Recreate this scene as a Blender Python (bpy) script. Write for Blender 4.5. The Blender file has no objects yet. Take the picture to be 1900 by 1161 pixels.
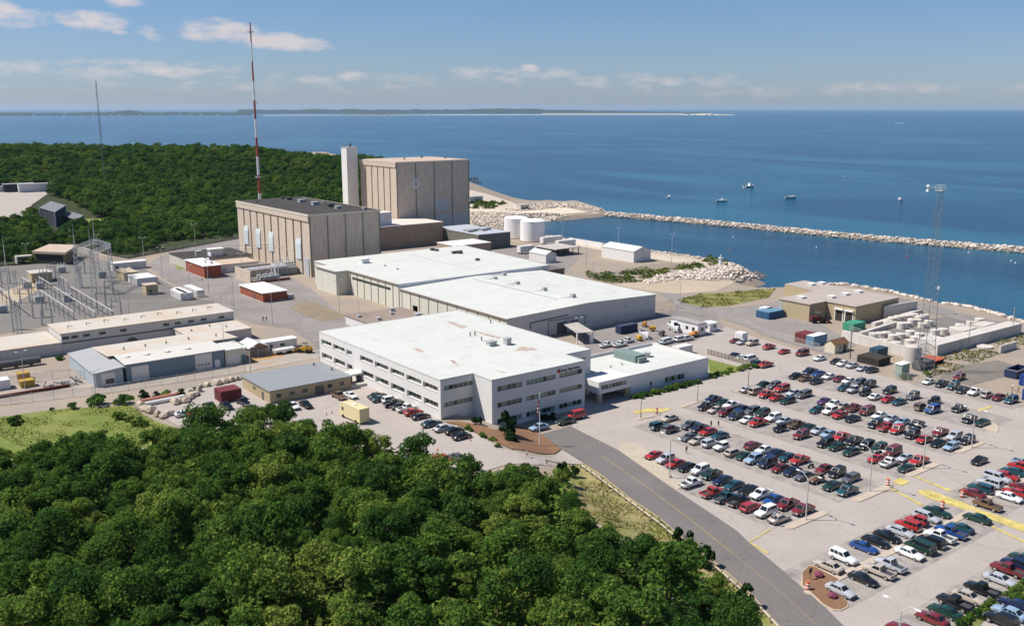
import bpy, bmesh, math, random
import numpy as np
from mathutils import Vector, Matrix, noise as mnoise
from mathutils.geometry import delaunay_2d_cdt, tessellate_polygon

# ------------------------------------------------------------------ camera, sky, sun, exposure
S = bpy.context.scene
COL = S.collection
rad = math.radians
EYE, PITCH, AZ, FPX = 73.0, 0.2116, 0.9167, 1770.0
cam = bpy.data.cameras.new('camera')
cam.sensor_width = 36.0
cam.lens = FPX / 1900 * 36
cam.clip_start, cam.clip_end = 1.0, 90000.0
camo = bpy.data.objects.new('camera', cam)
COL.objects.link(camo)
camo.location = (0, 0, EYE)
camo.rotation_euler = (math.pi / 2 - PITCH, 0, AZ - math.pi / 2)
S.camera = camo
S.view_settings.view_transform = 'Standard'
S.view_settings.look = 'None'
S.view_settings.exposure = 0.42
S.view_settings.gamma = 1.0
S.cycles.max_bounces = 6
S.cycles.diffuse_bounces = 3
S.cycles.glossy_bounces = 3
S.cycles.transparent_max_bounces = 12
S.cycles.volume_bounces = 1
S.cycles.use_fast_gi = False
try:
    S.cycles.use_denoising = True
except Exception:
    pass

SUN_EL = rad(54.0)
SDIR = Vector((0.793, -0.609, 0)).normalized()          # the way shadows fall on the ground
sl = bpy.data.lights.new('sun', 'SUN')
sl.energy = 4.5
sl.angle = rad(0.53)
sl.color = (1.0, 0.955, 0.88)
so = bpy.data.objects.new('sun', sl)
COL.objects.link(so)
ldir = Vector((SDIR.x * math.cos(SUN_EL), SDIR.y * math.cos(SUN_EL), -math.sin(SUN_EL)))
so.rotation_euler = ldir.to_track_quat('-Z', 'Y').to_euler()

W_ = bpy.data.worlds.new('World')
S.world = W_
W_.use_nodes = True
nt = W_.node_tree
bg = nt.nodes['Background']
SKY_STR = 0.060
bg.inputs['Strength'].default_value = SKY_STR
sky = nt.nodes.new('ShaderNodeTexSky')
sky.sky_type = 'NISHITA'
sky.sun_disc = False
sky.sun_elevation = SUN_EL
sky.sun_rotation = math.atan2(-SDIR.x, -SDIR.y)
sky.altitude = 70
sky.air_density = 1.0
sky.dust_density = 0.3
sky.ozone_density = 1.5


def nd(t, typ, **kw):
    n = t.nodes.new(typ)
    for k, v in kw.items():
        setattr(n, k, v)
    return n


def mth(t, op, a, b=None, c=None, clamp=False):
    n = t.nodes.new('ShaderNodeMath')
    n.operation = op
    n.use_clamp = clamp
    for i, v in enumerate((a, b, c)):
        if v is None:
            continue
        if isinstance(v, (int, float)):
            n.inputs[i].default_value = v
        else:
            t.links.new(v, n.inputs[i])
    return n.outputs[0]


# fair-weather clouds: real directions of the sky (azimuth from the view axis, elevation), broken up by noise
tc = nd(nt, 'ShaderNodeTexCoord')
sp = nd(nt, 'ShaderNodeSeparateXYZ')
nt.links.new(tc.outputs['Generated'], sp.inputs[0])
dx, dy, dz = sp.outputs[0], sp.outputs[1], sp.outputs[2]
hd = math.atan2(math.sin(AZ), math.cos(AZ))              # heading of the camera in the xy plane
fx, fy = math.cos(AZ), math.sin(AZ)
fwd = mth(nt, 'ADD', mth(nt, 'MULTIPLY', dx, fx), mth(nt, 'MULTIPLY', dy, fy))
rgt = mth(nt, 'ADD', mth(nt, 'MULTIPLY', dx, fy), mth(nt, 'MULTIPLY', dy, -fx))
az = mth(nt, 'ARCTAN2', rgt, fwd)
el = mth(nt, 'ARCSINE', dz)
cv = nd(nt, 'ShaderNodeCombineXYZ')
nt.links.new(mth(nt, 'MULTIPLY', az, 1.0), cv.inputs[0])
nt.links.new(mth(nt, 'MULTIPLY', el, 2.6), cv.inputs[1])
n1 = nd(nt, 'ShaderNodeTexNoise')
n1.inputs['Scale'].default_value = 26.0
n1.inputs['Detail'].default_value = 7.0
n1.inputs['Roughness'].default_value = 0.62
nt.links.new(cv.outputs[0], n1.inputs['Vector'])
CL = [(-0.485, 0.084, 0.055, 0.012, 1.0, -0.10), (-0.40, 0.078, 0.034, 0.010, 1.0, -.05), (-0.372, 0.101, 0.020, 0.011, 1.0, 0),
      (-0.378, 0.068, 0.010, 0.004, .85, 0), (-0.353, 0.069, 0.013, 0.008, .8, -.1), (-0.285, 0.0725, 0.035, 0.012, 1.1, 0),
      (-0.225, 0.063, 0.045, 0.009, 1.1, -.06), (-0.52, 0.113, 0.05, 0.005, .8, 0),
      (-0.38, 0.036, 0.15, 0.010, .72, 0), (-0.17, 0.030, 0.09, 0.008, .6, 0), (0.00, 0.033, 0.10, 0.010, .62, 0),
      (0.13, 0.027, 0.16, 0.010, .54, -.03), (0.3, 0.017, 0.22, 0.007, .5, 0), (-0.25, 0.020, 0.3, 0.007, .42, 0),
      (0.02, 0.038, 0.012, 0.006, .9, 0), (-0.46, 0.102, 0.004, 0.003, .5, 0)]
acc = None
for (a0, e0, sa, se, wt, sl_) in CL:
    ea = mth(nt, 'SUBTRACT', az, a0)
    u = mth(nt, 'DIVIDE', ea, sa)
    v = mth(nt, 'DIVIDE', mth(nt, 'SUBTRACT', mth(nt, 'SUBTRACT', el, e0), mth(nt, 'MULTIPLY', ea, sl_)), se)
    r2 = mth(nt, 'ADD', mth(nt, 'MULTIPLY', u, u), mth(nt, 'MULTIPLY', v, v))
    g = mth(nt, 'MULTIPLY', mth(nt, 'SUBTRACT', 1.0, mth(nt, 'MULTIPLY', r2, 0.55), clamp=True), wt)
    acc = g if acc is None else mth(nt, 'MAXIMUM', acc, g)
cl = mth(nt, 'ADD', acc, mth(nt, 'MULTIPLY', mth(nt, 'SUBTRACT', n1.outputs[0], 0.5), 2.6))
cl = mth(nt, 'MULTIPLY', mth(nt, 'SUBTRACT', cl, 0.36), 1.5, clamp=True)
cl = mth(nt, 'MULTIPLY', cl, mth(nt, 'MULTIPLY', acc, 1.6, clamp=True))
cl = mth(nt, 'MULTIPLY', cl, 0.78, clamp=True)
mx = nd(nt, 'ShaderNodeMix', data_type='RGBA')
nt.links.new(cl, mx.inputs['Factor'])
# tint painted over the sky colour by elevation, less yellow near the horizon
gr = nd(nt, 'ShaderNodeMapRange')
gr.inputs['From Min'].default_value = 0.0
gr.inputs['From Max'].default_value = 0.20
nt.links.new(el, gr.inputs['Value'])
tn_ = nd(nt, 'ShaderNodeMix', data_type='RGBA')
nt.links.new(gr.outputs[0], tn_.inputs['Factor'])
tn_.inputs[6].default_value = (0.69, 0.84, 1.28, 1)
tn_.inputs[7].default_value = (0.66, 0.90, 1.15, 1)
tm_ = nd(nt, 'ShaderNodeMix', data_type='RGBA', blend_type='MULTIPLY')
tm_.inputs['Factor'].default_value = 1.0
nt.links.new(sky.outputs[0], tm_.inputs[6])
nt.links.new(tn_.outputs[2], tm_.inputs[7])
nt.links.new(tm_.outputs[2], mx.inputs[6])
mx.inputs[7].default_value = (9.4, 8.4, 8.3, 1)
nt.links.new(mx.outputs[2], bg.inputs['Color'])

# ------------------------------------------------------------------ projection of photo pixels on the ground
cP, sP = math.cos(PITCH), math.sin(PITCH)
BX, BY = math.sin(AZ), math.cos(AZ)


def ray(px, py):
    u, v = (px - 950) / FPX, (580.5 - py) / FPX
    rx, ry, rz = u, cP + v * sP, -sP + v * cP
    return rx * BX + ry * BY, -rx * BY + ry * BX, rz


def W0(px, py, z=0.0):
    dx, dy, dz = ray(px, py)
    t = (z - EYE) / dz
    return dx * t, dy * t


def sst(t):
    t = np.clip(t, 0, 1)
    return t * t * (3 - 2 * t)


SEA = -6.0
RU = [-700, -200, 0, 80, 165, 284, 400, 477, 545, 632, 690, 760, 860, 960]
RSKY = [240, 243, 246, 249, 255, 258, 263, 276, 283, 288, 293, 305, 335, 372]
RD = [1050, 1030, 1000, 990, 960, 930, 900, 870, 840, 800, 790, 780, 760, 700]
RD0 = [470, 480, 500, 510, 520, 540, 560, 570, 585, 600, 610, 620, 640, 650]
RZ = [EYE - d * (y - 200.2) / FPX * 0.985 - 8.5 for y, d in zip(RSKY, RD)]

SHORE_PX = [(2250, 700), (2050, 640), (1960, 612), (1893, 591), (1826, 574), (1767, 566), (1679, 546), (1605, 534), (1572, 527), (1500, 530),
            (1454, 529), (1414, 534), (1385, 522), (1400, 520), (1428, 512), (1406, 500), (1347, 483), (1274, 472), (1203, 463), (1105, 449), (1045, 440),
            (1012, 435), (985, 425), (960, 421), (985, 415), (1009, 411), (1061, 408), (1123, 402), (1133, 399), (1128, 393), (1112, 388), (1081, 379), (1037, 378),
            (988, 378), (965, 375), (934, 367), (903, 356), (867, 349), (800, 332)]


def shore_pt(i, px, py):
    if i > 21:
        return W0(px, py, SEA)
    x, y = W0(px, py, -0.6)                             # the near bank: its crest is what the eye meets
    k = 1 + 9.6 / math.hypot(x, y)
    return x * k, y * k


SHORE = [shore_pt(i, px, py) for i, (px, py) in enumerate(SHORE_PX)] + [(640, 1050), (760, 1500), (700, 2600), (-1400, 2400), (-1500, -500), (700, -500)]
_P = np.array(SHORE)
_Q = np.roll(_P, -1, axis=0)


def shore_sd(x, y):
    x, y = np.asarray(x, float), np.asarray(y, float)
    best = np.full(x.shape, 1e18)
    inside = np.zeros(x.shape, bool)
    for (ax, ay), (bx, by) in zip(_P, _Q):
        ex, ey = bx - ax, by - ay
        t = np.clip(((x - ax) * ex + (y - ay) * ey) / (ex * ex + ey * ey), 0, 1)
        d = (x - ax - t * ex) ** 2 + (y - ay - t * ey) ** 2
        best = np.minimum(best, d)
        c = ((ay > y) != (by > y)) & (x < (bx - ax) * (y - ay) / ((by - ay) if by != ay else 1e-9) + ax)
        inside ^= c
    return np.where(inside, 1, -1) * np.sqrt(best)


def hgt(x, y):
    x, y = np.asarray(x, float), np.asarray(y, float)
    xr = 131.0 + np.clip(y - 160.3, -120, 5) * 0.288
    up = sst((xr - 1.0 - x) / 12.0) * sst((259.0 - y) / 20.0)
    z = 2.5 * up
    z = z + 3.0 * sst((95 - x - (y - 100) * 0.15) / 60.0) * sst((205 - y) / 50.0)
    # wooded hill
    f = x * BY + y * BX
    r = x * BX - y * BY
    D = np.sqrt(x * x + y * y)
    u = 950 + FPX / cP * r / np.maximum(f, 1.0)
    u = np.where(f < 1, -700, u)
    d0, d1, zr = np.interp(u, RU, RD0), np.interp(u, RU, RD), np.interp(u, RU, RZ)
    s = (D - d0) / (d1 - d0)
    hill = np.where(s < 1, zr * sst(np.clip(s, 0, 1) * 0.5 + 0.0) * 2, zr * (1 - sst((D - d1) / 420.0)) + 0)
    hill = np.where(s <= 0, 0, hill)
    wob = np.sin(x * 0.021 + 1.3) * np.sin(y * 0.017) * 3.0 + np.sin(x * 0.05) * np.sin(y * 0.043 + 2) * 1.2
    z = z + hill + wob * np.clip(hill / 20.0, 0, 1)
    sd = shore_sd(x, y)
    z = np.minimum(z, SEA - 0.6 + np.clip(sd, -30, 60) * 0.62)
    return z


def h1(x, y):
    return float(hgt(np.array([x]), np.array([y]))[0])


def at(px, py, dz=0.0):
    z = 0.0
    for _ in range(12):
        x, y = W0(px, py, z + dz)
        g_ = max(h1(x, y), SEA)
        z = 0.5 * z + 0.5 * g_ if _ > 2 else g_
    return Vector((x, y, z))


# ------------------------------------------------------------------ materials
MATS = {}


def mat(name, col, rough=0.85, var=0.18, scale=0.25, fine=0.10, fscale=6.0, metal=0.0, coat=0.0, spec=0.3, col2=None, bump=0.0, bscale=4.0, crack=0.0, isl=0.0, wet=None, seam=0.0):
    if name in MATS:
        return MATS[name]
    m = bpy.data.materials.new(name)
    m.use_nodes = True
    t = m.node_tree
    b = t.nodes['Principled BSDF']
    b.inputs['Roughness'].default_value = rough
    b.inputs['Metallic'].default_value = metal
    b.inputs['Specular IOR Level'].default_value = spec
    if coat:
        b.inputs['Coat Weight'].default_value = coat
        b.inputs['Coat Roughness'].default_value = 0.08
    g = nd(t, 'ShaderNodeNewGeometry')
    a = nd(t, 'ShaderNodeTexNoise')
    a.inputs['Scale'].default_value = scale
    a.inputs['Detail'].default_value = 5
    a.inputs['Roughness'].default_value = 0.6
    t.links.new(g.outputs['Position'], a.inputs['Vector'])
    f = nd(t, 'ShaderNodeTexNoise')
    f.inputs['Scale'].default_value = fscale
    f.inputs['Detail'].default_value = 2
    t.links.new(g.outputs['Position'], f.inputs['Vector'])
    k = mth(t, 'ADD', mth(t, 'MULTIPLY', mth(t, 'SUBTRACT', a.outputs[0], 0.5), 2.6 * var), 1.0)
    k = mth(t, 'ADD', k, mth(t, 'MULTIPLY', mth(t, 'SUBTRACT', f.outputs[0], 0.5), 2.6 * fine))
    if crack:
        vo = nd(t, 'ShaderNodeTexVoronoi', feature='DISTANCE_TO_EDGE')
        vo.inputs['Scale'].default_value = 0.085
        wv = nd(t, 'ShaderNodeVectorMath', operation='MULTIPLY_ADD')
        t.links.new(a.outputs['Color'], wv.inputs[0])
        wv.inputs[1].default_value = (7, 7, 0)
        t.links.new(g.outputs['Position'], wv.inputs[2])
        t.links.new(wv.outputs[0], vo.inputs['Vector'])
        k = mth(t, 'SUBTRACT', k, mth(t, 'MULTIPLY', mth(t, 'LESS_THAN', vo.outputs[0], 0.010), crack))
        s2 = nd(t, 'ShaderNodeTexNoise')
        s2.inputs['Scale'].default_value = 0.045
        s2.inputs['Detail'].default_value = 3
        t.links.new(g.outputs['Position'], s2.inputs['Vector'])
        k = mth(t, 'SUBTRACT', k, mth(t, 'MULTIPLY', mth(t, 'MULTIPLY', mth(t, 'SUBTRACT', s2.outputs[0], 0.52), 6.0, clamp=True), crack * .45))
    if seam:
        sq = nd(t, 'ShaderNodeSeparateXYZ')
        t.links.new(g.outputs['Position'], sq.inputs[0])
        l_ = mth(t, 'LESS_THAN', mth(t, 'FRACT', mth(t, 'DIVIDE', sq.outputs[1], 6.1)), .035)
        l2 = mth(t, 'LESS_THAN', mth(t, 'FRACT', mth(t, 'DIVIDE', sq.outputs[0], 15.3)), .012)
        k = mth(t, 'SUBTRACT', k, mth(t, 'MULTIPLY', mth(t, 'MAXIMUM', l_, l2), seam))
        pn = nd(t, 'ShaderNodeTexNoise')
        pn.inputs['Scale'].default_value = 0.16
        pn.inputs['Detail'].default_value = 4
        t.links.new(g.outputs['Position'], pn.inputs['Vector'])
        k = mth(t, 'SUBTRACT', k, mth(t, 'MULTIPLY', mth(t, 'MULTIPLY', mth(t, 'SUBTRACT', pn.outputs[0], 0.56), 8.0, clamp=True), seam))
    if isl:
        k = mth(t, 'MULTIPLY', k, mth(t, 'ADD', 1 - isl * .62, mth(t, 'MULTIPLY', g.outputs['Random Per Island'], isl)))
    if wet is not None:
        sz_ = nd(t, 'ShaderNodeSeparateXYZ')
        t.links.new(g.outputs['Position'], sz_.inputs[0])
        k = mth(t, 'MULTIPLY', k, mth(t, 'ADD', .34, mth(t, 'MULTIPLY', mth(t, 'SUBTRACT', sz_.outputs[2], wet), .9, clamp=True)))
    if col2 is not None:
        mxc = nd(t, 'ShaderNodeMix', data_type='RGBA')
        mxc.inputs[6].default_value = (*col, 1)
        mxc.inputs[7].default_value = (*col2, 1)
        ff = mth(t, 'MULTIPLY', mth(t, 'SUBTRACT', a.outputs[0], 0.42), 5.0, clamp=True)
        t.links.new(ff, mxc.inputs['Factor'])
        src = mxc.outputs[2]
    else:
        rgb = nd(t, 'ShaderNodeRGB')
        rgb.outputs[0].default_value = (*col, 1)
        src = rgb.outputs[0]
    vm = nd(t, 'ShaderNodeVectorMath', operation='SCALE')
    t.links.new(src, vm.inputs[0])
    t.links.new(k, vm.inputs['Scale'])
    t.links.new(vm.outputs[0], b.inputs['Base Color'])
    if bump:
        bn = nd(t, 'ShaderNodeTexNoise')
        bn.inputs['Scale'].default_value = bscale
        bn.inputs['Detail'].default_value = 4
        t.links.new(g.outputs['Position'], bn.inputs['Vector'])
        bp = nd(t, 'ShaderNodeBump')
        bp.inputs['Strength'].default_value = bump
        bp.inputs['Distance'].default_value = 0.5
        t.links.new(bn.outputs[0], bp.inputs['Height'])
        t.links.new(bp.outputs[0], b.inputs['Normal'])
    MATS[name] = m
    return m


def rib_mat(name, col, pitch=1.0, depth=0.12, horiz=0.0, rough=0.7, var=0.10, stain=0.0, gap=0.08):
    """painted siding or precast panels: vertical joints every `pitch` m, optional horizontal joints"""
    if name in MATS:
        return MATS[name]
    m = bpy.data.materials.new(name)
    m.use_nodes = True
    t = m.node_tree
    b = t.nodes['Principled BSDF']
    b.inputs['Roughness'].default_value = rough
    b.inputs['Specular IOR Level'].default_value = 0.25
    g = nd(t, 'ShaderNodeNewGeometry')
    s = nd(t, 'ShaderNodeSeparateXYZ')
    t.links.new(g.outputs['Position'], s.inputs[0])
    u = mth(t, 'ADD', s.outputs[0], s.outputs[1])
    fr = mth(t, 'FRACT', mth(t, 'DIVIDE', u, pitch))
    line = mth(t, 'LESS_THAN', fr, gap)
    if horiz:
        fr2 = mth(t, 'FRACT', mth(t, 'DIVIDE', s.outputs[2], horiz))
        line = mth(t, 'MAXIMUM', line, mth(t, 'LESS_THAN', fr2, gap * pitch / horiz))
    # streaks of weather running down
    cvv = nd(t, 'ShaderNodeCombineXYZ')
    t.links.new(mth(t, 'MULTIPLY', u, 1.2), cvv.inputs[0])
    t.links.new(mth(t, 'MULTIPLY', s.outputs[2], 0.12), cvv.inputs[1])
    a = nd(t, 'ShaderNodeTexNoise')
    a.inputs['Scale'].default_value = 1.0
    a.inputs['Detail'].default_value = 5
    t.links.new(cvv.outputs[0], a.inputs['Vector'])
    k = mth(t, 'ADD', 1.0, mth(t, 'MULTIPLY', mth(t, 'SUBTRACT', a.outputs[0], 0.5), 2.4 * (var + stain)))
    k = mth(t, 'SUBTRACT', k, mth(t, 'MULTIPLY', line, depth))
    rgb = nd(t, 'ShaderNodeRGB')
    rgb.outputs[0].default_value = (*col, 1)
    vm = nd(t, 'ShaderNodeVectorMath', operation='SCALE')
    t.links.new(rgb.outputs[0], vm.inputs[0])
    t.links.new(k, vm.inputs['Scale'])
    t.links.new(vm.outputs[0], b.inputs['Base Color'])
    MATS[name] = m
    return m


def leaf_mat(name, cols, trans=0.35):
    m = bpy.data.materials.new(name)
    m.use_nodes = True
    t = m.node_tree
    t.nodes.remove(t.nodes['Principled BSDF'])
    out = t.nodes['Material Output']
    oi = nd(t, 'ShaderNodeObjectInfo')
    g = nd(t, 'ShaderNodeNewGeometry')
    a = nd(t, 'ShaderNodeTexNoise')
    a.inputs['Scale'].default_value = 0.045
    a.inputs['Detail'].default_value = 4
    t.links.new(g.outputs['Position'], a.inputs['Vector'])
    f2 = nd(t, 'ShaderNodeTexNoise')
    f2.inputs['Scale'].default_value = 0.9
    f2.inputs['Detail'].default_value = 2
    t.links.new(g.outputs['Position'], f2.inputs['Vector'])
    r = nd(t, 'ShaderNodeValToRGB')
    e = r.color_ramp.elements
    e[0].color = (*cols[0], 1)
    e[0].position = 0.15
    e[1].color = (*cols[-1], 1)
    e[1].position = 0.95
    for i, c in enumerate(cols[1:-1]):
        q = e.new(0.15 + 0.8 * (i + 1) / (len(cols) - 1))
        q.color = (*c, 1)
    v = mth(t, 'ADD', mth(t, 'MULTIPLY', oi.outputs['Random'], 0.5), mth(t, 'MULTIPLY', mth(t, 'SUBTRACT', a.outputs[0], 0.5), 1.3))
    v = mth(t, 'ADD', v, mth(t, 'MULTIPLY', mth(t, 'SUBTRACT', f2.outputs[0], 0.5), 0.9))
    v = mth(t, 'ADD', v, mth(t, 'SUBTRACT', mth(t, 'MULTIPLY', g.outputs['Random Per Island'], 0.45), 0.02))
    t.links.new(v, r.inputs[0])
    d = nd(t, 'ShaderNodeBsdfDiffuse')
    tr = nd(t, 'ShaderNodeBsdfTranslucent')
    t.links.new(r.outputs[0], d.inputs[0])
    t.links.new(r.outputs[0], tr.inputs[0])
    ms = nd(t, 'ShaderNodeMixShader')
    ms.inputs[0].default_value = trans
    t.links.new(d.outputs[0], ms.inputs[1])
    t.links.new(tr.outputs[0], ms.inputs[2])
    t.links.new(ms.outputs[0], out.inputs['Surface'])
    MATS[name] = m
    return m


# ------------------------------------------------------------------ mesh helpers
def me_from(name, verts, faces, mats=(), midx=None, smooth=False):
    me = bpy.data.meshes.new(name)
    me.from_pydata([tuple(v) for v in verts], [], faces)
    for m in mats:
        me.materials.append(m)
    if midx is not None:
        me.polygons.foreach_set('material_index', midx)
    if smooth:
        me.polygons.foreach_set('use_smooth', [True] * len(me.polygons))
    me.update()
    return me


def quads_mesh(name, Q, mats):
    """Q: (n,4,3) array of loose quads"""
    n = len(Q)
    me = bpy.data.meshes.new(name)
    me.vertices.add(n * 4)
    me.vertices.foreach_set('co', np.ascontiguousarray(Q, np.float32).reshape(-1))
    me.loops.add(n * 4)
    me.loops.foreach_set('vertex_index', np.arange(n * 4, dtype=np.int32))
    me.polygons.add(n)
    me.polygons.foreach_set('loop_start', np.arange(0, n * 4, 4, dtype=np.int32))
    me.polygons.foreach_set('loop_total', np.full(n, 4, np.int32))
    for m in mats:
        me.materials.append(m)
    me.update(calc_edges=True)
    return me


def link(name, me, parent=None, loc=None):
    o = bpy.data.objects.new(name, me)
    COL.objects.link(o)
    if parent is not None:
        o.parent = parent
    if loc is not None:
        o.location = loc
    return o


def tag(o, label=None, cat=None, group=None, kind=None):
    if label:
        o['label'] = label
    if cat:
        o['category'] = cat
    if group:
        o['group'] = group
    if kind:
        o['kind'] = kind
    return o


def thing(name, label, cat, loc=(0, 0, 0), rz=0.0, group=None):
    o = bpy.data.objects.new(name, None)
    o.empty_display_size = 0.5
    COL.objects.link(o)
    o.location = loc
    o.rotation_euler = (0, 0, rz)
    return tag(o, label, cat, group)


def copy_tree(o, parent=None):
    c = o.copy()
    COL.objects.link(c)
    if parent is not None:
        c.parent = parent
    for ch in list(KIDS.get(o.name, ())):
        copy_tree(ch, c)
    return c


KIDS = {}


class MB:
    """collects faces in world (or thing-local) coordinates and links them as ONE mesh"""

    def __init__(s):
        s.v, s.f, s.m = [], [], []

    def add(s, vs, fs, m=0):
        o = len(s.v)
        s.v += [tuple(v) for v in vs]
        s.f += [[i + o for i in f] for f in fs]
        s.m += [m] * len(fs)
        return s

    def quad(s, a, b, c, d, m=0):
        return s.add([a, b, c, d], [[0, 1, 2, 3]], m)

    def box(s, x0, x1, y0, y1, z0, z1, m=0):
        return s.add([(x0, y0, z0), (x1, y0, z0), (x1, y1, z0), (x0, y1, z0), (x0, y0, z1), (x1, y0, z1), (x1, y1, z1), (x0, y1, z1)],
                     [[0, 3, 2, 1], [4, 5, 6, 7], [0, 1, 5, 4], [1, 2, 6, 5], [2, 3, 7, 6], [3, 0, 4, 7]], m)

    def obox(s, c, hx, hy, z0, z1, ang, m=0):
        ca, sa = math.cos(ang), math.sin(ang)
        P = [(c[0] + a * hx * ca - b * hy * sa, c[1] + a * hx * sa + b * hy * ca) for a, b in ((-1, -1), (1, -1), (1, 1), (-1, 1))]
        return s.prism(P, z0, z1, m)

    def prism(s, poly, z0, z1, m=0, bottom=True):
        n = len(poly)
        ar = sum(poly[i][0] * poly[(i + 1) % n][1] - poly[(i + 1) % n][0] * poly[i][1] for i in range(n))
        if ar < 0:
            poly = poly[::-1]
        vs = [(p[0], p[1], z0) for p in poly] + [(p[0], p[1], z1) for p in poly]
        fs = [[i, (i + 1) % n, n + (i + 1) % n, n + i] for i in range(n)]
        fs.append(list(range(n, 2 * n)))
        if bottom:
            fs.append(list(range(n - 1, -1, -1)))
        return s.add(vs, fs, m)

    def walls(s, poly, z0, z1, m=0):
        n = len(poly)
        ar = sum(poly[i][0] * poly[(i + 1) % n][1] - poly[(i + 1) % n][0] * poly[i][1] for i in range(n))
        if ar < 0:
            poly = poly[::-1]
        vs = [(p[0], p[1], z0) for p in poly] + [(p[0], p[1], z1) for p in poly]
        return s.add(vs, [[i, (i + 1) % n, n + (i + 1) % n, n + i] for i in range(n)], m)

    def cyl(s, x, y, z0, z1, r, n=12, r2=None, m=0, cap=True):
        r2 = r if r2 is None else r2
        vs = [(x + r * math.cos(2 * math.pi * i / n), y + r * math.sin(2 * math.pi * i / n), z0) for i in range(n)]
        vs += [(x + r2 * math.cos(2 * math.pi * i / n), y + r2 * math.sin(2 * math.pi * i / n), z1) for i in range(n)]
        fs = [[i, (i + 1) % n, n + (i + 1) % n, n + i] for i in range(n)]
        if cap:
            fs += [list(range(n, 2 * n)), list(range(n - 1, -1, -1))]
        return s.add(vs, fs, m)

    def tube(s, p, q, r, n=5, r2=None, m=0):
        p, q = Vector(p), Vector(q)
        d = (q - p)
        if d.length < 1e-6:
            return s
        r2 = r if r2 is None else r2
        a = d.orthogonal().normalized()
        b = d.normalized().cross(a)
        vs = []
        for c, rr in ((p, r), (q, r2)):
            for i in range(n):
                t = 2 * math.pi * i / n
                vs.append(c + a * (rr * math.cos(t)) + b * (rr * math.sin(t)))
        fs = [[i, (i + 1) % n, n + (i + 1) % n, n + i] for i in range(n)] + [list(range(n, 2 * n)), list(range(n - 1, -1, -1))]
        return s.add(vs, fs, m)

    def path(s, pts, r, n=5, m=0):
        for a, b in zip(pts, pts[1:]):
            s.tube(a, b, r, n, m=m)
        return s

    def ball(s, c, rx, ry, rz, seg=8, ring=5, m=0, jit=0.0, rnd=None):
        vs = [(c[0], c[1], c[2] - rz)]
        for j in range(1, ring):
            ph = -math.pi / 2 + math.pi * j / ring
            for i in range(seg):
                t = 2 * math.pi * i / seg
                k = 1 + (rnd.uniform(-jit, jit) if rnd else 0)
                vs.append((c[0] + k * rx * math.cos(ph) * math.cos(t), c[1] + k * ry * math.cos(ph) * math.sin(t), c[2] + k * rz * math.sin(ph)))
        vs.append((c[0], c[1], c[2] + rz))
        fs = [[0, 1 + (i + 1) % seg, 1 + i] for i in range(seg)]
        for j in range(ring - 2):
            for i in range(seg):
                a = 1 + j * seg
                fs.append([a + i, a + (i + 1) % seg, a + seg + (i + 1) % seg, a + seg + i])
        t = len(vs) - 1
        a = 1 + (ring - 2) * seg
        fs += [[a + i, a + (i + 1) % seg, t] for i in range(seg)]
        return s.add(vs, fs, m)

    def facade(s, p0, ud, w, z0, z1, ops=(), depth=0.25, m=0):
        """wall face from p0 along unit ud (outside on the right of ud), with recessed openings (u0,u1,z0,z1)"""
        ux, uy = ud
        nx, ny = uy, -ux
        us = sorted({0.0, w, *[o[0] for o in ops], *[o[1] for o in ops]})
        zs = sorted({z0, z1, *[o[2] for o in ops], *[o[3] for o in ops]})
        P = lambda u, z, d=0.0: (p0[0] + ux * u - nx * d, p0[1] + uy * u - ny * d, z)
        for ua, ub in zip(us, us[1:]):
            for za, zb in zip(zs, zs[1:]):
                cu, cz = (ua + ub) / 2, (za + zb) / 2
                if any(o[0] < cu < o[1] and o[2] < cz < o[3] for o in ops):
                    continue
                s.quad(P(ua, za), P(ub, za), P(ub, zb), P(ua, zb), m)
        for (a, b, c, d) in ops:
            s.quad(P(a, c), P(a, d), P(a, d, depth), P(a, c, depth), m)
            s.quad(P(b, d), P(b, c), P(b, c, depth), P(b, d, depth), m)
            s.quad(P(a, c), P(a, c, depth), P(b, c, depth), P(b, c), m)
            s.quad(P(a, d, depth), P(a, d), P(b, d), P(b, d, depth), m)
        return s

    def gable(s, x0, x1, y0, y1, z0, z1, zr, axis='x', m=0, mr=None, over=0.25):
        """walls with gable ends; roof slabs as second material index mr"""
        mr = m if mr is None else mr
        if axis == 'x':
            ym = (y0 + y1) / 2
            vs = [(x0, y0, z0), (x1, y0, z0), (x1, y1, z0), (x0, y1, z0), (x0, y0, z1), (x1, y0, z1), (x1, y1, z1), (x0, y1, z1), (x0, ym, zr), (x1, ym, zr)]
            s.add(vs, [[0, 1, 5, 4], [1, 2, 6, 9, 5], [2, 3, 7, 6], [3, 0, 4, 8, 7]], m)
            k = over * (zr - z1) / ((y1 - y0) / 2)
            for (ya, s_) in ((y0, -1), (y1, 1)):
                A = [(x0 - over, ya + s_ * over, z1 - k + 0.03), (x1 + over, ya + s_ * over, z1 - k + 0.03), (x1 + over, ym, zr + 0.03), (x0 - over, ym, zr + 0.03)]
                s._slab(A, 0.14, mr)
        else:
            xm = (x0 + x1) / 2
            vs = [(x0, y0, z0), (x1, y0, z0), (x1, y1, z0), (x0, y1, z0), (x0, y0, z1), (x1, y0, z1), (x1, y1, z1), (x0, y1, z1), (xm, y0, zr), (xm, y1, zr)]
            s.add(vs, [[0, 1, 5, 8, 4], [1, 2, 6, 5], [2, 3, 7, 9, 6], [3, 0, 4, 7]], m)
            k = over * (zr - z1) / ((x1 - x0) / 2)
            for (xa, s_) in ((x0, -1), (x1, 1)):
                A = [(xa + s_ * over, y0 - over, z1 - k + 0.03), (xa + s_ * over, y1 + over, z1 - k + 0.03), (xm, y1 + over, zr + 0.03), (xm, y0 - over, zr + 0.03)]
                s._slab(A, 0.14, mr)
        return s

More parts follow.
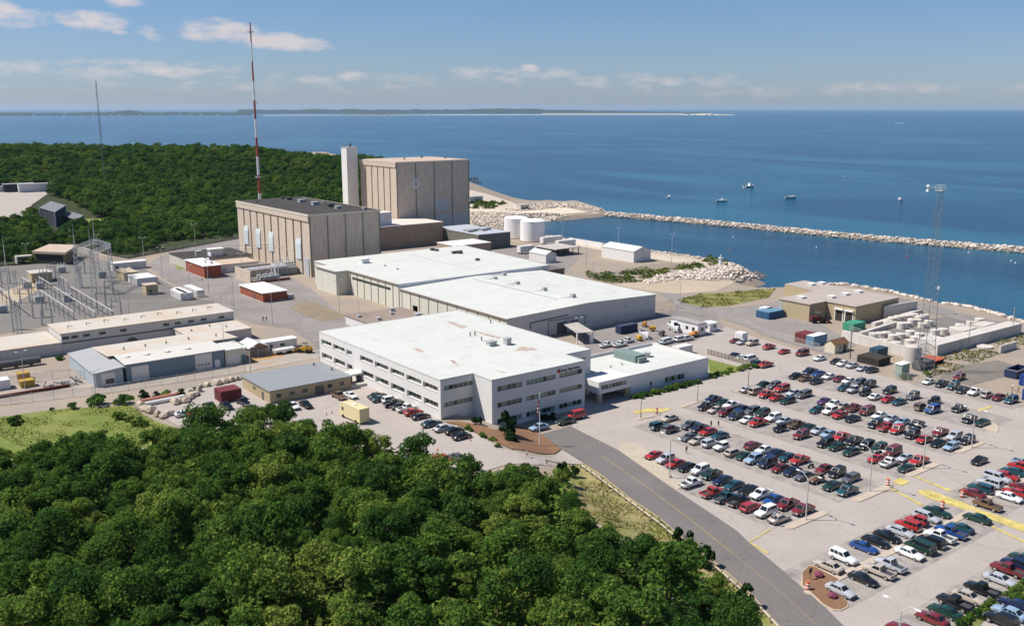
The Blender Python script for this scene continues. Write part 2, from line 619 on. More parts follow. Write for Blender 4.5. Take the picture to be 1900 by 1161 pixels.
    def _slab(s, A, t, m):
        n = (Vector(A[1]) - Vector(A[0])).cross(Vector(A[2]) - Vector(A[0]))
        if n.z < 0:
            A = A[::-1]
        vs = list(A) + [(a[0], a[1], a[2] + t) for a in A]
        s.add(vs, [[3, 2, 1, 0], [4, 5, 6, 7], [0, 1, 5, 4], [1, 2, 6, 5], [2, 3, 7, 6], [3, 0, 4, 7]], m)

    def build(s, name, mats, parent=None, smooth=False, sharp=None):
        if not isinstance(mats, (list, tuple)):
            mats = [mats]
        off = Vector((0, 0, 0))
        loc = None
        if parent is not None:
            p = parent
            while p is not None:
                off = off + p.location
                p = p.parent
        v = [(a[0] - off.x, a[1] - off.y, a[2] - off.z) for a in s.v] if off.length else s.v
        me = me_from(name, v, s.f, mats, s.m, smooth)
        if sharp is not None:
            me.set_sharp_from_angle(angle=sharp)
        o = link(name, me, parent, loc)
        if parent is not None:
            KIDS.setdefault(parent.name, []).append(o)
        return o


def densify(poly, step):
    out = []
    for a, b in zip(poly, poly[1:] + poly[:1]):
        n = max(1, int(math.hypot(b[0] - a[0], b[1] - a[1]) / step))
        out += [(a[0] + (b[0] - a[0]) * i / n, a[1] + (b[1] - a[1]) * i / n) for i in range(n)]
    return out


def pip(pts, poly):
    x, y = pts[:, 0], pts[:, 1]
    ins = np.zeros(len(pts), bool)
    for (ax, ay), (bx, by) in zip(poly, poly[1:] + poly[:1]):
        if ay == by:
            continue
        ins ^= ((ay > y) != (by > y)) & (x < (bx - ax) * (y - ay) / (by - ay) + ax)
    return ins


def sheet(name, poly, off, m, step=6.0, kind='structure', flat=False):
    """a ground sheet draped over the terrain, poly in world xy"""
    ar = sum(a[0] * b[1] - b[0] * a[1] for a, b in zip(poly, poly[1:] + poly[:1]))
    if ar < 0:
        poly = poly[::-1]
    P = densify(poly, step)
    xs, ys = [p[0] for p in P], [p[1] for p in P]
    gx, gy = np.meshgrid(np.arange(min(xs), max(xs), step), np.arange(min(ys), max(ys), step))
    G = np.stack([gx.ravel(), gy.ravel()], 1)
    G = G[pip(G, poly)] if len(G) else G
    allp = [Vector(p) for p in P] + [Vector(p) for p in G]
    n = len(P)
    vs, es, fs, *_ = delaunay_2d_cdt(allp, [], [list(range(n))], 1, 1e-4)
    xy = np.array([(v.x, v.y) for v in vs])
    z = hgt(xy[:, 0], xy[:, 1]) + off
    me = me_from(name, np.column_stack([xy, z]).tolist(), [list(f) for f in fs], [m])
    o = link(name, me)
    o['kind'] = kind
    return o


def pxpoly(pts, dz=0.0):
    return [tuple(at(x, y, dz)[:2]) for x, y in pts]


def zp(ox, oy, s, *pts):
    return [(ox + a / s, oy + b / s) for a, b in pts]

# ------------------------------------------------------------------ terrain, water
rng = random.Random(7)
nrs = np.random.RandomState(11)
M_dirt = mat('site_dirt', (0.35, 0.28, 0.215), .95, .22, .06, .14, 1.3, col2=(0.27, 0.225, 0.185))
M_rockm = mat('pale_rock', (0.47, 0.41, 0.35), .9, .25, .5, .15, 3.0)


def axis_lines(lo, a, b, hi, fine, coarse):
    return np.concatenate([np.arange(lo, a, coarse), np.arange(a, b, fine), np.arange(b, hi + coarse, coarse)])


gx = axis_lines(-420, -30, 580, 1500, 3.0, 15.0)
gy = axis_lines(-60, 40, 600, 1500, 3.0, 15.0)
X, Y = np.meshgrid(gx, gy)
Z = hgt(X, Y)
nx, ny = len(gx), len(gy)
idx = np.arange(nx * ny).reshape(ny, nx)
Fq = np.stack([idx[:-1, :-1], idx[:-1, 1:], idx[1:, 1:], idx[1:, :-1]], -1).reshape(-1, 4)
zz = Z.ravel()
keep = (zz[Fq] > SEA - 4.0).any(axis=1)
me = me_from('ground', np.column_stack([X.ravel(), Y.ravel(), zz]).tolist(), Fq[keep].tolist(), [M_dirt], smooth=True)
tag(link('ground', me), kind='structure')

m = bpy.data.materials.new('sea_water')
m.use_nodes = True
t = m.node_tree
b = t.nodes['Principled BSDF']
b.inputs['Roughness'].default_value = 0.20
b.inputs['IOR'].default_value = 1.33
b.inputs['Specular IOR Level'].default_value = 0.24
g = nd(t, 'ShaderNodeNewGeometry')
mp = nd(t, 'ShaderNodeMapping')
mp.inputs['Rotation'].default_value = (0, 0, rad(-37.5 + 90))
mp.inputs['Scale'].default_value = (1.0, 0.35, 1)
t.links.new(g.outputs['Position'], mp.inputs[0])
big = nd(t, 'ShaderNodeTexNoise')
big.inputs['Scale'].default_value = 0.006
big.inputs['Detail'].default_value = 6
big.inputs['Distortion'].default_value = 1.2
t.links.new(mp.outputs[0], big.inputs['Vector'])
r = nd(t, 'ShaderNodeValToRGB')
e = r.color_ramp.elements
e[0].position, e[0].color = 0.42, (0.003, 0.054, 0.118, 1)
e[1].position, e[1].color = 0.66, (0.016, 0.108, 0.182, 1)
t.links.new(big.outputs[0], r.inputs[0])
t.links.new(r.outputs[0], b.inputs['Base Color'])
w1 = nd(t, 'ShaderNodeTexNoise')
w1.inputs['Scale'].default_value = 0.22
w1.inputs['Detail'].default_value = 7
w1.inputs['Roughness'].default_value = 0.65
t.links.new(mp.outputs[0], w1.inputs['Vector'])
bp = nd(t, 'ShaderNodeBump')
bp.inputs['Strength'].default_value = 0.75
bp.inputs['Distance'].default_value = 1.6
t.links.new(w1.outputs[0], bp.inputs['Height'])
t.links.new(bp.outputs[0], b.inputs['Normal'])
RSEA = 36000
ang = np.linspace(-0.9, 0.9, 49)
vs, fs = [(-600 * BY, -600 * BX, SEA)], []
for a in ang:
    ux, uy = BY * math.cos(a) + BX * math.sin(a), BX * math.cos(a) - BY * math.sin(a)
    vs.append((RSEA * ux, RSEA * uy, SEA))
for i in range(1, len(ang)):
    fs.append([0, i + 1, i])
tag(link('sea', me_from('sea', vs, fs, [m])), kind='structure')

# shallow sand showing through the water along the beach is a submerged slope: the terrain itself runs on below the sea

# ------------------------------------------------------------------ ground sheets
M_lot = mat('faded_asphalt', (0.385, 0.335, 0.30), .93, .12, .10, .12, 2.2, crack=.09)
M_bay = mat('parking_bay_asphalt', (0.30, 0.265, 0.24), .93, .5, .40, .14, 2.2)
M_road = mat('road_asphalt', (0.165, 0.15, 0.14), .92, .14, .12, .14, 2.5, crack=.10)
M_site = mat('site_asphalt', (0.255, 0.225, 0.21), .93, .24, .08, .12, 1.8, crack=.2)
M_conc = mat('concrete_paving', (0.48, 0.41, 0.34), .9, .12, .15, .08, 2)
M_grav = mat('gravel_yard', (0.185, 0.17, 0.155), .95, .20, .07, .18, 2.4)
M_lawn = mat('lawn_grass', (0.15, 0.19, 0.035), .95, .20, .10, .25, 1.5, col2=(0.185, 0.20, 0.05))
M_dry = mat('dry_verge', (0.34, 0.27, 0.13), .95, .25, .16, .28, 1.5, col2=(0.20, 0.205, 0.055))
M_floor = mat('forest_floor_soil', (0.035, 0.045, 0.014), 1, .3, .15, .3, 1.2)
M_yel = mat('yellow_paint', (0.52, 0.42, 0.14), .8, .5, .6, .25, 3)
M_whl = mat('white_road_paint', (0.52, 0.48, 0.44), .8, .3, .5, .15, 3)
M_mulch = mat('bark_mulch', (0.21, 0.115, 0.065), .95, .25, .4, .25, 2.5)
M_sand = mat('beach_sand', (0.62, 0.52, 0.41), .95, .12, .05, .06, 2)
M_tar = mat('tar_patch', (0.14, 0.125, 0.115), .9, .2, .3, .1, 3)

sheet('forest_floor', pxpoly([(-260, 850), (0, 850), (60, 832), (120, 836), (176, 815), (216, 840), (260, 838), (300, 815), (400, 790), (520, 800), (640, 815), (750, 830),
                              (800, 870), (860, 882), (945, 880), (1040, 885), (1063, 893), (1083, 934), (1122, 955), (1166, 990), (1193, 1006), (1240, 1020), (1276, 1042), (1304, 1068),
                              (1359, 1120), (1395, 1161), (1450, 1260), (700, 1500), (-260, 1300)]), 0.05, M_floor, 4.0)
sheet('lawn', pxpoly([(-200, 800), (0, 774), (70, 764), (130, 757), (200, 755), (245, 752), (258, 765), (290, 782), (330, 795), (300, 822), (200, 845), (60, 850), (-200, 880)]), 0.07, M_lawn, 4.0)
sheet('verge', pxpoly([(1020, 853), (1084, 861), (1116, 882), (1166, 923), (1221, 960), (1276, 1008), (1332, 1050), (1387, 1097), (1450, 1170), (1400, 1180), (1300, 1085), (1240, 1030),
                       (1150, 995), (1070, 945), (1035, 890)]), 0.09, M_dry, 3.0)
PLOT = [(1063, 793), (1149, 836.5), (1239, 900), (1366, 984), (1389, 1006), (1454, 1060), (1480, 1083), (1528, 1124), (1565, 1161), (1600, 1200), (2000, 1330), (2000, 772),
        (1900, 757), (1800, 733), (1716, 709), (1700, 714), (1622, 693.5), (1542, 668), (1511, 657), (1447, 639), (1408, 628), (1345, 606), (1240, 598), (1070, 618), (1060, 760)]
sheet('parking_lot', pxpoly(PLOT), 0.03, M_lot, 8.0)
sheet('side_lot', pxpoly([(1043, 835), (1084, 860), (1000, 862), (940, 862), (880, 880), (800, 868), (740, 845), (600, 820), (450, 800), (330, 790), (262, 752), (300, 730), (345, 722), (420, 708),
                          (460, 700), (600, 690), (690, 690), (820, 782), (846, 790), (880, 803), (930, 833), (985, 846), (1030, 846)]), 0.11, M_lot, 3.0)
RD_L = [(1004, 806), (1043, 834), (1084, 859), (1116, 879), (1166, 920), (1221, 956), (1276, 1003), (1332, 1045), (1387, 1092), (1442, 1155), (1500, 1225)]
RD_R = [(1612, 1205), (1565, 1161), (1528, 1124), (1480, 1083), (1454, 1060), (1389, 1006), (1366, 984), (1239, 900), (1149, 836.5), (1064, 794), (1058, 791)]
sheet('main_road', pxpoly(RD_L + RD_R), 0.14, M_road, 4.0)
sheet('site_road', pxpoly([(275, 490), (300, 475), (345, 460), (440, 442), (520, 500), (590, 545), (640, 590), (760, 660), (600, 700), (585, 640), (540, 610), (470, 600), (435, 590), (405, 560), (360, 548), (300, 515)]), 0.05, M_site, 6.0)
sheet('perimeter_track', pxpoly([(-60, 730), (0, 722), (200, 708), (450, 672), (600, 648), (600, 662), (455, 690), (210, 728), (0, 752), (-60, 762)]), 0.06, mat('track_gravel', (0.36, 0.31, 0.26), .95, .2, .2, .15, 2), 5.0)
sheet('switchyard_gravel', pxpoly([(-120, 640), (-120, 490), (60, 478), (160, 482), (215, 486), (270, 500), (300, 520), (360, 552), (400, 562), (330, 570), (80, 606)]), 0.05, M_grav, 7.0)
sheet('yard_ground', pxpoly([(-80, 690), (90, 690), (135, 690), (180, 722), (0, 748), (-80, 755)]), 0.08, mat('yard_soil', (0.34, 0.285, 0.24), .95, .2, .15, .15, 2), 5.0)
sheet('compound_paving', pxpoly([(1080, 620), (1260, 570), (1330, 590), (1345, 607), (1250, 650), (1090, 660)]), 0.06, M_site, 6.0)
sheet('warehouse_yard', pxpoly([(1190, 520), (1265, 548), (1330, 572), (1420, 565), (1480, 545), (1520, 600), (1590, 640), (1540, 660), (1447, 632), (1400, 612), (1340, 590), (1300, 590), (1260, 572)]), 0.05, M_site, 6.0)
sheet('fenced_yard', pxpoly([(1575, 630), (1690, 600), (1760, 585), (1860, 612), (1735, 655), (1690, 662)]), 0.05, M_grav, 6.0)
sheet('dark_dirt', pxpoly([(1745, 700), (1780, 678), (1850, 668), (1890, 680), (1860, 700), (1800, 715)]), 0.05, mat('oily_dirt', (0.19, 0.165, 0.14), .95, .3, .15, .15, 2), 5.0)
sheet('east_yard', pxpoly([(905, 470), (960, 455), (1040, 462), (1075, 478), (1050, 505), (985, 505), (930, 490)]), 0.05, M_site, 7.0)
sheet('grass_plot', pxpoly([(1313, 666), (1385, 684), (1370, 690), (1318, 700)]), 0.06, M_lawn, 4.0)
sheet('grass_island', pxpoly([(322, 488), (335, 479), (347, 482), (350, 497), (330, 500)]), 0.09, M_lawn, 4.0)
sheet('planted_island', pxpoly(zp(420, 440, 3.871, (450, 505), (560, 455), (640, 470), (850, 560), (830, 585), (680, 605), (560, 560))), 0.10, mat('island_soil', (0.24, 0.19, 0.13), .95, .3, .2, .2, 2), 4.0)
sheet('marsh_grass', pxpoly([(1260, 556), (1300, 545), (1345, 543), (1440, 535), (1425, 552), (1350, 568), (1310, 570), (1275, 564)]), 0.08, mat('marsh_grass', (0.21, 0.20, 0.06), .95, .3, .12, .3, 1.2), 5.0)
sheet('sand_flat', pxpoly([(1140, 528), (1230, 515), (1330, 523), (1400, 528), (1330, 540), (1260, 545), (1200, 540)]), 0.06, mat('wet_sand', (0.42, 0.34, 0.25), .9, .2, .04, .08, 1), 5.0)
sheet('beach', pxpoly([(869, 352), (903, 360), (934, 370), (965, 379), (988, 382), (1040, 383), (1090, 395), (1125, 400), (1060, 404), (1009, 404), (930, 402), (869, 400)]), 0.10, M_sand, 5.0)
sheet('waterfront_path', pxpoly([(1020, 440), (1045, 444), (1105, 453), (1203, 467), (1274, 477), (1330, 489), (1300, 497), (1200, 478), (1100, 462), (1015, 446)]), 0.07, mat('shore_gravel', (0.52, 0.44, 0.35), .95, .15, .15, .12, 1.5), 5.0)
sheet('shore_road', pxpoly([(1606, 545), (1690, 556), (1780, 580), (1890, 604), (1960, 622), (1960, 636), (1860, 612), (1765, 590), (1690, 570), (1610, 556)]), 0.07, M_site, 6.0)
sheet('far_lot', pxpoly([(-90, 363), (0, 356), (84, 357), (88, 363), (72, 374), (60, 382), (50, 400), (22, 412), (-90, 420)]), 0.9, mat('far_lot_asphalt', (0.40, 0.345, 0.31), .95, .1, .1, .1, 2), 8.0)
sheet('meadow', pxpoly([(157, 409), (190, 408), (222, 410), (205, 416), (175, 418), (157, 416)]), 1.0, M_lawn, 8.0)
sheet('dirt_slope', pxpoly([(-60, 560), (0, 545), (60, 520), (70, 540), (0, 575), (-60, 585)]), 0.07, mat('slope_soil', (0.42, 0.33, 0.22), .95, .2, .1, .1, 2), 6.0)
sheet('mulch_bed', pxpoly([(820, 783), (850, 782), (885, 788), (920, 799), (960, 790), (1004, 806), (1041, 834), (1030, 842), (1000, 842), (950, 834), (905, 814), (880, 802), (846, 788)]), 0.20, M_mulch, 2.0)
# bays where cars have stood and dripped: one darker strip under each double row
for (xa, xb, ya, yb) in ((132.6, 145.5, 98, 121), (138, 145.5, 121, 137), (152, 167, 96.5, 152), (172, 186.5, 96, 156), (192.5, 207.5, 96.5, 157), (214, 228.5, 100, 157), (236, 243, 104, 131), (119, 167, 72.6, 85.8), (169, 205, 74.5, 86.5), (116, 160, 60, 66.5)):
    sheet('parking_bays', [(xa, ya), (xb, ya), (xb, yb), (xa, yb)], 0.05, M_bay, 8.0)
mk = MB()
for (xa, xb, ya, yb) in ((138.6, 144.6, 97, 136), (132.6, 138.4, 97, 121.5), (153, 159.6, 97, 150), (159.7, 166, 97, 151), (173, 179.4, 97, 153), (179.5, 185.6, 97, 155), (193.5, 200.4, 97, 155), (200.5, 206.6, 97, 156), (215, 221, 100, 156), (221.1, 227.6, 100, 156), (237, 242.4, 105, 130)):
    y = ya
    while y <= yb:
        mk.quad((xa, y - .05, .075), (xb, y - .05, .075), (xb, y + .05, .075), (xa, y + .05, .075))
        y += 3.03
for (xa, xb, ya, yb) in ((120, 166, 73, 78.4), (120, 166, 80, 85.4), (170, 205, 75, 79.8), (170, 205, 81, 86), (116, 160, 60.2, 66)):
    x = xa
    while x <= xb:
        mk.quad((x - .06, ya, .075), (x + .06, ya, .075), (x + .06, yb, .075), (x - .06, yb, .075))
        x += 3.35
tag(mk.build('stall_lines', M_whl), kind='structure')
YL = [zp(1480, 880, 4.131, (905, 128), (1000, 118), (1292, 224), (1372, 262), (1740, 385), (1740, 445), (1270, 268), (990, 178)),
      zp(1480, 880, 4.131, (722, 62), (782, 26), (862, 56), (800, 88)), zp(1480, 880, 4.131, (878, 12), (900, 10), (1182, 122), (1165, 135)),
      zp(1480, 880, 4.131, (672, 92), (690, 88), (962, 232), (945, 242)), zp(1480, 880, 4.131, (1480, 402), (1500, 396), (1740, 510), (1740, 528)),
      zp(1660, 660, 7.9, (1200, 830), (1240, 780), (1420, 735), (1430, 755)), zp(1140, 800, 4.464, (1112, 918), (1122, 924), (1300, 812), (1290, 806)),
      zp(1140, 800, 4.464, (1110, 925), (1130, 922), (1285, 1010), (1262, 1015)), [(1176, 763), (1205, 757.5), (1248, 758.5), (1231, 764.5), (1199, 765), (1176, 768)]]
for i, q in enumerate(YL):
    sheet('yellow_marking', pxpoly(q), 0.10, M_yel, 4.0)
cl_ = zp(1000, 840, 3.616, (418, 24), (700, 214), (1000, 439), (1300, 678)) + [(1400, 1061), (1463, 1112), (1530, 1175)]
pts = [at(x, y) for x, y in cl_]
ym = MB()
for i, (p, q) in enumerate(zip(pts, pts[1:])):
    n = 12
    d = (q - p)
    s_ = Vector((-d.y, d.x, 0)).normalized() * (0.055 if i < 3 else 0.03)
    for k in range(n):
        a, c = p + d * k / n, p + d * (k + 1) / n
        za, zc = h1(a.x, a.y) + .18, h1(c.x, c.y) + .18
        ym.quad((a.x - s_.x, a.y - s_.y, za), (a.x + s_.x, a.y + s_.y, za), (c.x + s_.x, c.y + s_.y, zc), (c.x - s_.x, c.y - s_.y, zc))
tag(ym.build('centre_line', mat('yellow_line', (0.46, 0.32, 0.11), .8, .4, .8)), kind='structure')


# ------------------------------------------------------------------ trees
def crown_quads(seed, R, H, z0, n, leaf, lobes=11, flat=0.6):
    r = np.random.RandomState(seed)
    C, L = [], []
    for i in range(lobes):
        a, q = r.uniform(0, 2 * math.pi), math.sqrt(r.uniform(0, 1)) * 0.72 * R
        zc = z0 + H * (0.18 + 0.44 * r.uniform() + 0.22 * (1 - q / R))
        C.append((q * math.cos(a), q * math.sin(a), zc))
        L.append(R * r.uniform(0.20, 0.46))
    C, L = np.array(C), np.array(L)
    k = r.choice(lobes, n, p=(L ** 2) / (L ** 2).sum())
    d = r.normal(size=(n, 3))
    d[:, 2] = np.abs(d[:, 2]) * 0.9 - 0.35 * r.uniform(size=n)
    d /= np.linalg.norm(d, axis=1)[:, None]
    rr_ = L[k] * (0.62 + 0.55 * r.uniform(size=n) ** 0.8)
    P = C[k] + d * rr_[:, None] * np.array([1, 1, 0.85])
    nrm = d + r.normal(size=(n, 3)) * flat
    nrm /= np.linalg.norm(nrm, axis=1)[:, None]
    t1 = np.cross(nrm, r.normal(size=(n, 3)))
    t1 /= np.linalg.norm(t1, axis=1)[:, None]
    t2 = np.cross(nrm, t1)
    sz = leaf * r.uniform(0.6, 1.35, size=(n, 1))
    a, b_ = t1 * sz, t2 * sz * r.uniform(0.55, 1.0, size=(n, 1))
    return np.stack([P - a, P - b_ * .9, P + a, P + b_], 1)


def trunk_mb(seed, H, R, col_r=0.16):
    r = random.Random(seed)
    b = MB()
    top = Vector((r.uniform(-.4, .4), r.uniform(-.4, .4), H * 0.62))
    b.tube((0, 0, -0.4), top * 0.5, col_r, 7, col_r * 0.75)
    b.tube(top * 0.5, top, col_r * 0.75, 6, col_r * 0.35)
    for i in range(6):
        a = r.uniform(0, 6.28)
        s_ = top * r.uniform(.42, .8)
        e_ = s_ + Vector((math.cos(a) * R * .6, math.sin(a) * R * .6, H * r.uniform(.12, .28)))
        b.tube(s_, e_, col_r * 0.45, 5, col_r * 0.12)
    return b


M_bark = mat('bark', (0.12, 0.09, 0.065), .95, .3, 1.0)
M_leafA = leaf_mat('leaf_green', [(0.045, 0.105, 0.024), (0.085, 0.170, 0.032), (0.155, 0.240, 0.042), (0.28, 0.32, 0.070)], .42)
M_leafB = leaf_mat('leaf_far', [(0.034, 0.090, 0.020), (0.066, 0.142, 0.026), (0.110, 0.188, 0.034), (0.19, 0.245, 0.048)], .40)
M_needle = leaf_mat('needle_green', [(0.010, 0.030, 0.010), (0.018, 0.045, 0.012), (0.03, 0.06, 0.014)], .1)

FPOLY = pxpoly([(-160, 905), (-40, 880), (10, 872), (60, 852), (116, 855), (170, 832), (214, 860), (262, 850), (300, 832), (360, 815), (440, 806), (520, 800), (600, 815), (640, 824),
                (696, 840), (738, 850), (762, 872), (785, 893), (830, 900), (900, 892), (950, 888), (1005, 898), (1050, 892), (1060, 912), (1066, 950), (1104, 985), (1146, 1020), (1176, 1036),
                (1236, 1032), (1268, 1056), (1300, 1082), (1354, 1134), (1396, 1178), (1420, 1250), (1000, 1330), (-160, 1300)])
VAR = []
for i in range(8):
    R = [3.4, 3.0, 3.8, 2.6, 3.3, 2.9, 3.6, 2.4][i]
    H = [7.0, 6.4, 7.6, 5.6, 6.8, 6.2, 7.2, 5.2][i]
    q = crown_quads(100 + i, R, H, 1.2, 3600, 0.185, lobes=20 + 2 * i)
    VAR.append((quads_mesh('crown', q, [M_leafA]), me_from('trunk', *(lambda b: (b.v, b.f))(trunk_mb(i, H + 1.6, R)), [M_bark]), R))
xs, ys = [p[0] for p in FPOLY], [p[1] for p in FPOLY]
cand = np.column_stack([nrs.uniform(min(xs), max(xs), 9000), nrs.uniform(min(ys), max(ys), 9000)])
cand = cand[pip(cand, FPOLY)]
sel, grid = [], {}
for (x, y) in cand:
    k = nrs.randint(8)
    s_ = nrs.choice([.7, .9, 1.05, 1.2, 1.35]) * nrs.uniform(.92, 1.08)
    r_ = VAR[k][2] * s_
    f_ = x * BY + y * BX
    u_ = 950 + FPX / cP * (x * BX - y * BY) / f_
    D_ = math.hypot(x, y)
    if u_ < -90 or D_ < 112:
        continue
    ok = True
    for (x2, y2, r2, *_o) in sel:
        if abs(x - x2) < 9 and (x - x2) ** 2 + (y - y2) ** 2 < (0.72 * (r_ + r2)) ** 2:
            ok = False
            break
    if ok:
        sel.append((x, y, r_, k, s_, u_))
sel = sel[:292]
edge = np.array(densify(FPOLY, 2.0))
for (x, y, r_, k, s_, u_) in sel:
    de = np.sqrt(((edge - (x, y)) ** 2).sum(1)).min()
    e0_ = .68 if u_ > 860 else .84
    s_ *= e0_ + (1 - e0_) * min(1, max(0, (de - 1.5)) / 9.0)
    if de < 4:
        lab, grp = ('low leafy tree on the open edge of the foreground wood by the road' if u_ > 900 else 'low leafy tree on the far edge of the foreground wood'), 'edge trees of the foreground wood'
    elif u_ < 420:
        lab, grp = 'dark green leafy tree in the shady half of the foreground wood', 'dark trees of the foreground wood'
    elif u_ < 850:
        lab, grp = 'mid green leafy tree inside the foreground wood below the white offices', 'inner trees of the foreground wood'
    else:
        lab, grp = 'bright yellow green leafy tree inside the foreground wood near the road', 'bright trees of the foreground wood'
    o = thing('broadleaf_tree', lab, 'tree', (x, y, h1(x, y) - 0.1), nrs.uniform(0, 6.28), grp)
    o.scale = (s_, s_, s_ * nrs.uniform(.88, 1.12))
    link('crown', VAR[k][0], o)
    link('trunk', VAR[k][1], o)
print('foreground trees', len(sel))
# undergrowth that closes the gaps between the trunks
nu = 40000
P = np.column_stack([nrs.uniform(min(xs), max(xs), nu * 3), nrs.uniform(min(ys), max(ys), nu * 3)])
P = P[pip(P, FPOLY)][:nu]
P = P[np.hypot(P[:, 0], P[:, 1]) > 110]
Zg = hgt(P[:, 0], P[:, 1]) + nrs.uniform(.1, 2.6, len(P))
P3 = np.column_stack([P, Zg])
nn = nrs.normal(size=(len(P), 3)) * .6 + (0, 0, 1)
nn /= np.linalg.norm(nn, axis=1)[:, None]
t1 = np.cross(nn, nrs.normal(size=(len(P), 3)))
t1 /= np.linalg.norm(t1, axis=1)[:, None]
t2 = np.cross(nn, t1)
s_ = nrs.uniform(.25, .6, (len(P), 1))
tag(link('undergrowth', quads_mesh('undergrowth', np.stack([P3 - t1 * s_, P3 - t2 * s_, P3 + t1 * s_, P3 + t2 * s_], 1), [M_leafA])), kind='stuff')

# the wooded hill: a mass of crowns that reads as one wood
FBp = [(-260, 505), (-100, 500), (0, 494), (52, 490), (62, 464), (130, 460), (170, 473), (214, 481), (258, 473), (336, 459), (439, 441), (500, 432), (620, 415), (700, 400), (760, 395)]
FBu, FBd = [], []
for (px, py) in FBp:
    w = W0(px, py, 0)
    FBu.append(px)
    FBd.append(math.hypot(*w))
holes = [pxpoly(zz_) for zz_ in ([(-100, 352), (0, 350), (95, 350), (100, 366), (75, 380), (62, 395), (52, 420), (-100, 430)], [(58, 404), (76, 376), (98, 366), (130, 374), (164, 394), (166, 424), (146, 432), (104, 434), (72, 420)],
                                 [(150, 407), (190, 405), (230, 408), (215, 423), (160, 425)])]
gx, gy = np.meshgrid(np.arange(-300, 700, 5.6), np.arange(330, 1250, 5.6))
P = np.column_stack([gx.ravel(), gy.ravel()]) + nrs.uniform(-2.4, 2.4, (gx.size, 2))
f_ = P[:, 0] * BY + P[:, 1] * BX
r_ = P[:, 0] * BX - P[:, 1] * BY
u_ = 950 + FPX / cP * r_ / f_
D_ = np.hypot(P[:, 0], P[:, 1])
kp = (u_ > -130) & (u_ < 705) & (D_ > np.interp(u_, FBu, FBd) + 3) & (D_ < np.interp(u_, RU, RD) + 60)
for hpoly in holes:
    kp &= ~pip(P, hpoly)
kp &= ~((P[:, 0] > 155) & (P[:, 1] < 530) & (P[:, 0] < 360))
P, D_, u_ = P[kp], D_[kp], u_[kp]
Zf = hgt(P[:, 0], P[:, 1])
scl = nrs.uniform(.7, 1.35, len(P)) * np.clip(0.55 + (D_ - np.interp(u_, FBu, FBd)) / 120.0, .5, 1.0)
print('hill trees', len(P))
fcol = bpy.data.collections.new('hill_crowns')
for i in range(6):
    R, H = [4.2, 3.6, 4.8, 3.9, 4.4, 3.2][i], [8.2, 7.4, 8.8, 7.0, 8.0, 7.0][i]
    q = crown_quads(300 + i, R, H, 0.0, 900, 0.40, lobes=17)
    fcol.objects.link(bpy.data.objects.new('hill_crown', quads_mesh('hill_crown', q, [M_leafB])))
me = bpy.data.meshes.new('wooded_hill')
me.vertices.add(len(P))
me.vertices.foreach_set('co', np.column_stack([P, Zf - .3]).astype(np.float32).ravel())
at_ = me.attributes.new('sc', 'FLOAT', 'POINT')
at_.data.foreach_set('value', scl.astype(np.float32))
me.update()
ho = tag(link('hill_forest', me), kind='stuff')
ng = bpy.data.node_groups.new('scatter', 'GeometryNodeTree')
ng.interface.new_socket('Geometry', in_out='INPUT', socket_type='NodeSocketGeometry')
ng.interface.new_socket('Geometry', in_out='OUTPUT', socket_type='NodeSocketGeometry')
gi, go = ng.nodes.new('NodeGroupInput'), ng.nodes.new('NodeGroupOutput')
ci = ng.nodes.new('GeometryNodeCollectionInfo')
ci.inputs['Collection'].default_value = fcol
ci.inputs['Separate Children'].default_value = True
ci.inputs['Reset Children'].default_value = True
ip = ng.nodes.new('GeometryNodeInstanceOnPoints')
ip.inputs['Pick Instance'].default_value = True
rv = ng.nodes.new('FunctionNodeRandomValue')
rv.data_type = 'INT'
rv.inputs['Min'].default_value = 0
rv.inputs['Max'].default_value = 5
rr2 = ng.nodes.new('FunctionNodeRandomValue')
rr2.data_type = 'FLOAT_VECTOR'
rr2.inputs['Min'].default_value = (0, 0, 0)
rr2.inputs['Max'].default_value = (0, 0, 6.283)
na = ng.nodes.new('GeometryNodeInputNamedAttribute')
na.data_type = 'FLOAT'
na.inputs['Name'].default_value = 'sc'
ng.links.new(gi.outputs[0], ip.inputs['Points'])
ng.links.new(ci.outputs[0], ip.inputs['Instance'])
ng.links.new([o_ for o_ in rv.outputs if o_.enabled][0], ip.inputs['Instance Index'])
ng.links.new([o_ for o_ in rr2.outputs if o_.enabled][0], ip.inputs['Rotation'])
ng.links.new([o_ for o_ in na.outputs if o_.enabled][0], ip.inputs['Scale'])
ng.links.new(ip.outputs[0], go.inputs[0])
ho.modifiers.new('scatter', 'NODES').node_group = ng
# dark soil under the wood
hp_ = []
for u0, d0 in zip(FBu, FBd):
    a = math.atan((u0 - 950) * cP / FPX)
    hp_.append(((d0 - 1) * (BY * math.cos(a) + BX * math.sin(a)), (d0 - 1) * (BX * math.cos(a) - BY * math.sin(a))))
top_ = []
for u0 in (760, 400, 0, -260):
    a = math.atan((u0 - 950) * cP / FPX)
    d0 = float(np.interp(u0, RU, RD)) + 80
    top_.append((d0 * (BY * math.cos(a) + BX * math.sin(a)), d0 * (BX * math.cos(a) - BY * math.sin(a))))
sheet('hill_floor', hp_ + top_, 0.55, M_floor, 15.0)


def shrub_mesh(seed, R, H, n, leaf, m):
    return quads_mesh('foliage', crown_quads(seed, R, H, -0.25 * H, n, leaf, lobes=8), [m])


SHR = [shrub_mesh(500 + i, 1.0, 1.7, 420, 0.14, M_leafA) for i in range(4)]
SHD = [shrub_mesh(520 + i, 1.0, 1.9, 420, 0.14, M_needle) for i in range(3)]


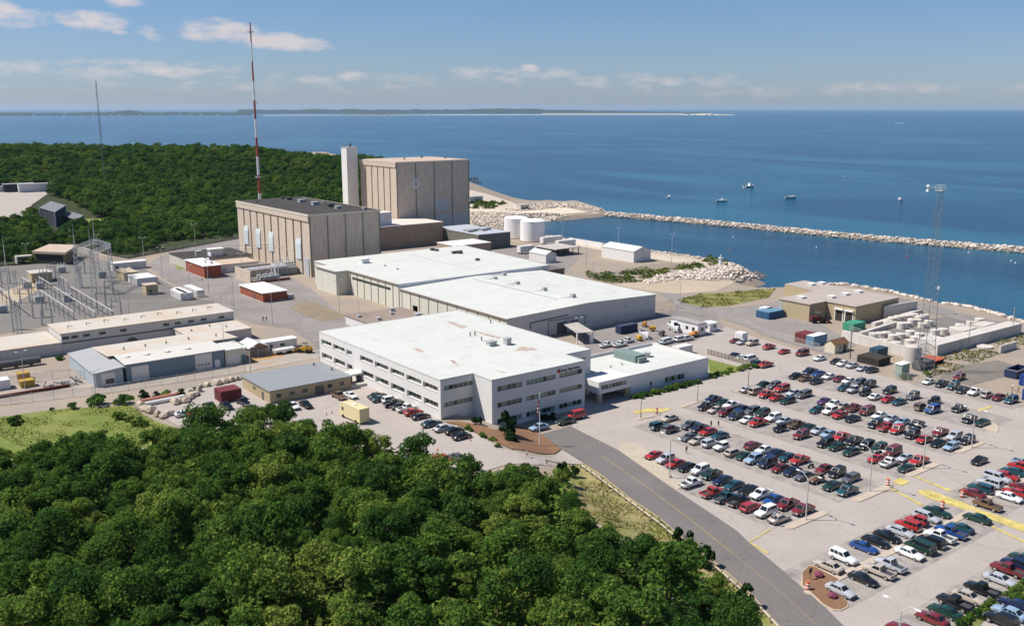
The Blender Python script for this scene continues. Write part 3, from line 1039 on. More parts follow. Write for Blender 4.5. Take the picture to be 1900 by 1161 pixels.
def shrub(px, py, s, label, group=None, dark=False, z=None, cat='shrub', name='shrub'):
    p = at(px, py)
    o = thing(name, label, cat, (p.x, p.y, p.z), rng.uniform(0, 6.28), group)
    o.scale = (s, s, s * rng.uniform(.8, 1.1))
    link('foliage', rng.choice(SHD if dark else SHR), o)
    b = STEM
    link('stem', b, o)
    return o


_b = MB()
for i in range(4):
    a = i * 1.7
    _b.tube((0, 0, -.2), (math.cos(a) * .4, math.sin(a) * .4, .9), .05, 4, .02)
STEM = me_from('stem', _b.v, _b.f, [M_bark])

# ------------------------------------------------------------------ large buildings
M_white = rib_mat('white_siding', (0.68, 0.65, 0.62), 0.9, .10, 0, .6, .06)
M_whiteroof = mat('white_roof', (0.60, 0.60, 0.555), .75, .12, .12, .07, 2.5, col2=(0.535, 0.535, 0.495), crack=.05, seam=.08)
M_grn = rib_mat('pale_panel', (0.60, 0.575, 0.48), 5.5, .10, 0, .7, .10)
M_greywall = rib_mat('grey_siding', (0.56, 0.53, 0.50), 0.8, .10, 0, .7, .08)
M_pre = rib_mat('precast_tan', (0.56, 0.455, 0.36), 1.3, .26, 2.2, .85, .12, .12)
M_pre2 = rib_mat('precast_front', (0.53, 0.44, 0.36), 1.0, .34, 2.6, .85, .14, .18)
M_prew = mat('precast_cap', (0.55, 0.48, 0.40), .85, .15, .3)
M_joint = mat('dark_joint', (0.12, 0.13, 0.10), .9, .1)
M_black = mat('black_gravel_and_doorway_shade', (0.052, 0.046, 0.042), .95, .45, .12, .2, 1.5)
M_glass = mat('dark_glass', (0.018, 0.035, 0.026), .08, .3, 1.0, .2, 3, spec=.6)
M_blind = mat('blind_glass', (0.20, 0.27, 0.20), .25, .3, .6, .2, 2, spec=.5)
M_alu = mat('aluminium', (0.55, 0.56, 0.56), .4, .08, 1, metal=.6)
M_rustred = mat('rust_red', (0.46, 0.35, 0.30), .9, .8, .9, .5, 3)
M_dkgrey = mat('dark_grey_metal', (0.10, 0.10, 0.10), .6, .2, .6)
M_ltgrey = mat('light_grey_metal', (0.42, 0.42, 0.42), .55, .12, .6)
M_tanroof = mat('tan_roof', (0.50, 0.39, 0.29), .9, .14, .10, .05, 2, col2=(0.46, 0.37, 0.30))
M_brick = rib_mat('red_brick', (0.30, 0.085, 0.045), .6, .18, .3, .85, .15)
M_tan = rib_mat('tan_wall', (0.42, 0.33, 0.20), 2.4, .08, 0, .8, .08)
M_concw = mat('weathered_concrete', (0.50, 0.45, 0.40), .9, .18, .25, .08, 3)
M_blue = rib_mat('blue_siding', (0.175, 0.235, 0.275), .6, .10, 0, .7, .10)
M_blue2 = rib_mat('faded_blue_siding', (0.36, 0.41, 0.44), .6, .10, 0, .7, .12)
M_rustroof = mat('rusty_flat_roof', (0.54, 0.495, 0.44), .9, .16, .12, .08, 2, col2=(0.49, 0.40, 0.31))
M_greyroof = rib_mat('grey_metal_roof', (0.27, 0.275, 0.285), .8, .10, 0, .5, .08)
M_tarp = mat('white_sheeting', (0.74, 0.72, 0.70), .7, .06, .3)
M_wood = mat('weathered_wood', (0.25, 0.19, 0.14), .9, .3, 1.2)


def win(par, face, c, a0, a1, z0, z1, n=4, depth=.22, blind=.4, sill=True, name='window'):
    """window filling a recessed opening; face '-y' (c is y, a is x) or '-x' (c is x, a is y)"""
    P = (lambda a, z, d: (a, c + d, z)) if face == '-y' else (lambda a, z, d: (c + d, a, z))
    flip = face == '-x'
    b, fr = MB(), MB()
    w = (a1 - a0) / n

    def q(mb, u0, u1, v0, v1, d, m=0):
        pts_ = [P(u0, v0, d), P(u1, v0, d), P(u1, v1, d), P(u0, v1, d)]
        mb.quad(*(pts_[::-1] if flip else pts_), m)

    def bar(u0, u1, v0, v1, d0, d1):
        p, r_ = P(u0, v0, d0), P(u1, v1, d1)
        fr.box(min(p[0], r_[0]), max(p[0], r_[0]), min(p[1], r_[1]), max(p[1], r_[1]), min(p[2], r_[2]), max(p[2], r_[2]))
    for i in range(n):
        q(b, a0 + i * w, a0 + (i + 1) * w, z0, z1, depth - .03, 1 if rng.random() < blind else 0)
    o = b.build(name, [M_glass, M_blind], par)
    for i in range(n + 1):
        u = a0 + i * w
        bar(max(a0, u - .05), min(a1, u + .05), z0, z1, depth - .09, depth - .035)
    if sill:
        bar(a0 - .02, a1 + .02, z0 - .10, z0 - .004, -.06, depth * .5)
    fr.build('frame', M_alu, o)
    return o


def roof_unit(par, x, y, z, sx, sy, h, name='roof_vent', m=None):
    b = MB()
    b.box(x - sx / 2, x + sx / 2, y - sy / 2, y + sy / 2, z - .02, z + h * .82)
    b.box(x - sx * .58, x + sx * .58, y - sy * .58, y + sy * .58, z + h * .82, z + h)
    return b.build(name, m or M_ltgrey, par)


def pipe_vent(par, x, y, z, r, h, name='vent_pipe', m=None):
    b = MB()
    b.cyl(x, y, z - .02, z + h * .8, r, 8)
    b.cyl(x, y, z + h * .8, z + h, r * 1.7, 8, r * .6)
    return b.build(name, m or M_dkgrey, par)


def stain(par, pts_px, z, m=None, name='rust_stain'):
    poly = [W0(px, py, z) for px, py in pts_px]
    P = densify(poly, .8)
    P = [(x + rng.uniform(-.3, .3), y + rng.uniform(-.3, .3)) for x, y in P]
    b = MB()
    t_ = tessellate_polygon([[Vector((x, y, 0)) for x, y in P]])
    b.add([(x, y, z + .02) for x, y in P], [list(f) if (Vector((*P[f[1]], 0)) - Vector((*P[f[0]], 0))).cross(Vector((*P[f[2]], 0)) - Vector((*P[f[0]], 0))).z > 0 else list(f)[::-1] for f in t_])
    return b.build(name, m or M_rustred, par)


# ---- three-storey office block
OZ = 12.13
of = thing('office_building', 'three storey white office block with strip windows and a broad flat white roof', 'office building', (125, 169.7, 0))
OP = [(124.3, 169.7), (152.9, 169.7), (152.9, 177.2), (161.5, 177.2), (161.5, 238.5), (115, 238.5), (115, 177), (124.3, 177)]
UP = [(231.2, 237.4), (223.6, 230.3), (219.5, 222.7), (208.3, 215.2), (200.6, 207.4), (193, 199.6), (185.4, 192), (178.1, 184.5)]
LO = [(231.2, 237.4), (223.6, 230.1), (219.5, 222.5), (208.2, 214.4), (200.6, 207.3), (192.9, 199.5), (185.3, 191.9), (178.1, 184.3)]
FX = [(125.9, 133.1), (134.4, 143.4), (144.6, 151.9)]
FZ = [(9.05, 10.25), (5.2, 6.35), (1.2, 2.4)]
w = MB()
w.facade((115, 238.5), (0, -1), 61.5, -1, OZ, [(238.5 - b_, 238.5 - a_, 8.8, 10.15) for a_, b_ in UP] + [(238.5 - b_, 238.5 - a_, 4.8, 6.32) for a_, b_ in LO], .75)
w.facade((115, 177), (1, 0), 9.3, -1, OZ, [(.95, 9.15, 9.4, 10.45), (.95, 9.15, 5.4, 6.5), (.5, 5.2, .9, 3.05)], .3)
w.quad((124.3, 177, -1), (124.3, 169.7, -1), (124.3, 169.7, OZ), (124.3, 177, OZ))
w.facade((124.3, 169.7), (1, 0), 28.6, -1, OZ, [(a_ - 124.3, b_ - 124.3, c_, d_) for a_, b_ in FX for c_, d_ in FZ], .3)
w.quad((152.9, 169.7, -1), (152.9, 177.2, -1), (152.9, 177.2, OZ), (152.9, 169.7, OZ))
w.facade((152.9, 177.2), (1, 0), 8.6, -1, OZ, [(2.3, 6.8, 9.05, 10.3)], .3)
w.quad((161.5, 177.2, -1), (161.5, 238.5, -1), (161.5, 238.5, OZ), (161.5, 177.2, OZ))
w.quad((161.5, 238.5, -1), (115, 238.5, -1), (115, 238.5, OZ), (161.5, 238.5, OZ))
w.build('wall', M_white, of)
w = MB()
w.add([(x, y, OZ + .004) for x, y in OP], [list(range(len(OP)))])
n = len(OP)
for i in range(n):                                        # metal edge strip round the roof
    a_, b_ = Vector((*OP[i], 0)), Vector((*OP[(i + 1) % n], 0))
    d = (b_ - a_).normalized()
    o_ = Vector((d.y, -d.x, 0)) * .06
    w.quad((a_ + o_)[:2] + (OZ - .28,), (b_ + o_)[:2] + (OZ - .28,), (b_ + o_)[:2] + (OZ + .06,), (a_ + o_)[:2] + (OZ + .06,))
    w.quad((a_ + o_)[:2] + (OZ + .06,), (b_ + o_)[:2] + (OZ + .06,), (b_ - o_ * 3)[:2] + (OZ + .06,), (a_ - o_ * 3)[:2] + (OZ + .06,))
rf = w.build('roof', M_whiteroof, of)
for a_, b_ in UP:
    win(of, '-x', 115, a_, b_, 8.8, 10.15, 4, .75, .12)
for a_, b_ in LO:
    win(of, '-x', 115, a_, b_, 4.8, 6.32, 4, .75, .12)
for a_, b_ in FX:
    for c_, d_ in FZ:
        win(of, '-y', 169.7, a_, b_, c_, d_, 5 if b_ - a_ < 8 else 7, .3, .55)
win(of, '-y', 177, 115.95, 124.15, 9.4, 10.45, 6, .3, .5)
win(of, '-y', 177, 115.95, 124.15, 5.4, 6.5, 6, .3, .4)
win(of, '-y', 177.2, 155.2, 159.7, 9.05, 10.3, 3, .3, .2)
b = MB()
b.box(115.5, 120.2, 177.18, 177.28, .9, 3.05)
for i in range(4):
    b.box(115.55, 120.15, 177.14, 177.18, 1.0 + i * .5, 1.06 + i * .5)
b.build('garage_door', M_ltgrey, of)
for q in (zp(820, 460, 3.871, (15, 515), (70, 530), (190, 565), (150, 575), (95, 560)), zp(820, 460, 3.871, (200, 585), (300, 610), (430, 640), (400, 650), (320, 628)),
          zp(820, 460, 3.871, (525, 735), (570, 705), (640, 715), (690, 730), (600, 738)), zp(420, 440, 3.871, (1330, 795), (1385, 795), (1430, 830), (1370, 818)),
          zp(420, 440, 3.871, (1612, 880), (1640, 885), (1672, 917), (1640, 905)), zp(820, 460, 3.871, (62, 805), (125, 842), (118, 848), (70, 815)),
          zp(820, 460, 3.871, (385, 875), (465, 893), (455, 900), (395, 882))):
    stain(of, q, OZ + .02)
for (zx, zy, sx, sy, h) in ((355, 700, 2.2, 1.8, 1.3), (470, 693, 1.5, 1.5, 1.9)):
    x, y = W0(820 + zx / 3.871, 460 + zy / 3.871, OZ)
    roof_unit(of, x, y, OZ, sx, sy, h)
for (zx, zy) in ((203, 632), (237, 628), (285, 665), (350, 540)):
    x, y = W0(820 + zx / 3.871, 460 + zy / 3.871, OZ)
    pipe_vent(of, x, y, OZ, .16, 1.1)
# entrance stair and canopy on the sunny side
b = MB()
b.box(108.6, 114.97, 214.2, 218.6, 5.1, 5.5)
b.build('entrance_canopy', M_whiteroof, of)
for (x, y) in ((108.9, 214.5), (108.9, 218.3), (112, 214.5)):
    c = MB()
    c.box(x - .14, x + .14, y - .14, y + .14, 2.3, 5.1)
    c.build('canopy_post', M_dkgrey, of)
b = MB()
b.box(114.9, 114.98, 215, 217.5, 2.5, 4.7)
b.build('entrance_door', M_dkgrey, of)
b = MB()
b.box(110.5, 114.97, 211.9, 213.9, 2.3, 3.3)
b.box(109.5, 110.5, 211.9, 213.9, 2.3, 2.8)
b.build('entrance_steps', M_concw, of)
# lettering high on the front
sg = MB()
sg.box(143.95, 144.75, 169.58, 169.69, 10.42, 11.3)
lg = sg.build('sign_emblem', mat('sign_red', (0.55, 0.06, 0.03), .5, .05), of)
e_ = MB()
for k, (u0, u1) in enumerate(((.12, .68), (.12, .5), (.12, .68))):
    e_.box(143.95 + u0, 143.95 + u1, 169.54, 169.578, 10.55 + k * .26, 10.64 + k * .26)
e_.build('emblem_bars', mat('sign_dark', (0.02, 0.02, 0.022), .6, .05), lg)


def text_mesh(s, size, name):
    cu = bpy.data.curves.new(name, 'FONT')
    cu.body = s
    cu.size = size
    cu.extrude = 0.03
    o = bpy.data.objects.new('tmp', cu)
    COL.objects.link(o)
    bpy.context.view_layer.update()
    me = bpy.data.meshes.new_from_object(o.evaluated_get(bpy.context.evaluated_depsgraph_get()))
    bpy.data.objects.remove(o)
    me.name = name
    return me


tm = text_mesh('Entergy  Pilgrim Station', 0.80, 'lettering')
xs_ = [v.co.x for v in tm.vertices]
kx = 6.15 / (max(xs_) - min(xs_))
for v in tm.vertices:
    v.co.x = (v.co.x - min(xs_)) * kx
tm.materials.clear()
tm.materials.append(MATS['sign_dark'])
lt = link('lettering', tm, of, Vector((144.95, 169.63, 10.58)) - of.location)
lt.rotation_euler = (math.pi / 2, 0, 0)

# ---- single-storey annex with the covered entrance
an = thing('office_annex', 'single storey white annex with raised parapet and covered car entrance', 'office annex', (158, 170, 0))
AZ_, RZ_ = 5.5, 4.55
w = MB()
w.facade((168.9, 169.9), (1, 0), 30.0, -.6, AZ_, [(12.9, 20.4, 1.25, 2.65)], .25)
w.quad((198.9, 169.9, -.6), (198.9, 191.7, -.6), (198.9, 191.7, AZ_), (198.9, 169.9, AZ_))
w.quad((198.9, 191.7, -.6), (162, 191.7, -.6), (162, 191.7, AZ_), (198.9, 191.7, AZ_))
w.quad((162, 191.7, -.6), (162, 177, -.6), (162, 177, AZ_), (162, 191.7, AZ_))
w.quad((162, 177, -.6), (168.9, 177, -.6), (168.9, 177, AZ_), (162, 177, AZ_))
w.quad((168.9, 177, -.6), (168.9, 169.9, -.6), (168.9, 169.9, AZ_), (168.9, 177, AZ_))
# inner faces of the parapet
for (p_, q_) in (((162.3, 191.4), (198.6, 191.4)), ((198.6, 191.4), (198.6, 170.2)), ((198.6, 170.2), (169.2, 170.2))):
    w.quad((*p_, RZ_), (*q_, RZ_), (*q_, AZ_), (*p_, AZ_))
for x0, x1, y0, y1 in ((162, 198.9, 191.4, 191.7), (198.6, 198.9, 169.9, 191.4), (168.9, 198.6, 169.9, 170.2)):
    w.quad((x0, y0, AZ_), (x1, y0, AZ_), (x1, y1, AZ_), (x0, y1, AZ_))
w.build('wall', M_white, an)
b = MB()
b.quad((162.3, 170.2, RZ_ + .35), (198.6, 170.2, RZ_ + .35), (198.6, 191.4, RZ_ + .1), (162.3, 191.4, RZ_ + .1))
b.build('roof', M_whiteroof, an)
w = MB()
w.facade((157.6, 169.65), (1, 0), 11.3, 2.5, 5.62, [(.9, 9.6, 3.55, 4.65)], .25)
w.quad((157.6, 177.1, 2.5), (157.6, 169.65, 2.5), (157.6, 169.65, 5.62), (157.6, 177.1, 5.62))
w.quad((168.9, 169.65, 2.5), (168.9, 177.1, 2.5), (168.9, 177.1, 5.62), (168.9, 169.65, 5.62))
w.quad((157.6, 169.65, 2.5), (157.6, 177.1, 2.5), (168.9, 177.1, 2.5), (168.9, 169.65, 2.5))
w.quad((157.6, 169.65, 5.62), (168.9, 169.65, 5.62), (168.9, 177.1, 5.62), (157.6, 177.1, 5.62))
w.box(153.0, 162, 177.22, 191.6, 2.6, 5.0)
w.build('entrance_canopy', M_white, an)
win(an, '-y', 169.65, 158.5, 167.2, 3.55, 4.65, 7, .25, .5)
win(an, '-y', 169.9, 181.8, 189.3, 1.25, 2.65, 6, .25, .1)
for (x, y) in ((158.3, 170.2), (168.0, 170.3), (158.3, 176.4), (168.0, 176.4)):
    c = MB()
    c.box(x - .55, x + .55, y - .5, y + .5, -.3, 2.5)
    c.build('column', mat('tan_column', (0.48, 0.35, 0.22), .85, .1), an)
x, y = W0(820 + 1340 / 3.871, 460 + 800 / 3.871, RZ_)
b = MB()
b.box(x - 2.0, x + 2.0, y - 4.6, y + 3.9, RZ_ + .2, RZ_ + 2.2)
b.box(x - 1.5, x + 1.5, y - 5.6, y - 4.6, RZ_ + .2, RZ_ + 1.7)
for k in range(6):
    b.box(x - 2.05, x - 2.0, y - 4 + k * 1.3, y - 3.75 + k * 1.3, RZ_ + .25, RZ_ + 2.2)
b.build('rooftop_unit', rib_mat('green_grey_unit', (0.20, 0.26, 0.24), 1.3, .2, 0, .6, .1), an)
x, y = W0(820 + 1475 / 3.871, 460 + 785 / 3.871, RZ_)
b = MB()
b.cyl(x, y, RZ_, RZ_ + .7, .5, 10)
b.cyl(x, y, RZ_ + .7, RZ_ + 1.5, .75, 12, 1.1)
b.build('exhaust_fan', M_ltgrey, an)
for (zx, zy) in ((1212, 860), (1292, 840), (1245, 895)):
    x, y = W0(820 + zx / 3.871, 460 + zy / 3.871, RZ_ + .2)
    pipe_vent(an, x, y, RZ_ + .2, .13, .7)
b = MB()
b.box(176.1, 176.8, 169.78, 169.88, 1.6, 2.5)
b.box(176.2, 176.6, 169.78, 169.88, 1.0, 1.35)
b.build('wall_meter', M_dkgrey, an)

# ---- two white-roofed warehouses
wa = thing('warehouse', 'near white roofed warehouse with grey gable front and loading doors', 'warehouse', (177.5, 234.2, 0))
ZE, ZR = 7.75, 8.75
w = MB()
sw_ = MB()
sw_.facade((177.5, 299.8), (0, -1), 65.6, -1.5, ZE, [(9, 12.5, -1.2, 3.2)], .5)
sw_.build('side_wall', M_grn, wa)
w.add([(177.5, 234.2, -1.5), (244.2, 234.2, -1.5), (244.2, 234.2, ZE), (211.5, 234.2, ZR), (177.5, 234.2, ZE)], [[0, 1, 2, 3, 4]])
w.quad((244.2, 234.2, -1.5), (244.2, 299.8, -1.5), (244.2, 299.8, ZE), (244.2, 234.2, ZE))
w.build('wall', M_greywall, wa)
w = MB()
for (xa, za, xb, zb) in ((177.1, ZE, 211.5, ZR), (211.5, ZR, 244.6, ZE)):
    w.add([(xa, 233.9, za + .02), (xb, 233.9, zb + .02), (xb, 299.8, zb + .02), (xa, 299.8, za + .02), (xa, 233.9, za + .26), (xb, 233.9, zb + .26), (xb, 299.8, zb + .26), (xa, 299.8, za + .26)],
          [[0, 3, 2, 1], [4, 5, 6, 7], [0, 1, 5, 4], [1, 2, 6, 5], [2, 3, 7, 6], [3, 0, 4, 7]])
w.build('roof', M_whiteroof, wa)
b = MB()
b.box(207.2, 207.5, 245, 294.8, ZR - .02 + .22, ZR + .30)
b.build('roof_seam', M_ltgrey, wa)
b = MB()
b.box(177.0, 177.12, 233.9, 299.8, ZE - .15, ZE + .28)
b.build('eaves_trim', M_wood, wa)
for y in range(238, 299, 6):
    b = MB()
    b.box(177.36, 177.49, y - .12, y + .12, -1, ZE - .15)
    b.build('downpipe', M_wood, wa)
for (x0, x1) in ((198.0, 202.5), (204.0, 208.2)):
    b = MB()
    b.box(x0, x1, 234.08, 234.19, -.2, 3.9)
    d_ = b.build('loading_door', M_dkgrey, wa)
    f_ = MB()
    f_.box(x0 - .35, x0, 233.98, 234.19, -.2, 4.2)
    f_.box(x1, x1 + .35, 233.98, 234.19, -.2, 4.2)
    f_.box(x0, x1, 233.98, 234.19, 3.9, 4.2)
    f_.build('door_frame', M_white, d_)
b = MB()
b.path([(187, 234, 3.4), (187, 234, 5.3), (203, 234, 5.9)], .16, 5)
b.path([(194.5, 234, .2), (194.5, 234, 4.9), (210.5, 234, 4.9), (210.5, 234, .2)], .09, 5)
b.build('wall_duct', M_dkgrey, wa)
for (zx, zy, h) in ((380, 228, 1.2), (540, 265, 1.3), (735, 312, 1.5), (940, 362, 1.6), (445, 198, 1.0)):
    x, y = W0(820 + zx / 3.871, 460 + zy / 3.871, 8.6)
    b = MB()
    b.box(x - .8, x + .8, y - .7, y + .7, 8.4, 8.6 + h)
    b.tube((x - 1, y, 9.2), (x - 5.5, y + 2.4, 8.75), .14, 5)
    b.build('roof_fan', M_ltgrey, wa)
for x in (219, 229.5, 240.5):
    b = MB()
    b.box(x - .2, x + .2, 233.6, 234.19, 5.2, 5.5)
    b.box(x - .7, x + .5, 233.3, 233.7, 5.1, 5.35)
    b.build('wall_lamp', M_tarp, wa)

wb = thing('warehouse', 'far white roofed warehouse with pale green panelled side and a stepped corner', 'warehouse', (177, 300, 0))
Z1 = 9.25
w = MB()
WP = [(177.2, 300), (249, 300), (254, 369), (177.2, 369), (177.2, 356), (171.6, 356), (171.6, 338.6), (177.2, 338.6)]
w.facade((177.2, 369), (0, -1), 13, -1.5, Z1, [(2, 8.5, 6.6, 7.6), (4, 7, .8, 1.8)], .2)
w.facade((171.6, 356), (0, -1), 17.4, -1.5, Z1, [], .2)
w.quad((177.2, 356, -1.5), (171.6, 356, -1.5), (171.6, 356, Z1), (177.2, 356, Z1))
w.quad((171.6, 338.6, -1.5), (177.2, 338.6, -1.5), (177.2, 338.6, Z1), (171.6, 338.6, Z1))
w.facade((177.2, 338.6), (0, -1), 38.6, -1.5, Z1, [(3, 33, 6.2, 7.3)], .2)
w.quad((177.2, 300, -1.5), (249, 300, -1.5), (249, 300, Z1), (177.2, 300, Z1))
w.quad((249, 300, -1.5), (254, 369, -1.5), (254, 369, Z1), (249, 300, Z1))
w.quad((254, 369, -1.5), (177.2, 369, -1.5), (177.2, 369, Z1), (254, 369, Z1))
w.build('wall', M_grn, wb)
w = MB()
w.prism([(x + (-.25 if x < 200 else .25), y) for x, y in WP], Z1 + .01, Z1 + .3)
w.build('roof', M_whiteroof, wb)
b = MB()
b.box(177.5, 249.2, 299.8, 299.98, 8.2, Z1 + .31)
b.build('fascia', mat('pale_violet_fascia', (0.62, 0.61, 0.64), .7, .08, .3), wb)
win(wb, '-x', 177.2, 305.6, 335.6, 6.2, 7.3, 12, .2, .05, False)
win(wb, '-x', 177.2, 360.5, 367, 6.6, 7.6, 3, .2, .05, False)
win(wb, '-x', 177.2, 362, 365, .8, 1.8, 2, .2, .05, False)
for y in (304, 309.5, 315, 320.5, 326, 331.5, 337):
    b = MB()
    b.box(177.04, 177.19, y - .13, y + .13, -1, Z1)
    b.build('wall_rib', M_wood, wb)
b = MB()
b.box(176.7, 176.94, 299.9, 338.4, Z1 - .1, Z1 + .32)
b.box(171.1, 171.34, 338.6, 356, Z1 - .1, Z1 + .32)
b.build('eaves_trim', M_wood, wb)
for q in (zp(420, 440, 3.871, (1305, 128), (1790, 242)), zp(420, 440, 3.871, (1420, 155), (1690, 118)), zp(420, 440, 3.871, (1620, 198), (1858, 178))):
    (xa, ya), (xb, yb) = W0(*q[0], Z1), W0(*q[1], Z1)
    d = Vector((yb - ya, xa - xb)).normalized() * .17
    b = MB()
    b.quad((xa - d.x, ya - d.y, Z1 + .33), (xb - d.x, yb - d.y, Z1 + .33), (xb + d.x, yb + d.y, Z1 + .33), (xa + d.x, ya + d.y, Z1 + .33))
    b.build('roof_seam', M_ltgrey, wb)
for (zx, zy, s_) in ((990, 190, 2.6), (1480, 100, 1.4), (1510, 104, 1.2), (1635, 122, 1.4), (1675, 122, 1.7), (1803, 172, 1.2), (1140, 212, .5), (1230, 236, .5)):
    x, y = W0(420 + zx / 3.871, 440 + zy / 3.871, Z1)
    roof_unit(wb, x, y, Z1 + .3, s_ * 1.3, s_, s_ * .75, 'roof_vent', M_tarp if zx == 990 else M_dkgrey)

# ---- turbine hall
tb = thing('turbine_hall', 'long tan precast turbine hall with dark pilasters and a black gravel roof', 'power plant hall', (182.3, 383.2, 0))
TZ = 27.6
w = MB()
# sunny long side: slabs with deep joints between
ys = list(np.linspace(383.2, 464.5, 11))
w.quad((182.9, 464.5, -1), (182.9, 383.2, -1), (182.9, 383.2, TZ), (182.9, 464.5, TZ), 1)
w.quad((182.3, 383.2, -1), (217.5, 383.2, -1), (217.5, 383.2, TZ), (182.3, 383.2, TZ), 2)
w.quad((217.5, 383.2, -1), (217.5, 464.5, -1), (217.5, 464.5, TZ), (217.5, 383.2, TZ), 2)
w.quad((217.5, 464.5, -1), (182.3, 464.5, -1), (182.3, 464.5, TZ), (217.5, 464.5, TZ), 2)
w.build('wall', [M_pre, M_joint, M_pre2], tb)
for i, (ya, yb) in enumerate(zip(ys, ys[1:])):
    b = MB()
    b.box(182.2, 182.9, ya + (.0 if i == 0 else .75), yb - .75 + (.75 if i == 9 else 0), -1, TZ - 3.2)
    b.build('facade_bay', M_pre, tb)
b = MB()
b.box(181.7, 182.88, 383.25, 464.5, TZ - 3.2, TZ - .9)
b.build('cornice_beam', M_pre, tb)
b = MB()
b.box(181.6, 218.0, 382.9, 464.9, TZ - .9, TZ - .1)
b.build('parapet', M_prew, tb)
b = MB()
b.quad((182.3, 383.6, TZ - .08), (217.3, 383.6, TZ - .08), (217.3, 464.2, TZ - .08), (182.3, 464.2, TZ - .08))
b.build('roof', M_black, tb)
for x in (182.6, 191, 199.8, 208.6, 217.2):
    b = MB()
    b.box(x - .22, x + .22, 382.95, 383.19, -1, TZ - .9)
    b.build('pilaster', mat('greenish_joint', (0.17, 0.19, 0.15), .9, .2), tb)
for yc in (454.1, 439.4, 424.3, 394.4):
    b = MB()
    b.box(181.75, 182.18, yc - 2.5, yc + 2.5, 6.8, 13.4)
    b.add([(182.18, yc - 2.5, 13.4), (182.18, yc + 2.5, 13.4), (182.18, yc + 2.5, 16), (182.18, yc - 2.5, 16), (181.75, yc - 2.5, 13.4), (181.75, yc + 2.5, 13.4)], [[4, 5, 2, 3], [4, 3, 0], [5, 1, 2]])
    b.build('louvre_panel', rib_mat('pale_louvre', (0.56, 0.60, 0.60), .5, .15, .8, .6, .1), tb)
b = MB()
b.box(181.85, 182.18, 384.6, 388.6, -.5, 8.0)
b.build('tall_door', mat('grey_door', (0.42, 0.43, 0.47), .6, .1), tb)
for (zx, zy, s_) in ((480, 497, 1.6), (525, 505, 2.4), (617, 522, 2.6), (715, 540, 2.8), (822, 555, 2.8), (880, 567, 2.2), (1070, 572, 1.6), (770, 525, 1.2), (650, 505, 1.0), (300, 520, 1)):
    x, y = W0(400 + zx / 3.871, 240 + zy / 3.871, TZ)
    roof_unit(tb, min(216, x), y, TZ - .1, s_ * 1.1, s_, s_ * .55, 'roof_vent', M_ltgrey if zx % 3 else M_dkgrey)
for y in (ys[2] + 1, ys[3] + .5, ys[3] + 5, ys[5], ys[6] - 2):
    b = MB()
    b.tube((182.2, y, 9.8), (178.6, y + .3, 10.8), .12, 5, .06)
    b.build('bus_insulator', M_tarp, tb)

# ---- link block between the halls
lk = thing('link_block', 'low brown panelled block joining the turbine hall to the reactor building', 'plant building', (217.6, 437, 0))
w = MB()
w.walls([(217.7, 437), (287.4, 437), (287.4, 463.8), (217.7, 463.8)], -1, 12)
w.build('wall', rib_mat('brown_panel', (0.36, 0.27, 0.20), .9, .2, 0, .85, .14, .1), lk)
b = MB()
b.prism([(217.7, 436.8), (287.6, 436.8), (287.6, 463.7), (217.7, 463.7)], 11.7, 12.1)
b.build('roof', mat('pinkish_roof', (0.66, 0.56, 0.50), .85, .1, .15), lk)
wbx = MB()
wbx.box(244, 257.5, 441, 448, 12.1, 18.6)
wbx.box(243.8, 257.7, 440.8, 448.2, 18.6, 19.0)
wbx.build('intake_house', rib_mat('white_louvre', (0.72, 0.70, 0.68), 1.1, .22, 0, .7, .05), lk)

# ---- reactor building
rb = thing('reactor_building', 'tall square tan reactor building with ribbed sides and a round emblem on its front', 'reactor building', (274.6, 464, 0))
RBZ = 43.5
w = MB()
w.quad((275.2, 505.5, -1), (275.2, 464, -1), (275.2, 464, RBZ), (275.2, 505.5, RBZ), 1)
w.quad((274.6, 464, -1), (324, 464, -1), (324, 464, RBZ), (274.6, 464, RBZ), 2)
w.quad((324, 464, -1), (324, 505.5, -1), (324, 505.5, RBZ), (324, 464, RBZ), 2)
w.quad((324, 505.5, -1), (274.6, 505.5, -1), (274.6, 505.5, RBZ), (324, 505.5, RBZ), 2)
w.build('wall', [M_pre, M_joint, M_pre2], rb)
ys = list(np.linspace(464, 505.5, 7))
for i, (ya, yb) in enumerate(zip(ys, ys[1:])):
    b = MB()
    b.box(274.5, 275.2, ya + (.05 if i == 0 else .55), yb - .55, -1, RBZ - 3)
    b.build('facade_bay', M_pre, rb)
b = MB()
b.box(274.1, 275.18, 464.1, 505.5, RBZ - 3, RBZ - .7)
b.build('cornice_beam', M_pre, rb)
b = MB()
b.box(274.0, 324.4, 463.7, 505.9, RBZ - .7, RBZ)
b.build('parapet', M_prew, rb)
b = MB()
b.quad((274.6, 464.4, RBZ + .02), (323.6, 464.4, RBZ + .02), (323.6, 505.2, RBZ + .02), (274.6, 505.2, RBZ + .02))
b.build('roof', mat('pink_gravel_roof', (0.48, 0.37, 0.29), .9, .2, .15), rb)
for x in (274.9, 287.2, 299.5, 311.8, 323.7):
    b = MB()
    b.box(x - .25, x + .25, 463.75, 463.99, -1, RBZ - .7)
    b.build('pilaster', MATS['greenish_joint'], rb)
for (zx, zy, s_) in ((1355, 215, .8), (1100, 212, .7), (1480, 205, 1.0), (1650, 208, .8)):
    x, y = W0(400 + zx / 3.871, 240 + zy / 3.871, RBZ)
    roof_unit(rb, x, y, RBZ, s_, s_, s_, 'roof_vent', M_dkgrey)
for (x0, x1, z0, z1) in ((299.8, 309.5, 14.6, 21.5), (299.8, 323.3, 1, 12.5)):
    b = MB()
    b.box(x0, x1, 463.82, 463.98, z0, z1)
    b.build('patched_panel', rib_mat('faded_panel', (0.47, 0.47, 0.47), 1.2, .25, 0, .8, .3), rb)
xe, ze = 286.9, 31.0
b = MB()
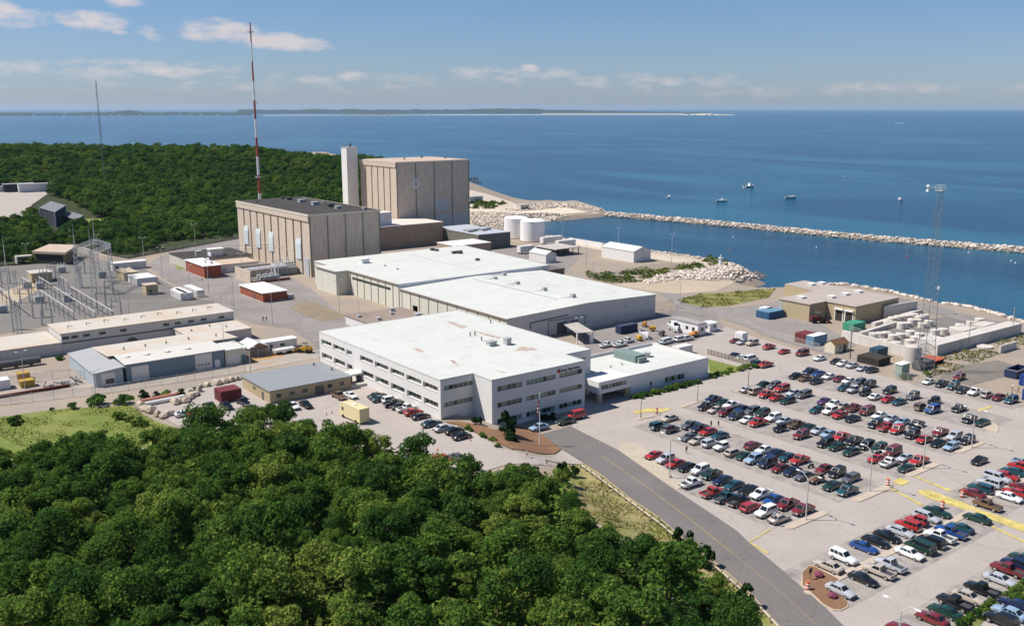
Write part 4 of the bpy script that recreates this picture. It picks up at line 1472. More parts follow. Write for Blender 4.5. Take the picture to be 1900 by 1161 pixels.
vs = [(xe + 2.0 * math.cos(i * math.pi / 12), 463.6, ze + 2.6 * math.sin(i * math.pi / 12)) for i in range(24)]
vs += [(v[0], 463.98, v[2]) for v in vs]
b.add(vs, [list(range(24)), *[[i, 24 + i, 24 + (i + 1) % 24, (i + 1) % 24] for i in range(24)]])
em = b.build('round_emblem', M_tarp, rb)
b = MB()
vs = [(xe + 1.5 * math.cos(i * math.pi / 8), 463.56, ze + 2.0 * math.sin(i * math.pi / 8)) for i in range(16)]
b.add(vs, [list(range(16))])
b.box(xe - .3, xe + .7, 463.50, 463.55, ze - 1.2, ze + .9)
b.build('emblem_mark', mat('emblem_grey', (0.36, 0.37, 0.38), .7, .3, 1.2), em)

st = thing('vent_tower', 'tall slim white vent tower standing against the reactor building', 'vent tower', (267.5, 508, 0))
b = MB()
b.box(265.8, 272.9, 505, 511.6, -1, 50.1)
b.build('shaft', mat('white_concrete', (0.72, 0.69, 0.65), .8, .06, .15), st)
b = MB()
b.box(265.6, 273.1, 504.8, 511.8, 50.1, 50.5)
b.build('cap', mat('cap_grey', (0.5, 0.48, 0.46), .8), st)
b = MB()
b.cyl(269.8, 508, 50.5, 51.6, .55, 8)
b.cyl(269.8, 508, 51.6, 53.0, .95, 8, .3)
b.tube((266, 507, 50.5), (266, 507, 52.6), .08)
b.build('obstruction_light', M_dkgrey, st)

# ---- low dark service blocks beside the reactor
lb = thing('service_block', 'low dark panelled service block in front of the reactor building', 'plant building', (286, 404.5, 0))
w = MB()
w.walls([(288, 404.5), (309, 404.5), (309, 445), (288, 445)], -1, 8.1)
w.build('wall', rib_mat('dark_panel', (0.16, 0.155, 0.13), 1.0, .25, 0, .8, .12), lb)
b = MB()
b.prism([(287.8, 404.3), (309.2, 404.3), (309.2, 445), (287.8, 445)], 7.9, 8.25)
b.build('roof', mat('blue_grey_roof', (0.42, 0.44, 0.48), .8, .1), lb)
for k in range(4):
    roof_unit(lb, 291 + k * 4.4, 418 + 2 * (k % 2), 8.25, 3.2, 5, 1.2)
lb2 = thing('service_block', 'small brown flat roofed block at the back edge of the far white warehouse', 'plant building', (262, 392, 0))
w = MB()
w.walls([(262, 388), (284, 388), (284, 404), (262, 404)], -1, 6.3)
w.build('wall', MATS['brown_panel'], lb2)
b = MB()
b.prism([(261.8, 387.8), (284.2, 387.8), (284.2, 404.2), (261.8, 404.2)], 6.1, 6.5)
b.build('roof', M_tarp, lb2)
lb3 = thing('canopy_shed', 'long dark flat roofed shed between the far warehouse and the white tanks', 'shed', (262, 330, 0))
w = MB()
w.walls([(254.5, 312), (268, 312), (268, 372), (254.5, 372)], -1, 4.6)
w.build('wall', mat('dark_wall', (0.16, 0.14, 0.11), .9, .15), lb3)
b = MB()
b.prism([(254.2, 311.7), (268.3, 311.7), (268.3, 372), (254.2, 372)], 4.4, 4.8)
b.build('roof', mat('brown_grey_roof', (0.16, 0.135, 0.125), .9, .2), lb3)

# ---- two water tanks
tkb = MB()
tkb.cyl(0, 0, -.5, 11.3, 6.9, 40)
tkb.cyl(0, 0, 11.3, 11.9, 7.0, 40, 5.7)
tkb.cyl(0, 0, 11.9, 12.5, 5.7, 40, .4)
for (x, y, lab) in ((334.9, 433.0, 'white cylindrical storage tank, the left of the pair beside the reactor building'), (333.5, 416.0, 'white cylindrical storage tank, the right of the pair beside the reactor building')):
    t_ = thing('storage_tank', lab, 'storage tank', (x, y, 0), 0, 'white storage tanks')
    o = MB()
    o.v, o.f, o.m = [(a[0] + x, a[1] + y, a[2]) for a in tkb.v], tkb.f, tkb.m
    o.build('shell', mat('white_tank', (0.82, 0.80, 0.78), .6, .05, .2), t_, smooth=True, sharp=.5)
    l_ = MB()
    for k in range(2):
        l_.tube((x - 4.9 + k * .5, y - 4.2 - k * .3, 0), (x - 4.9 + k * .5, y - 4.2 - k * .3, 12), .05)
    for k in range(16):
        l_.tube((x - 4.9, y - 4.2, .6 + k * .7), (x - 4.4, y - 4.5, .6 + k * .7), .035, 4)
    l_.build('ladder', M_ltgrey, t_)
    r_ = MB()
    pr = [(x + 6.85 * math.cos(i * math.pi / 12), y + 6.85 * math.sin(i * math.pi / 12), 12.6) for i in range(25)]
    r_.path(pr, .05, 4)
    r_.build('handrail', M_tarp, t_)
    b = MB()
    b.cyl(x, y, -.4, .35, 7.3, 32)
    b.build('base_ring', mat('rusty_base', (0.30, 0.17, 0.11), .9, .2), t_)

# ------------------------------------------------------------------ smaller buildings and plant
def block(name, label, cat, x0, x1, y0, y1, z, h, mw, mr, group=None, over=.25, base=None, extra=None):
    o = thing(name, label, cat, ((x0 + x1) / 2, (y0 + y1) / 2, z), 0, group)
    b = MB()
    b.walls([(x0, y0), (x1, y0), (x1, y1), (x0, y1)], z - 1, z + h)
    b.build('wall', mw, o)
    b = MB()
    b.prism([(x0 - over, y0 - over), (x1 + over, y0 - over), (x1 + over, y1 + over), (x0 - over, y1 + over)], z + h - .18, z + h + .12)
    b.build('roof', mr, o)
    return o


def panel(par, name, face, c, a0, a1, z0, z1, m, d=.06):
    b = MB()
    if face == '-y':
        b.box(a0, a1, c - d, c - .004, z0, z1)
    else:
        b.box(c - d, c - .004, a0, a1, z0, z1)
    return b.build(name, m, par)


# grey-roofed tan office trailer block on the side lot (ground 2.5)
g_ = thing('site_office', 'low tan site office with a wide flat dark grey metal roof beside the side lot', 'site office', (99, 219, 2.5))
b = MB()
b.walls([(88.6, 212.2), (110.6, 212.2), (110.6, 229.5), (88.6, 229.5)], 1.5, 5.75)
b.build('wall', M_tan, g_)
b = MB()
for (xa, xb) in ((88.3, 97.4), (97.5, 110.9)):
    b.prism([(xa, 211.9), (xb, 211.9), (xb, 229.8), (xa, 229.8)], 5.7, 5.95)
b.build('roof', M_greyroof, g_)
b = MB()
b.box(97.38, 97.55, 211.85, 229.8, 5.95, 6.05)
b.build('roof_seam', M_alu, g_)
for x0, x1 in ((90.3, 91.5), (93.8, 95), (97.2, 98.5), (104, 105.2), (107.4, 108.6)):
    w_ = panel(g_, 'window', '-y', 212.2, x0, x1, 3.7, 4.9, M_glass)
    fb = MB()
    fb.box(x0 - .1, x1 + .1, 212.08, 212.13, 4.9, 5.0)
    fb.box(x0 - .1, x1 + .1, 212.08, 212.13, 3.6, 3.7)
    fb.build('frame', M_tarp, w_)
panel(g_, 'door', '-y', 212.2, 100.6, 103, 2.6, 4.9, M_dkgrey)
panel(g_, 'door', '-x', 88.6, 216, 217.1, 2.6, 4.7, M_dkgrey)
panel(g_, 'window', '-x', 88.6, 221, 222.4, 4.2, 4.8, M_glass)
for (x, y) in ((107.5, 227), (109.2, 220)):
    pipe_vent(g_, x, y, 5.95, .2, .8)

# motor coach in the side lot is built with the vehicles; boulders and pipes by the fence come with the props

# blue gabled shed and blue workshop row along the fence
z0 = 0
bg_ = thing('metal_shed', 'faded blue metal shed with a grey mono-pitch roof at the end of the workshop row', 'shed', (64, 275, 0))
b = MB()
b.add([(60.6, 261.8, -1), (68, 261.8, -1), (68, 289, -1), (60.6, 289, -1), (60.6, 261.8, 3.8), (68, 261.8, 4.5), (68, 289, 4.5), (60.6, 289, 3.8)], [[0, 1, 5, 4], [1, 2, 6, 5], [2, 3, 7, 6], [3, 0, 4, 7]])
b.build('wall', M_blue2, bg_)
b = MB()
b._slab([(60.2, 261.4, 3.79), (68.4, 261.4, 4.55), (68.4, 289.3, 4.55), (60.2, 289.3, 3.79)], .18, 0)
b.build('roof', mat('dull_grey_roof', (0.36, 0.355, 0.36), .8, .1, .15), bg_)
panel(bg_, 'door', '-y', 261.8, 62.3, 65.9, -.1, 3.5, MATS['white_siding'])
panel(bg_, 'window', '-y', 261.8, 63.4, 65.6, .6, 1.9, M_glass, .1)
panel(bg_, 'side_trim', '-y', 261.8, 60.7, 61.0, -.1, 3.7, M_tarp)

ws = thing('workshop', 'long blue workshop with a rust-streaked roof and white roller doors', 'workshop', (82, 268, 0))
b = MB()
b.walls([(68.9, 262), (96.2, 262), (96.2, 282), (68.9, 282)], -1, 5.0)
b.build('wall', M_blue, ws)
b = MB()
b._slab([(68.5, 261.6, 4.95), (96.5, 261.6, 4.95), (96.5, 272, 5.45), (68.5, 272, 5.45)], .15, 0)
b.build('roof', mat('cream_roof', (0.58, 0.55, 0.50), .8, .08, .15), ws)
b = MB()
b._slab([(66.9, 272, 5.4), (104.5, 272, 5.4), (104.5, 289, 4.6), (66.9, 289, 4.6)], .15, 0)
b.build('back_roof', M_rustroof, ws)
b = MB()
b.walls([(67.2, 282.2), (104.2, 282.2), (104.2, 288.8), (67.2, 288.8)], -1, 4.6)
b.build('back_wall', M_greywall, ws)
for x0, x1, zt in ((70.3, 74.9, 4.1), (87.8, 92.6, 4.6)):
    d_ = panel(ws, 'roller_door', '-y', 262, x0, x1, 0, zt, MATS['white_siding'])
    f_ = MB()
    for k in range(4):
        f_.box(x0 + .5 + k, x0 + 1.1 + k, 261.9, 261.935, 1.4, 1.75)
    if x0 > 80:
        f_.build('door_window', M_glass, d_)
panel(ws, 'side_door', '-y', 262, 93.4, 94.9, 0, 2.3, M_tarp)
for x, y in ((71.2, 268.5), (76.5, 268), (82, 267.6), (87.8, 267.5)):
    b = MB()
    b.cyl(x, y, 5.15, 5.6, .45, 8)
    b.cyl(x, y, 5.6, 5.9, .7, 8, .15)
    b.build('roof_ventilator', M_tarp, ws)
    r_ = [(x + math.cos(a) * 1.3 * rng.uniform(.6, 1.1), y + math.sin(a) * .9 * rng.uniform(.6, 1.1)) for a in np.linspace(0, 6, 9)]
    b = MB()
    b.add([(p[0], p[1], 5.12 + (p[1] - 261.6) * .048) for p in r_], [list(range(9))])
    b.build('rust_stain', mat('soft_rust', (0.40, 0.25, 0.13), .9, .3, 1.5), ws)
for x in (73, 79, 85, 92, 100):
    pipe_vent(ws, x, 277 + (x % 3), 5.2, .18, .9)
wu = block('storage_unit', 'small white flat roofed unit with a garage door beside the blue workshop', 'storage unit', 96.6, 102.8, 262, 272, 0, 4.6, M_grn, M_whiteroof)
panel(wu, 'roller_door', '-y', 262, 97.3, 100.6, 0, 3.0, MATS['white_siding'])
panel(wu, 'blue_panel', '-y', 262, 101.3, 102.7, 0, 2.6, mat('teal_panel', (0.10, 0.17, 0.19), .7))
sh = thing('timber_shed', 'open fronted dark timber shed with a pale gabled roof in the yard', 'shed', (109, 272, 0))
b = MB()
b.gable(105.5, 111.5, 266.5, 274.5, -1, 2.9, 4.2, 'y', 0, 1, .35)
b.build('wall', [M_wood, M_whiteroof], sh)
panel(sh, 'opening', '-y', 266.5, 106.3, 110.7, -.1, 2.6, M_dkgrey)  # solid dark panel, paints the shade inside the open front
tr = block('office_trailer', 'white flat roofed office trailer behind the timber shed', 'trailer', 112, 122.5, 270, 273.5, 0, 3.0, MATS['white_siding'], M_tarp)
panel(tr, 'door', '-y', 270, 113.6, 114.5, .1, 2.2, M_dkgrey)
panel(tr, 'window', '-y', 270, 117, 118.4, 1.2, 2.1, M_glass)
rb_ = block('storage_building', 'flat rusty roofed store joined to the back of the workshop row', 'store', 96, 116, 290, 304, 0, 3.4, M_greywall, M_rustroof)
for x, y in ((99, 297), (106, 300), (110, 296)):
    pipe_vent(rb_, x, y, 3.5, .2, .6)

# the long grey two-level service building
lg_ = thing('service_building', 'very long two level grey service building with a band of small windows', 'service building', (84, 306, 0))
b = MB()
b.walls([(62.5, 305.8), (116.5, 305.8), (116.5, 322), (62.5, 322)], -1, 6.2)
b.build('wall', M_greywall, lg_)
b = MB()
b.prism([(62.2, 305.4), (116.8, 305.4), (116.8, 322.3), (62.2, 322.3)], 6.0, 6.35)
b.build('roof', M_rustroof, lg_)
b = MB()
b.walls([(10, 305.6), (62.4, 305.6), (62.4, 324), (10, 324)], -1, 3.5)
b.build('low_wing', M_greywall, lg_)
b = MB()
b.prism([(9.7, 305.3), (62.15, 305.3), (62.15, 324.3), (9.7, 324.3)], 3.35, 3.7)
b.build('low_roof', MATS['rusty_flat_roof'], lg_)
b = MB()
b.box(62.5, 116.7, 305.62, 305.78, 3.0, 3.35)
b.build('ledge', M_dkgrey, lg_)
for zx in (465, 530, 617, 733, 885, 1197, 1280, 1377, 1467, 1597):
    px, py = zx / 3.871, 430 + 700 / 3.871
    d = ray(px, py)
    x = d[0] * 305.8 / d[1]
    wv = panel(lg_, 'window', '-y', 305.8, x - .95, x + .95, 4.3, 5.2, M_glass)
    f_ = MB()
    f_.box(x - 1.05, x + 1.05, 305.66, 305.73, 4.16, 4.29)
    f_.build('sill', M_tarp, wv)
for zx in (1000, 1110, 840, 1515):
    d = ray(zx / 3.871, 430 + 690 / 3.871)
    x = d[0] * 305.8 / d[1]
    panel(lg_, 'wall_light', '-y', 305.8, x - .25, x + .25, 4.6, 5.0, M_tarp, .3)
for i in range(9):
    x = 66 + i * 5.6
    b = MB()
    b.tube((x, 312 + (i % 3), 6.3), (x, 312 + (i % 3), 7.2), .12, 5)
    b.tube((x, 312 + (i % 3), 7.2), (x + 1.2, 311 + (i % 3), 7.0), .1, 5)
    b.build('roof_pipe', M_dkgrey, lg_)
b = MB()
b.path([(98, 321.5, 6.3), (98, 321.5, 7.4), (115, 321.5, 7.4), (115, 321.5, 6.3)], .05, 4)
b.path([(98, 321.5, 6.85), (115, 321.5, 6.85)], .04, 4)
b.build('roof_railing', mat('red_pipe', (0.40, 0.15, 0.10), .7), lg_)
b = MB()
vs = [(83.0 + 2.0 * math.cos(math.pi * i / 10), 305.5, 2.2 * math.sin(math.pi * i / 10)) for i in range(11)]
b.add(vs, [list(range(10, -1, -1))])
b.build('arched_shade_panel', M_dkgrey, lg_)  # flat dark arch on the wall, shade of the opening painted

# brick buildings by the turbine hall
def brick(label, x0, x1, y0, y1, h):
    o = block('brick_building', label, 'brick building', x0, x1, y0, y1, 0, h, M_brick, M_tarp, None, .45)
    b = MB()
    b.box(x0 - .05, x1 + .05, y0 - .05, y1 + .05, -.6, .25)
    b.build('plinth', M_concw, o)
    return o


o = brick('small two tone red brick building with a white roof beside the black roofed pump house', 143.6, 151.2, 408.2, 432, 5.4)
panel(o, 'door', '-y', 408.2, 145, 146, .2, 2.3, M_dkgrey)
b = MB()
b.path([(147, 416, 5.4), (147, 416, 7), (148.5, 415, 7.6)], .5, 8)
b.cyl(148.5, 413, 5.5, 6.8, 1.0, 10, .7)
b.build('roof_duct', M_tarp, o)
o = brick('low red brick building with a bright white roof standing alone by the road', 142.4, 152.2, 342.4, 365, 3.7)
panel(o, 'door', '-x', 142.4, 350, 351.2, .2, 2.2, M_dkgrey)
for k in range(4):
    panel(o, 'wall_rib', '-x', 142.4, 346 + k * 4.6, 346.3 + k * 4.6, .3, 3.5, M_wood)
b = MB()
b.box(153.3, 155.8, 344, 346.2, -.1, 1.5)
tag(b.build('condenser_unit', M_ltgrey), 'grey air conditioning unit against the end of the low brick building', 'condenser')
pb = block('pump_house', 'low pump house with a wide black gravel roof beside the turbine hall', 'pump house', 146, 176, 434, 462, 0, 4.6, MATS['weathered_concrete'], M_black)
roof_unit(pb, 161, 441, 4.7, 6, 4.2, 3.4, 'roof_plant', M_tarp)
b = MB()
b.path([(153, 445, 4.7), (153, 445, 6.8), (155, 443, 7.2)], .35, 6)
b.build('bent_vent', M_tarp, pb)
wr = block('equipment_room', 'low white equipment room with a tan roof in front of the pump house', 'equipment room', 153, 172, 417, 431, 0, 3.8, M_white, M_tanroof)
for x in (155, 160, 166):
    panel(wr, 'door', '-y', 417, x, x + 1.6, 0, 2.4, M_ltgrey)
# transformer bay at the foot of the turbine hall
tf = thing('main_transformer', 'large grey transformer with radiators and white bushings at the foot of the turbine hall', 'transformer', (176, 400, 0))
b = MB()
b.box(171.5, 181, 396, 404, 0, 4.4)
for k in range(9):
    b.box(171.8 + k * 1.02, 172.4 + k * 1.02, 394.4, 395.95, .4, 3.8)
b.build('tank', mat('transformer_grey', (0.36, 0.38, 0.38), .6, .15, .5), tf)
for k in range(3):
    b = MB()
    x = 173.2 + k * 3
    b.cyl(x, 400, 4.4, 5.6, .5, 8, .35)
    for j in range(4):
        b.cyl(x, 400, 5.6 + j * .42, 5.85 + j * .42, .38, 8)
    b.tube((x, 400, 5.6), (x + .5, 400.6, 8.4), .12, 5)
    b.build('bushing', M_tarp, tf)
b = MB()
b.path([(171.6, 398, 4.9), (180.8, 398, 4.9)], .42, 8)
b.build('conservator', M_ltgrey, tf)
for i, (x, y) in enumerate(((160.5, 386), (163, 386.4), (165.5, 386.8), (168, 387.2), (161.5, 391), (164.5, 391.6), (167.5, 392))):
    t_ = thing('small_transformer', 'small grey transformer in the gravel bay below the turbine hall', 'transformer', (x, y, 0), 0, 'small transformers below the turbine hall')
    b = MB()
    b.box(x - .9, x + .9, y - .8, y + .8, .2, 2.1)
    b.box(x - 1.15, x - .92, y - .6, y + .6, .5, 1.8)
    b.build('tank', MATS['transformer_grey'], t_)
    b = MB()
    for dxx in (-.5, 0, .5):
        b.cyl(x + dxx, y, 2.1, 2.9, .13, 6, .07)
    b.build('bushing', M_tarp, t_)
bw = MB()
bw.box(154.5, 155.1, 384, 401, -.3, 5.2)
bw.box(155.1, 171, 400.4, 401, -.3, 5.2)
tag(bw.build('blast_wall', M_pre), 'tan L-shaped screen wall round the small transformers', 'screen wall')
bw = MB()
bw.box(155, 172, 382.6, 383.1, -.3, 1.2)
tag(bw.build('kerb_wall', mat('brown_wall', (0.17, 0.08, 0.05), .9)), 'low dark brown wall in front of the small transformers', 'low wall')
rk = thing('pipe_rack', 'rack of pale lagged pipes along the transformer bay', 'pipe rack', (166, 395, 0))
b = MB()
for k in range(4):
    b.tube((157, 394 + k * .9, 3.9 + (k % 2) * .5), (176, 394.6 + k * .9, 4.2 + (k % 2) * .5), .28, 7)
b.build('pipes', M_tarp, rk)
b = MB()
for x in (158, 163, 168, 173):
    for y in (393.8, 396.9):
        b.box(x - .12, x + .12, y - .12, y + .12, -.2, 4.3)
b.build('frame', M_ltgrey, rk)

# east yard behind the warehouses
g2 = thing('storage_shed', 'long white gabled storage shed on the sandy ground by the harbour', 'shed', (329, 336, 0))
b = MB()
b.gable(323.3, 334.8, 325.3, 348, -1, 5.3, 7.2, 'y', 0, 1, .2)
b.build('wall', [M_white, M_whiteroof], g2)
panel(g2, 'door_panel', '-y', 325.3, 324.5, 333.6, 0, 4.6, MATS['white_siding'], .04)
panel(g2, 'vent', '-y', 325.3, 328.6, 329.5, 5.6, 6.2, M_ltgrey, .06)
g3 = thing('storage_shed', 'small white gabled shed beside the dark canopy shed', 'shed', (273, 330, 0))
p_ = at(1020, 487)
b = MB()
b.gable(p_.x - 3.2, p_.x + 3.2, p_.y - 1, p_.y + 12, -1, 4.0, 5.6, 'y', 0, 1, .2)
b.build('wall', [M_white, M_whiteroof], g3)
dk = thing('carport', 'dark open carport with a flat pale roof in the yard by the tanks', 'carport', tuple(at(1030, 470)))
c0 = at(1035, 474)
b = MB()
b.prism([(c0.x - 4, c0.y - 3), (c0.x + 12, c0.y - 3), (c0.x + 12, c0.y + 14), (c0.x - 4, c0.y + 14)], 3.4, 3.8)
b.build('roof', mat('grey_deck', (0.45, 0.41, 0.38), .9), dk)
for i in range(5):
    for j in range(2):
        b = MB()
        b.box(c0.x - 3.7 + i * 3.8, c0.x - 3.4 + i * 3.8, c0.y - 2.7 + j * 15, c0.y - 2.4 + j * 15, -.2, 3.4)
        b.build('post', M_dkgrey, dk)
b = MB()
b.box(c0.x - 3, c0.x + 11, c0.y + 4, c0.y + 13, -.2, 3.0)
b.build('stored_goods', M_dkgrey, dk)
for (px, py, L_, lab) in ((1023, 452, 14, 'white box trailer parked nearest the storage tanks'), (1049, 459, 12, 'white box trailer parked beyond the carport'), (975, 470, 9, 'white box trailer parked in front of the service block')):
    p = at(px, py)
    t_ = thing('box_trailer', lab, 'trailer', (p.x, p.y, 0), 0, 'white trailers in the east yard')
    b = MB()
    b.box(p.x - L_ / 2, p.x + L_ / 2, p.y - 1.5, p.y + 1.5, .9, 4.0)
    b.build('body', MATS['white_siding'], t_)
    for sx in (-.38, .38):
        b = MB()
        for yy in (-1.2, 1.2):
            b.add([], [])
            for k in range(1):
                vs = [(p.x + sx * L_ + .5 * math.cos(i * math.pi / 5), p.y + yy - .15, .5 + .5 * math.sin(i * math.pi / 5)) for i in range(10)]
                vs += [(v[0], v[1] + .3, v[2]) for v in vs]
                b.add(vs, [list(range(10)), list(range(19, 9, -1)), *[[i, 10 + i, 10 + (i + 1) % 10, (i + 1) % 10] for i in range(10)]])
        b.build('wheel', M_dkgrey, t_)
bwl = MB()
pa, pb_ = at(1058, 449), at(1090, 463)
bwl.box(pa.x - 1, pa.x - .6, pb_.y, pa.y, -.2, 2.6)
tag(bwl.build('white_wall', M_white), 'low white wall between the trailers and the harbour path', 'wall')

# loading lobby between office block and warehouse
ll = block('covered_store', 'low tan flat roofed store with clutter on its roof behind the white office block', 'store', 150, 172, 256, 290, 0, 3.2, M_white, mat('brown_flat_roof', (0.27, 0.21, 0.17), .9, .2, .15))
for (x, y, s_) in ((155, 276, 1.4), (163, 281, 1.2), (168, 272, 2.0), (158, 268, 1.0), (166, 286, 1.6), (152, 284, 1.2)):
    roof_unit(ll, x, y, 3.25, s_, s_, s_ * .7)
wl = thing('lean_to_roof', 'long pale canopy roof in front of the near warehouse doors', 'canopy', (203, 224, 0))
p = at(1020, 617)
b = MB()
b._slab([(194, 219.5, 3.6), (199.5, 217.5, 3.6), (205.5, 233, 3.4), (200, 233.6, 3.4)], .2, 0)
b.build('roof', mat('grey_tan_roof', (0.42, 0.38, 0.34), .8), wl)
b = MB()
b.box(198.4, 199.4, 217.6, 218.4, 0, 3.6)
b.box(194.2, 194.6, 219.6, 220, 0, 3.6)
b.build('post', M_white, wl)

# white site office and kiosk by the vehicle compound
so_ = block('gate_office', 'white single storey gate office with square windows beside the boats', 'gate office', 233, 236.8, 204, 216, 0, 4.0, M_tarp, mat('grey_felt_roof', (0.33, 0.30, 0.29), .9))
for y in (206, 208.8, 212.4):
    panel(so_, 'window', '-x', 233, y - .55, y + .55, 1.5, 2.6, M_glass)
panel(so_, 'window', '-y', 204, 234.4, 235.6, 1.5, 2.6, M_glass)
b = MB()
for y in (204.5, 206.5, 208.5, 210):
    b.tube((236.5, y, 4.1), (236.5, y, 5.2), .04, 4)
b.tube((236.5, 204.5, 5.2), (236.5, 210, 5.2), .04, 4)
b.tube((234, 204.5, 5.2), (236.5, 204.5, 5.2), .04, 4)
b.tube((234, 204.5, 4.1), (234, 204.5, 5.2), .04, 4)
b.build('roof_railing', M_ltgrey, so_)
ks = block('kiosk', 'small white square kiosk next to the gate office', 'kiosk', 240.2, 244.0, 205.2, 208.6, 0, 2.9, M_tarp, M_tarp)
panel(ks, 'window', '-y', 205.2, 242, 243.1, 1.4, 2.2, M_glass)
panel(ks, 'window', '-x', 240.2, 206.2, 207.2, 1.2, 2.1, M_glass)

# tan service building by the harbour
tn = thing('harbour_building', 'flat roofed tan service building with two loading doors painted as dark interiors by the harbour', 'service building', (295, 200, 0))
TP = [(280.4, 195.2), (289.8, 195.2), (289.8, 183.2), (316.5, 183.2), (318, 224.5), (305.5, 224.5), (302.6, 209), (280.4, 208)]
w = MB()
w.walls(TP, -1, 6.0)
w.build('wall', M_tan, tn)
w = MB()
cx_, cy_ = 300, 203
w.prism([(x + (.3 if x > cx_ else -.3), y + (.3 if y > cy_ else -.3)) for x, y in TP], 5.95, 6.25)
w.build('roof', mat('grey_tan_gravel_roof', (0.40, 0.34, 0.30), .9, .12, .2), tn)
for yy in (189.6, 185.6):
    d_ = panel(tn, 'loading_door', '-x', 289.8, yy - 1.4, yy + 1.4, 0, 4.0, M_black)  # black panel paints the unlit interior behind the door
    f_ = MB()
    f_.box(289.0, 289.79, yy - 1.7, yy + 1.7, 4.0, 4.5)
    f_.box(289.6, 289.79, yy - 1.7, yy - 1.42, 0, 4.0)
    f_.box(289.6, 289.79, yy + 1.42, yy + 1.7, 0, 4.0)
    f_.build('door_hood', M_tarp, d_)
for (zx, zy) in ((260, 322), (475, 318), (575, 298), (670, 280), (330, 228), (405, 220)):
    x, y = W0(1420 + zx / 3.871, 470 + zy / 3.871, 6.2)
    roof_unit(tn, x, y, 6.25, 2.4, 2.2, .7, 'skylight', M_tarp)
panel(tn, 'pipe_cover', '-x', 280.4, 207, 207.8, 0, 5.5, M_ltgrey)

# ------------------------------------------------------------------ vehicles
TYRE = mat('tyre_rubber', (0.018, 0.018, 0.02), .85, .1)
RIM = mat('wheel_rim', (0.55, 0.55, 0.56), .35, .05, metal=.7)
CGL = mat('car_glass', (0.012, 0.016, 0.018), .06, .1, spec=.7)
LAMP = mat('headlight_lens', (0.75, 0.76, 0.78), .12, .05, spec=.7)
TAIL = mat('tail_lens', (0.30, 0.015, 0.012), .2, .05, spec=.6)
BUMP = mat('bumper_plastic', (0.06, 0.06, 0.065), .6, .1)
CHRO = mat('bumper_chrome', (0.60, 0.60, 0.60), .25, .05, metal=.8)
PAINT = {}
for k_, nm, c_ in (('k', 'black', (0.010, 0.010, 0.012)), ('n', 'navy blue', (0.012, 0.020, 0.060)), ('g', 'dark green', (0.012, 0.042, 0.028)), ('t', 'teal', (0.014, 0.065, 0.085)),
                   ('r', 'red', (0.40, 0.026, 0.024)), ('m', 'maroon', (0.17, 0.018, 0.022)), ('w', 'white', (0.78, 0.78, 0.76)), ('s', 'silver', (0.46, 0.47, 0.50)),
                   ('y', 'dark grey', (0.10, 0.105, 0.115)), ('b', 'beige', (0.48, 0.41, 0.34)), ('u', 'blue', (0.018, 0.065, 0.24)), ('l', 'light blue', (0.27, 0.38, 0.50)),
                   ('p', 'purple', (0.10, 0.030, 0.13)), ('o', 'brown', (0.16, 0.085, 0.045))):
    PAINT[k_] = (nm, mat('paint_' + nm.replace(' ', '_'), c_, .28, .03, .5, .02, 2, coat=.7, spec=.5))


def loft(secs, m=0):
    """secs: list of (x, [(y,z)...]) half sections mirrored"""
    b = MB()
    rows = []
    for x, hs in secs:
        full = [(x, y, z) for y, z in hs] + [(x, -y, z) for y, z in reversed(hs)]
        rows.append(full)
    n = len(rows[0])
    vs = [p for r_ in rows for p in r_]
    fs = []
    for i in range(len(rows) - 1):
        for j in range(n):
            a, c = i * n + j, i * n + (j + 1) % n
            fs.append([a, c, c + n, a + n])
    fs.append(list(range(n))[::-1])
    fs.append([(len(rows) - 1) * n + j for j in range(n)])
    b.add(vs, fs, m)
    return b


CARKIND = {'S': 'sedan', 'C': 'coupe', 'W': 'estate car', 'V': 'off-roader', 'N': 'van', 'P': 'pickup truck', 'K': 'capped pickup', 'J': 'open jeep', 'M': 'motorcycle'}
# L, W, hood z, belt z, trunk z, roof z, cabin: rear base, rear top, front top, front base (x from rear -L/2 to front L/2), ground clearance, wheel r
SPEC = {
    'S': (4.75, 1.80, .92, .98, 1.0, 1.42, -1.75, -1.05, .35, 1.05, .24, .31),
    'C': (4.5, 1.76, .86, .92, .98, 1.30, -1.85, -.85, .25, 1.0, .20, .31),
    'W': (4.75, 1.78, .92, .98, 1.0, 1.50, -2.25, -1.95, .35, 1.1, .24, .31),
    'V': (4.65, 1.84, 1.08, 1.14, 1.12, 1.78, -2.22, -2.05, .30, .90, .38, .37),
    'N': (4.95, 1.95, 1.15, 1.15, 1.15, 1.95, -2.4, -2.25, .95, 1.65, .32, .35),
    'P': (5.2, 1.88, 1.08, 1.14, 1.06, 1.74, -.62, -.45, .62, 1.20, .38, .37),
    'K': (5.2, 1.88, 1.08, 1.14, 1.06, 1.74, -2.5, -2.4, .62, 1.20, .38, .37),
    'J': (3.9, 1.70, 1.08, 1.10, 1.05, 1.78, -1.75, -1.7, .25, .45, .42, .38),
}
CPROTO = {}


def mk(mb, name, mats, parent, smooth=False, sharp=None):
    return mb.build(name, mats, parent, smooth, sharp)


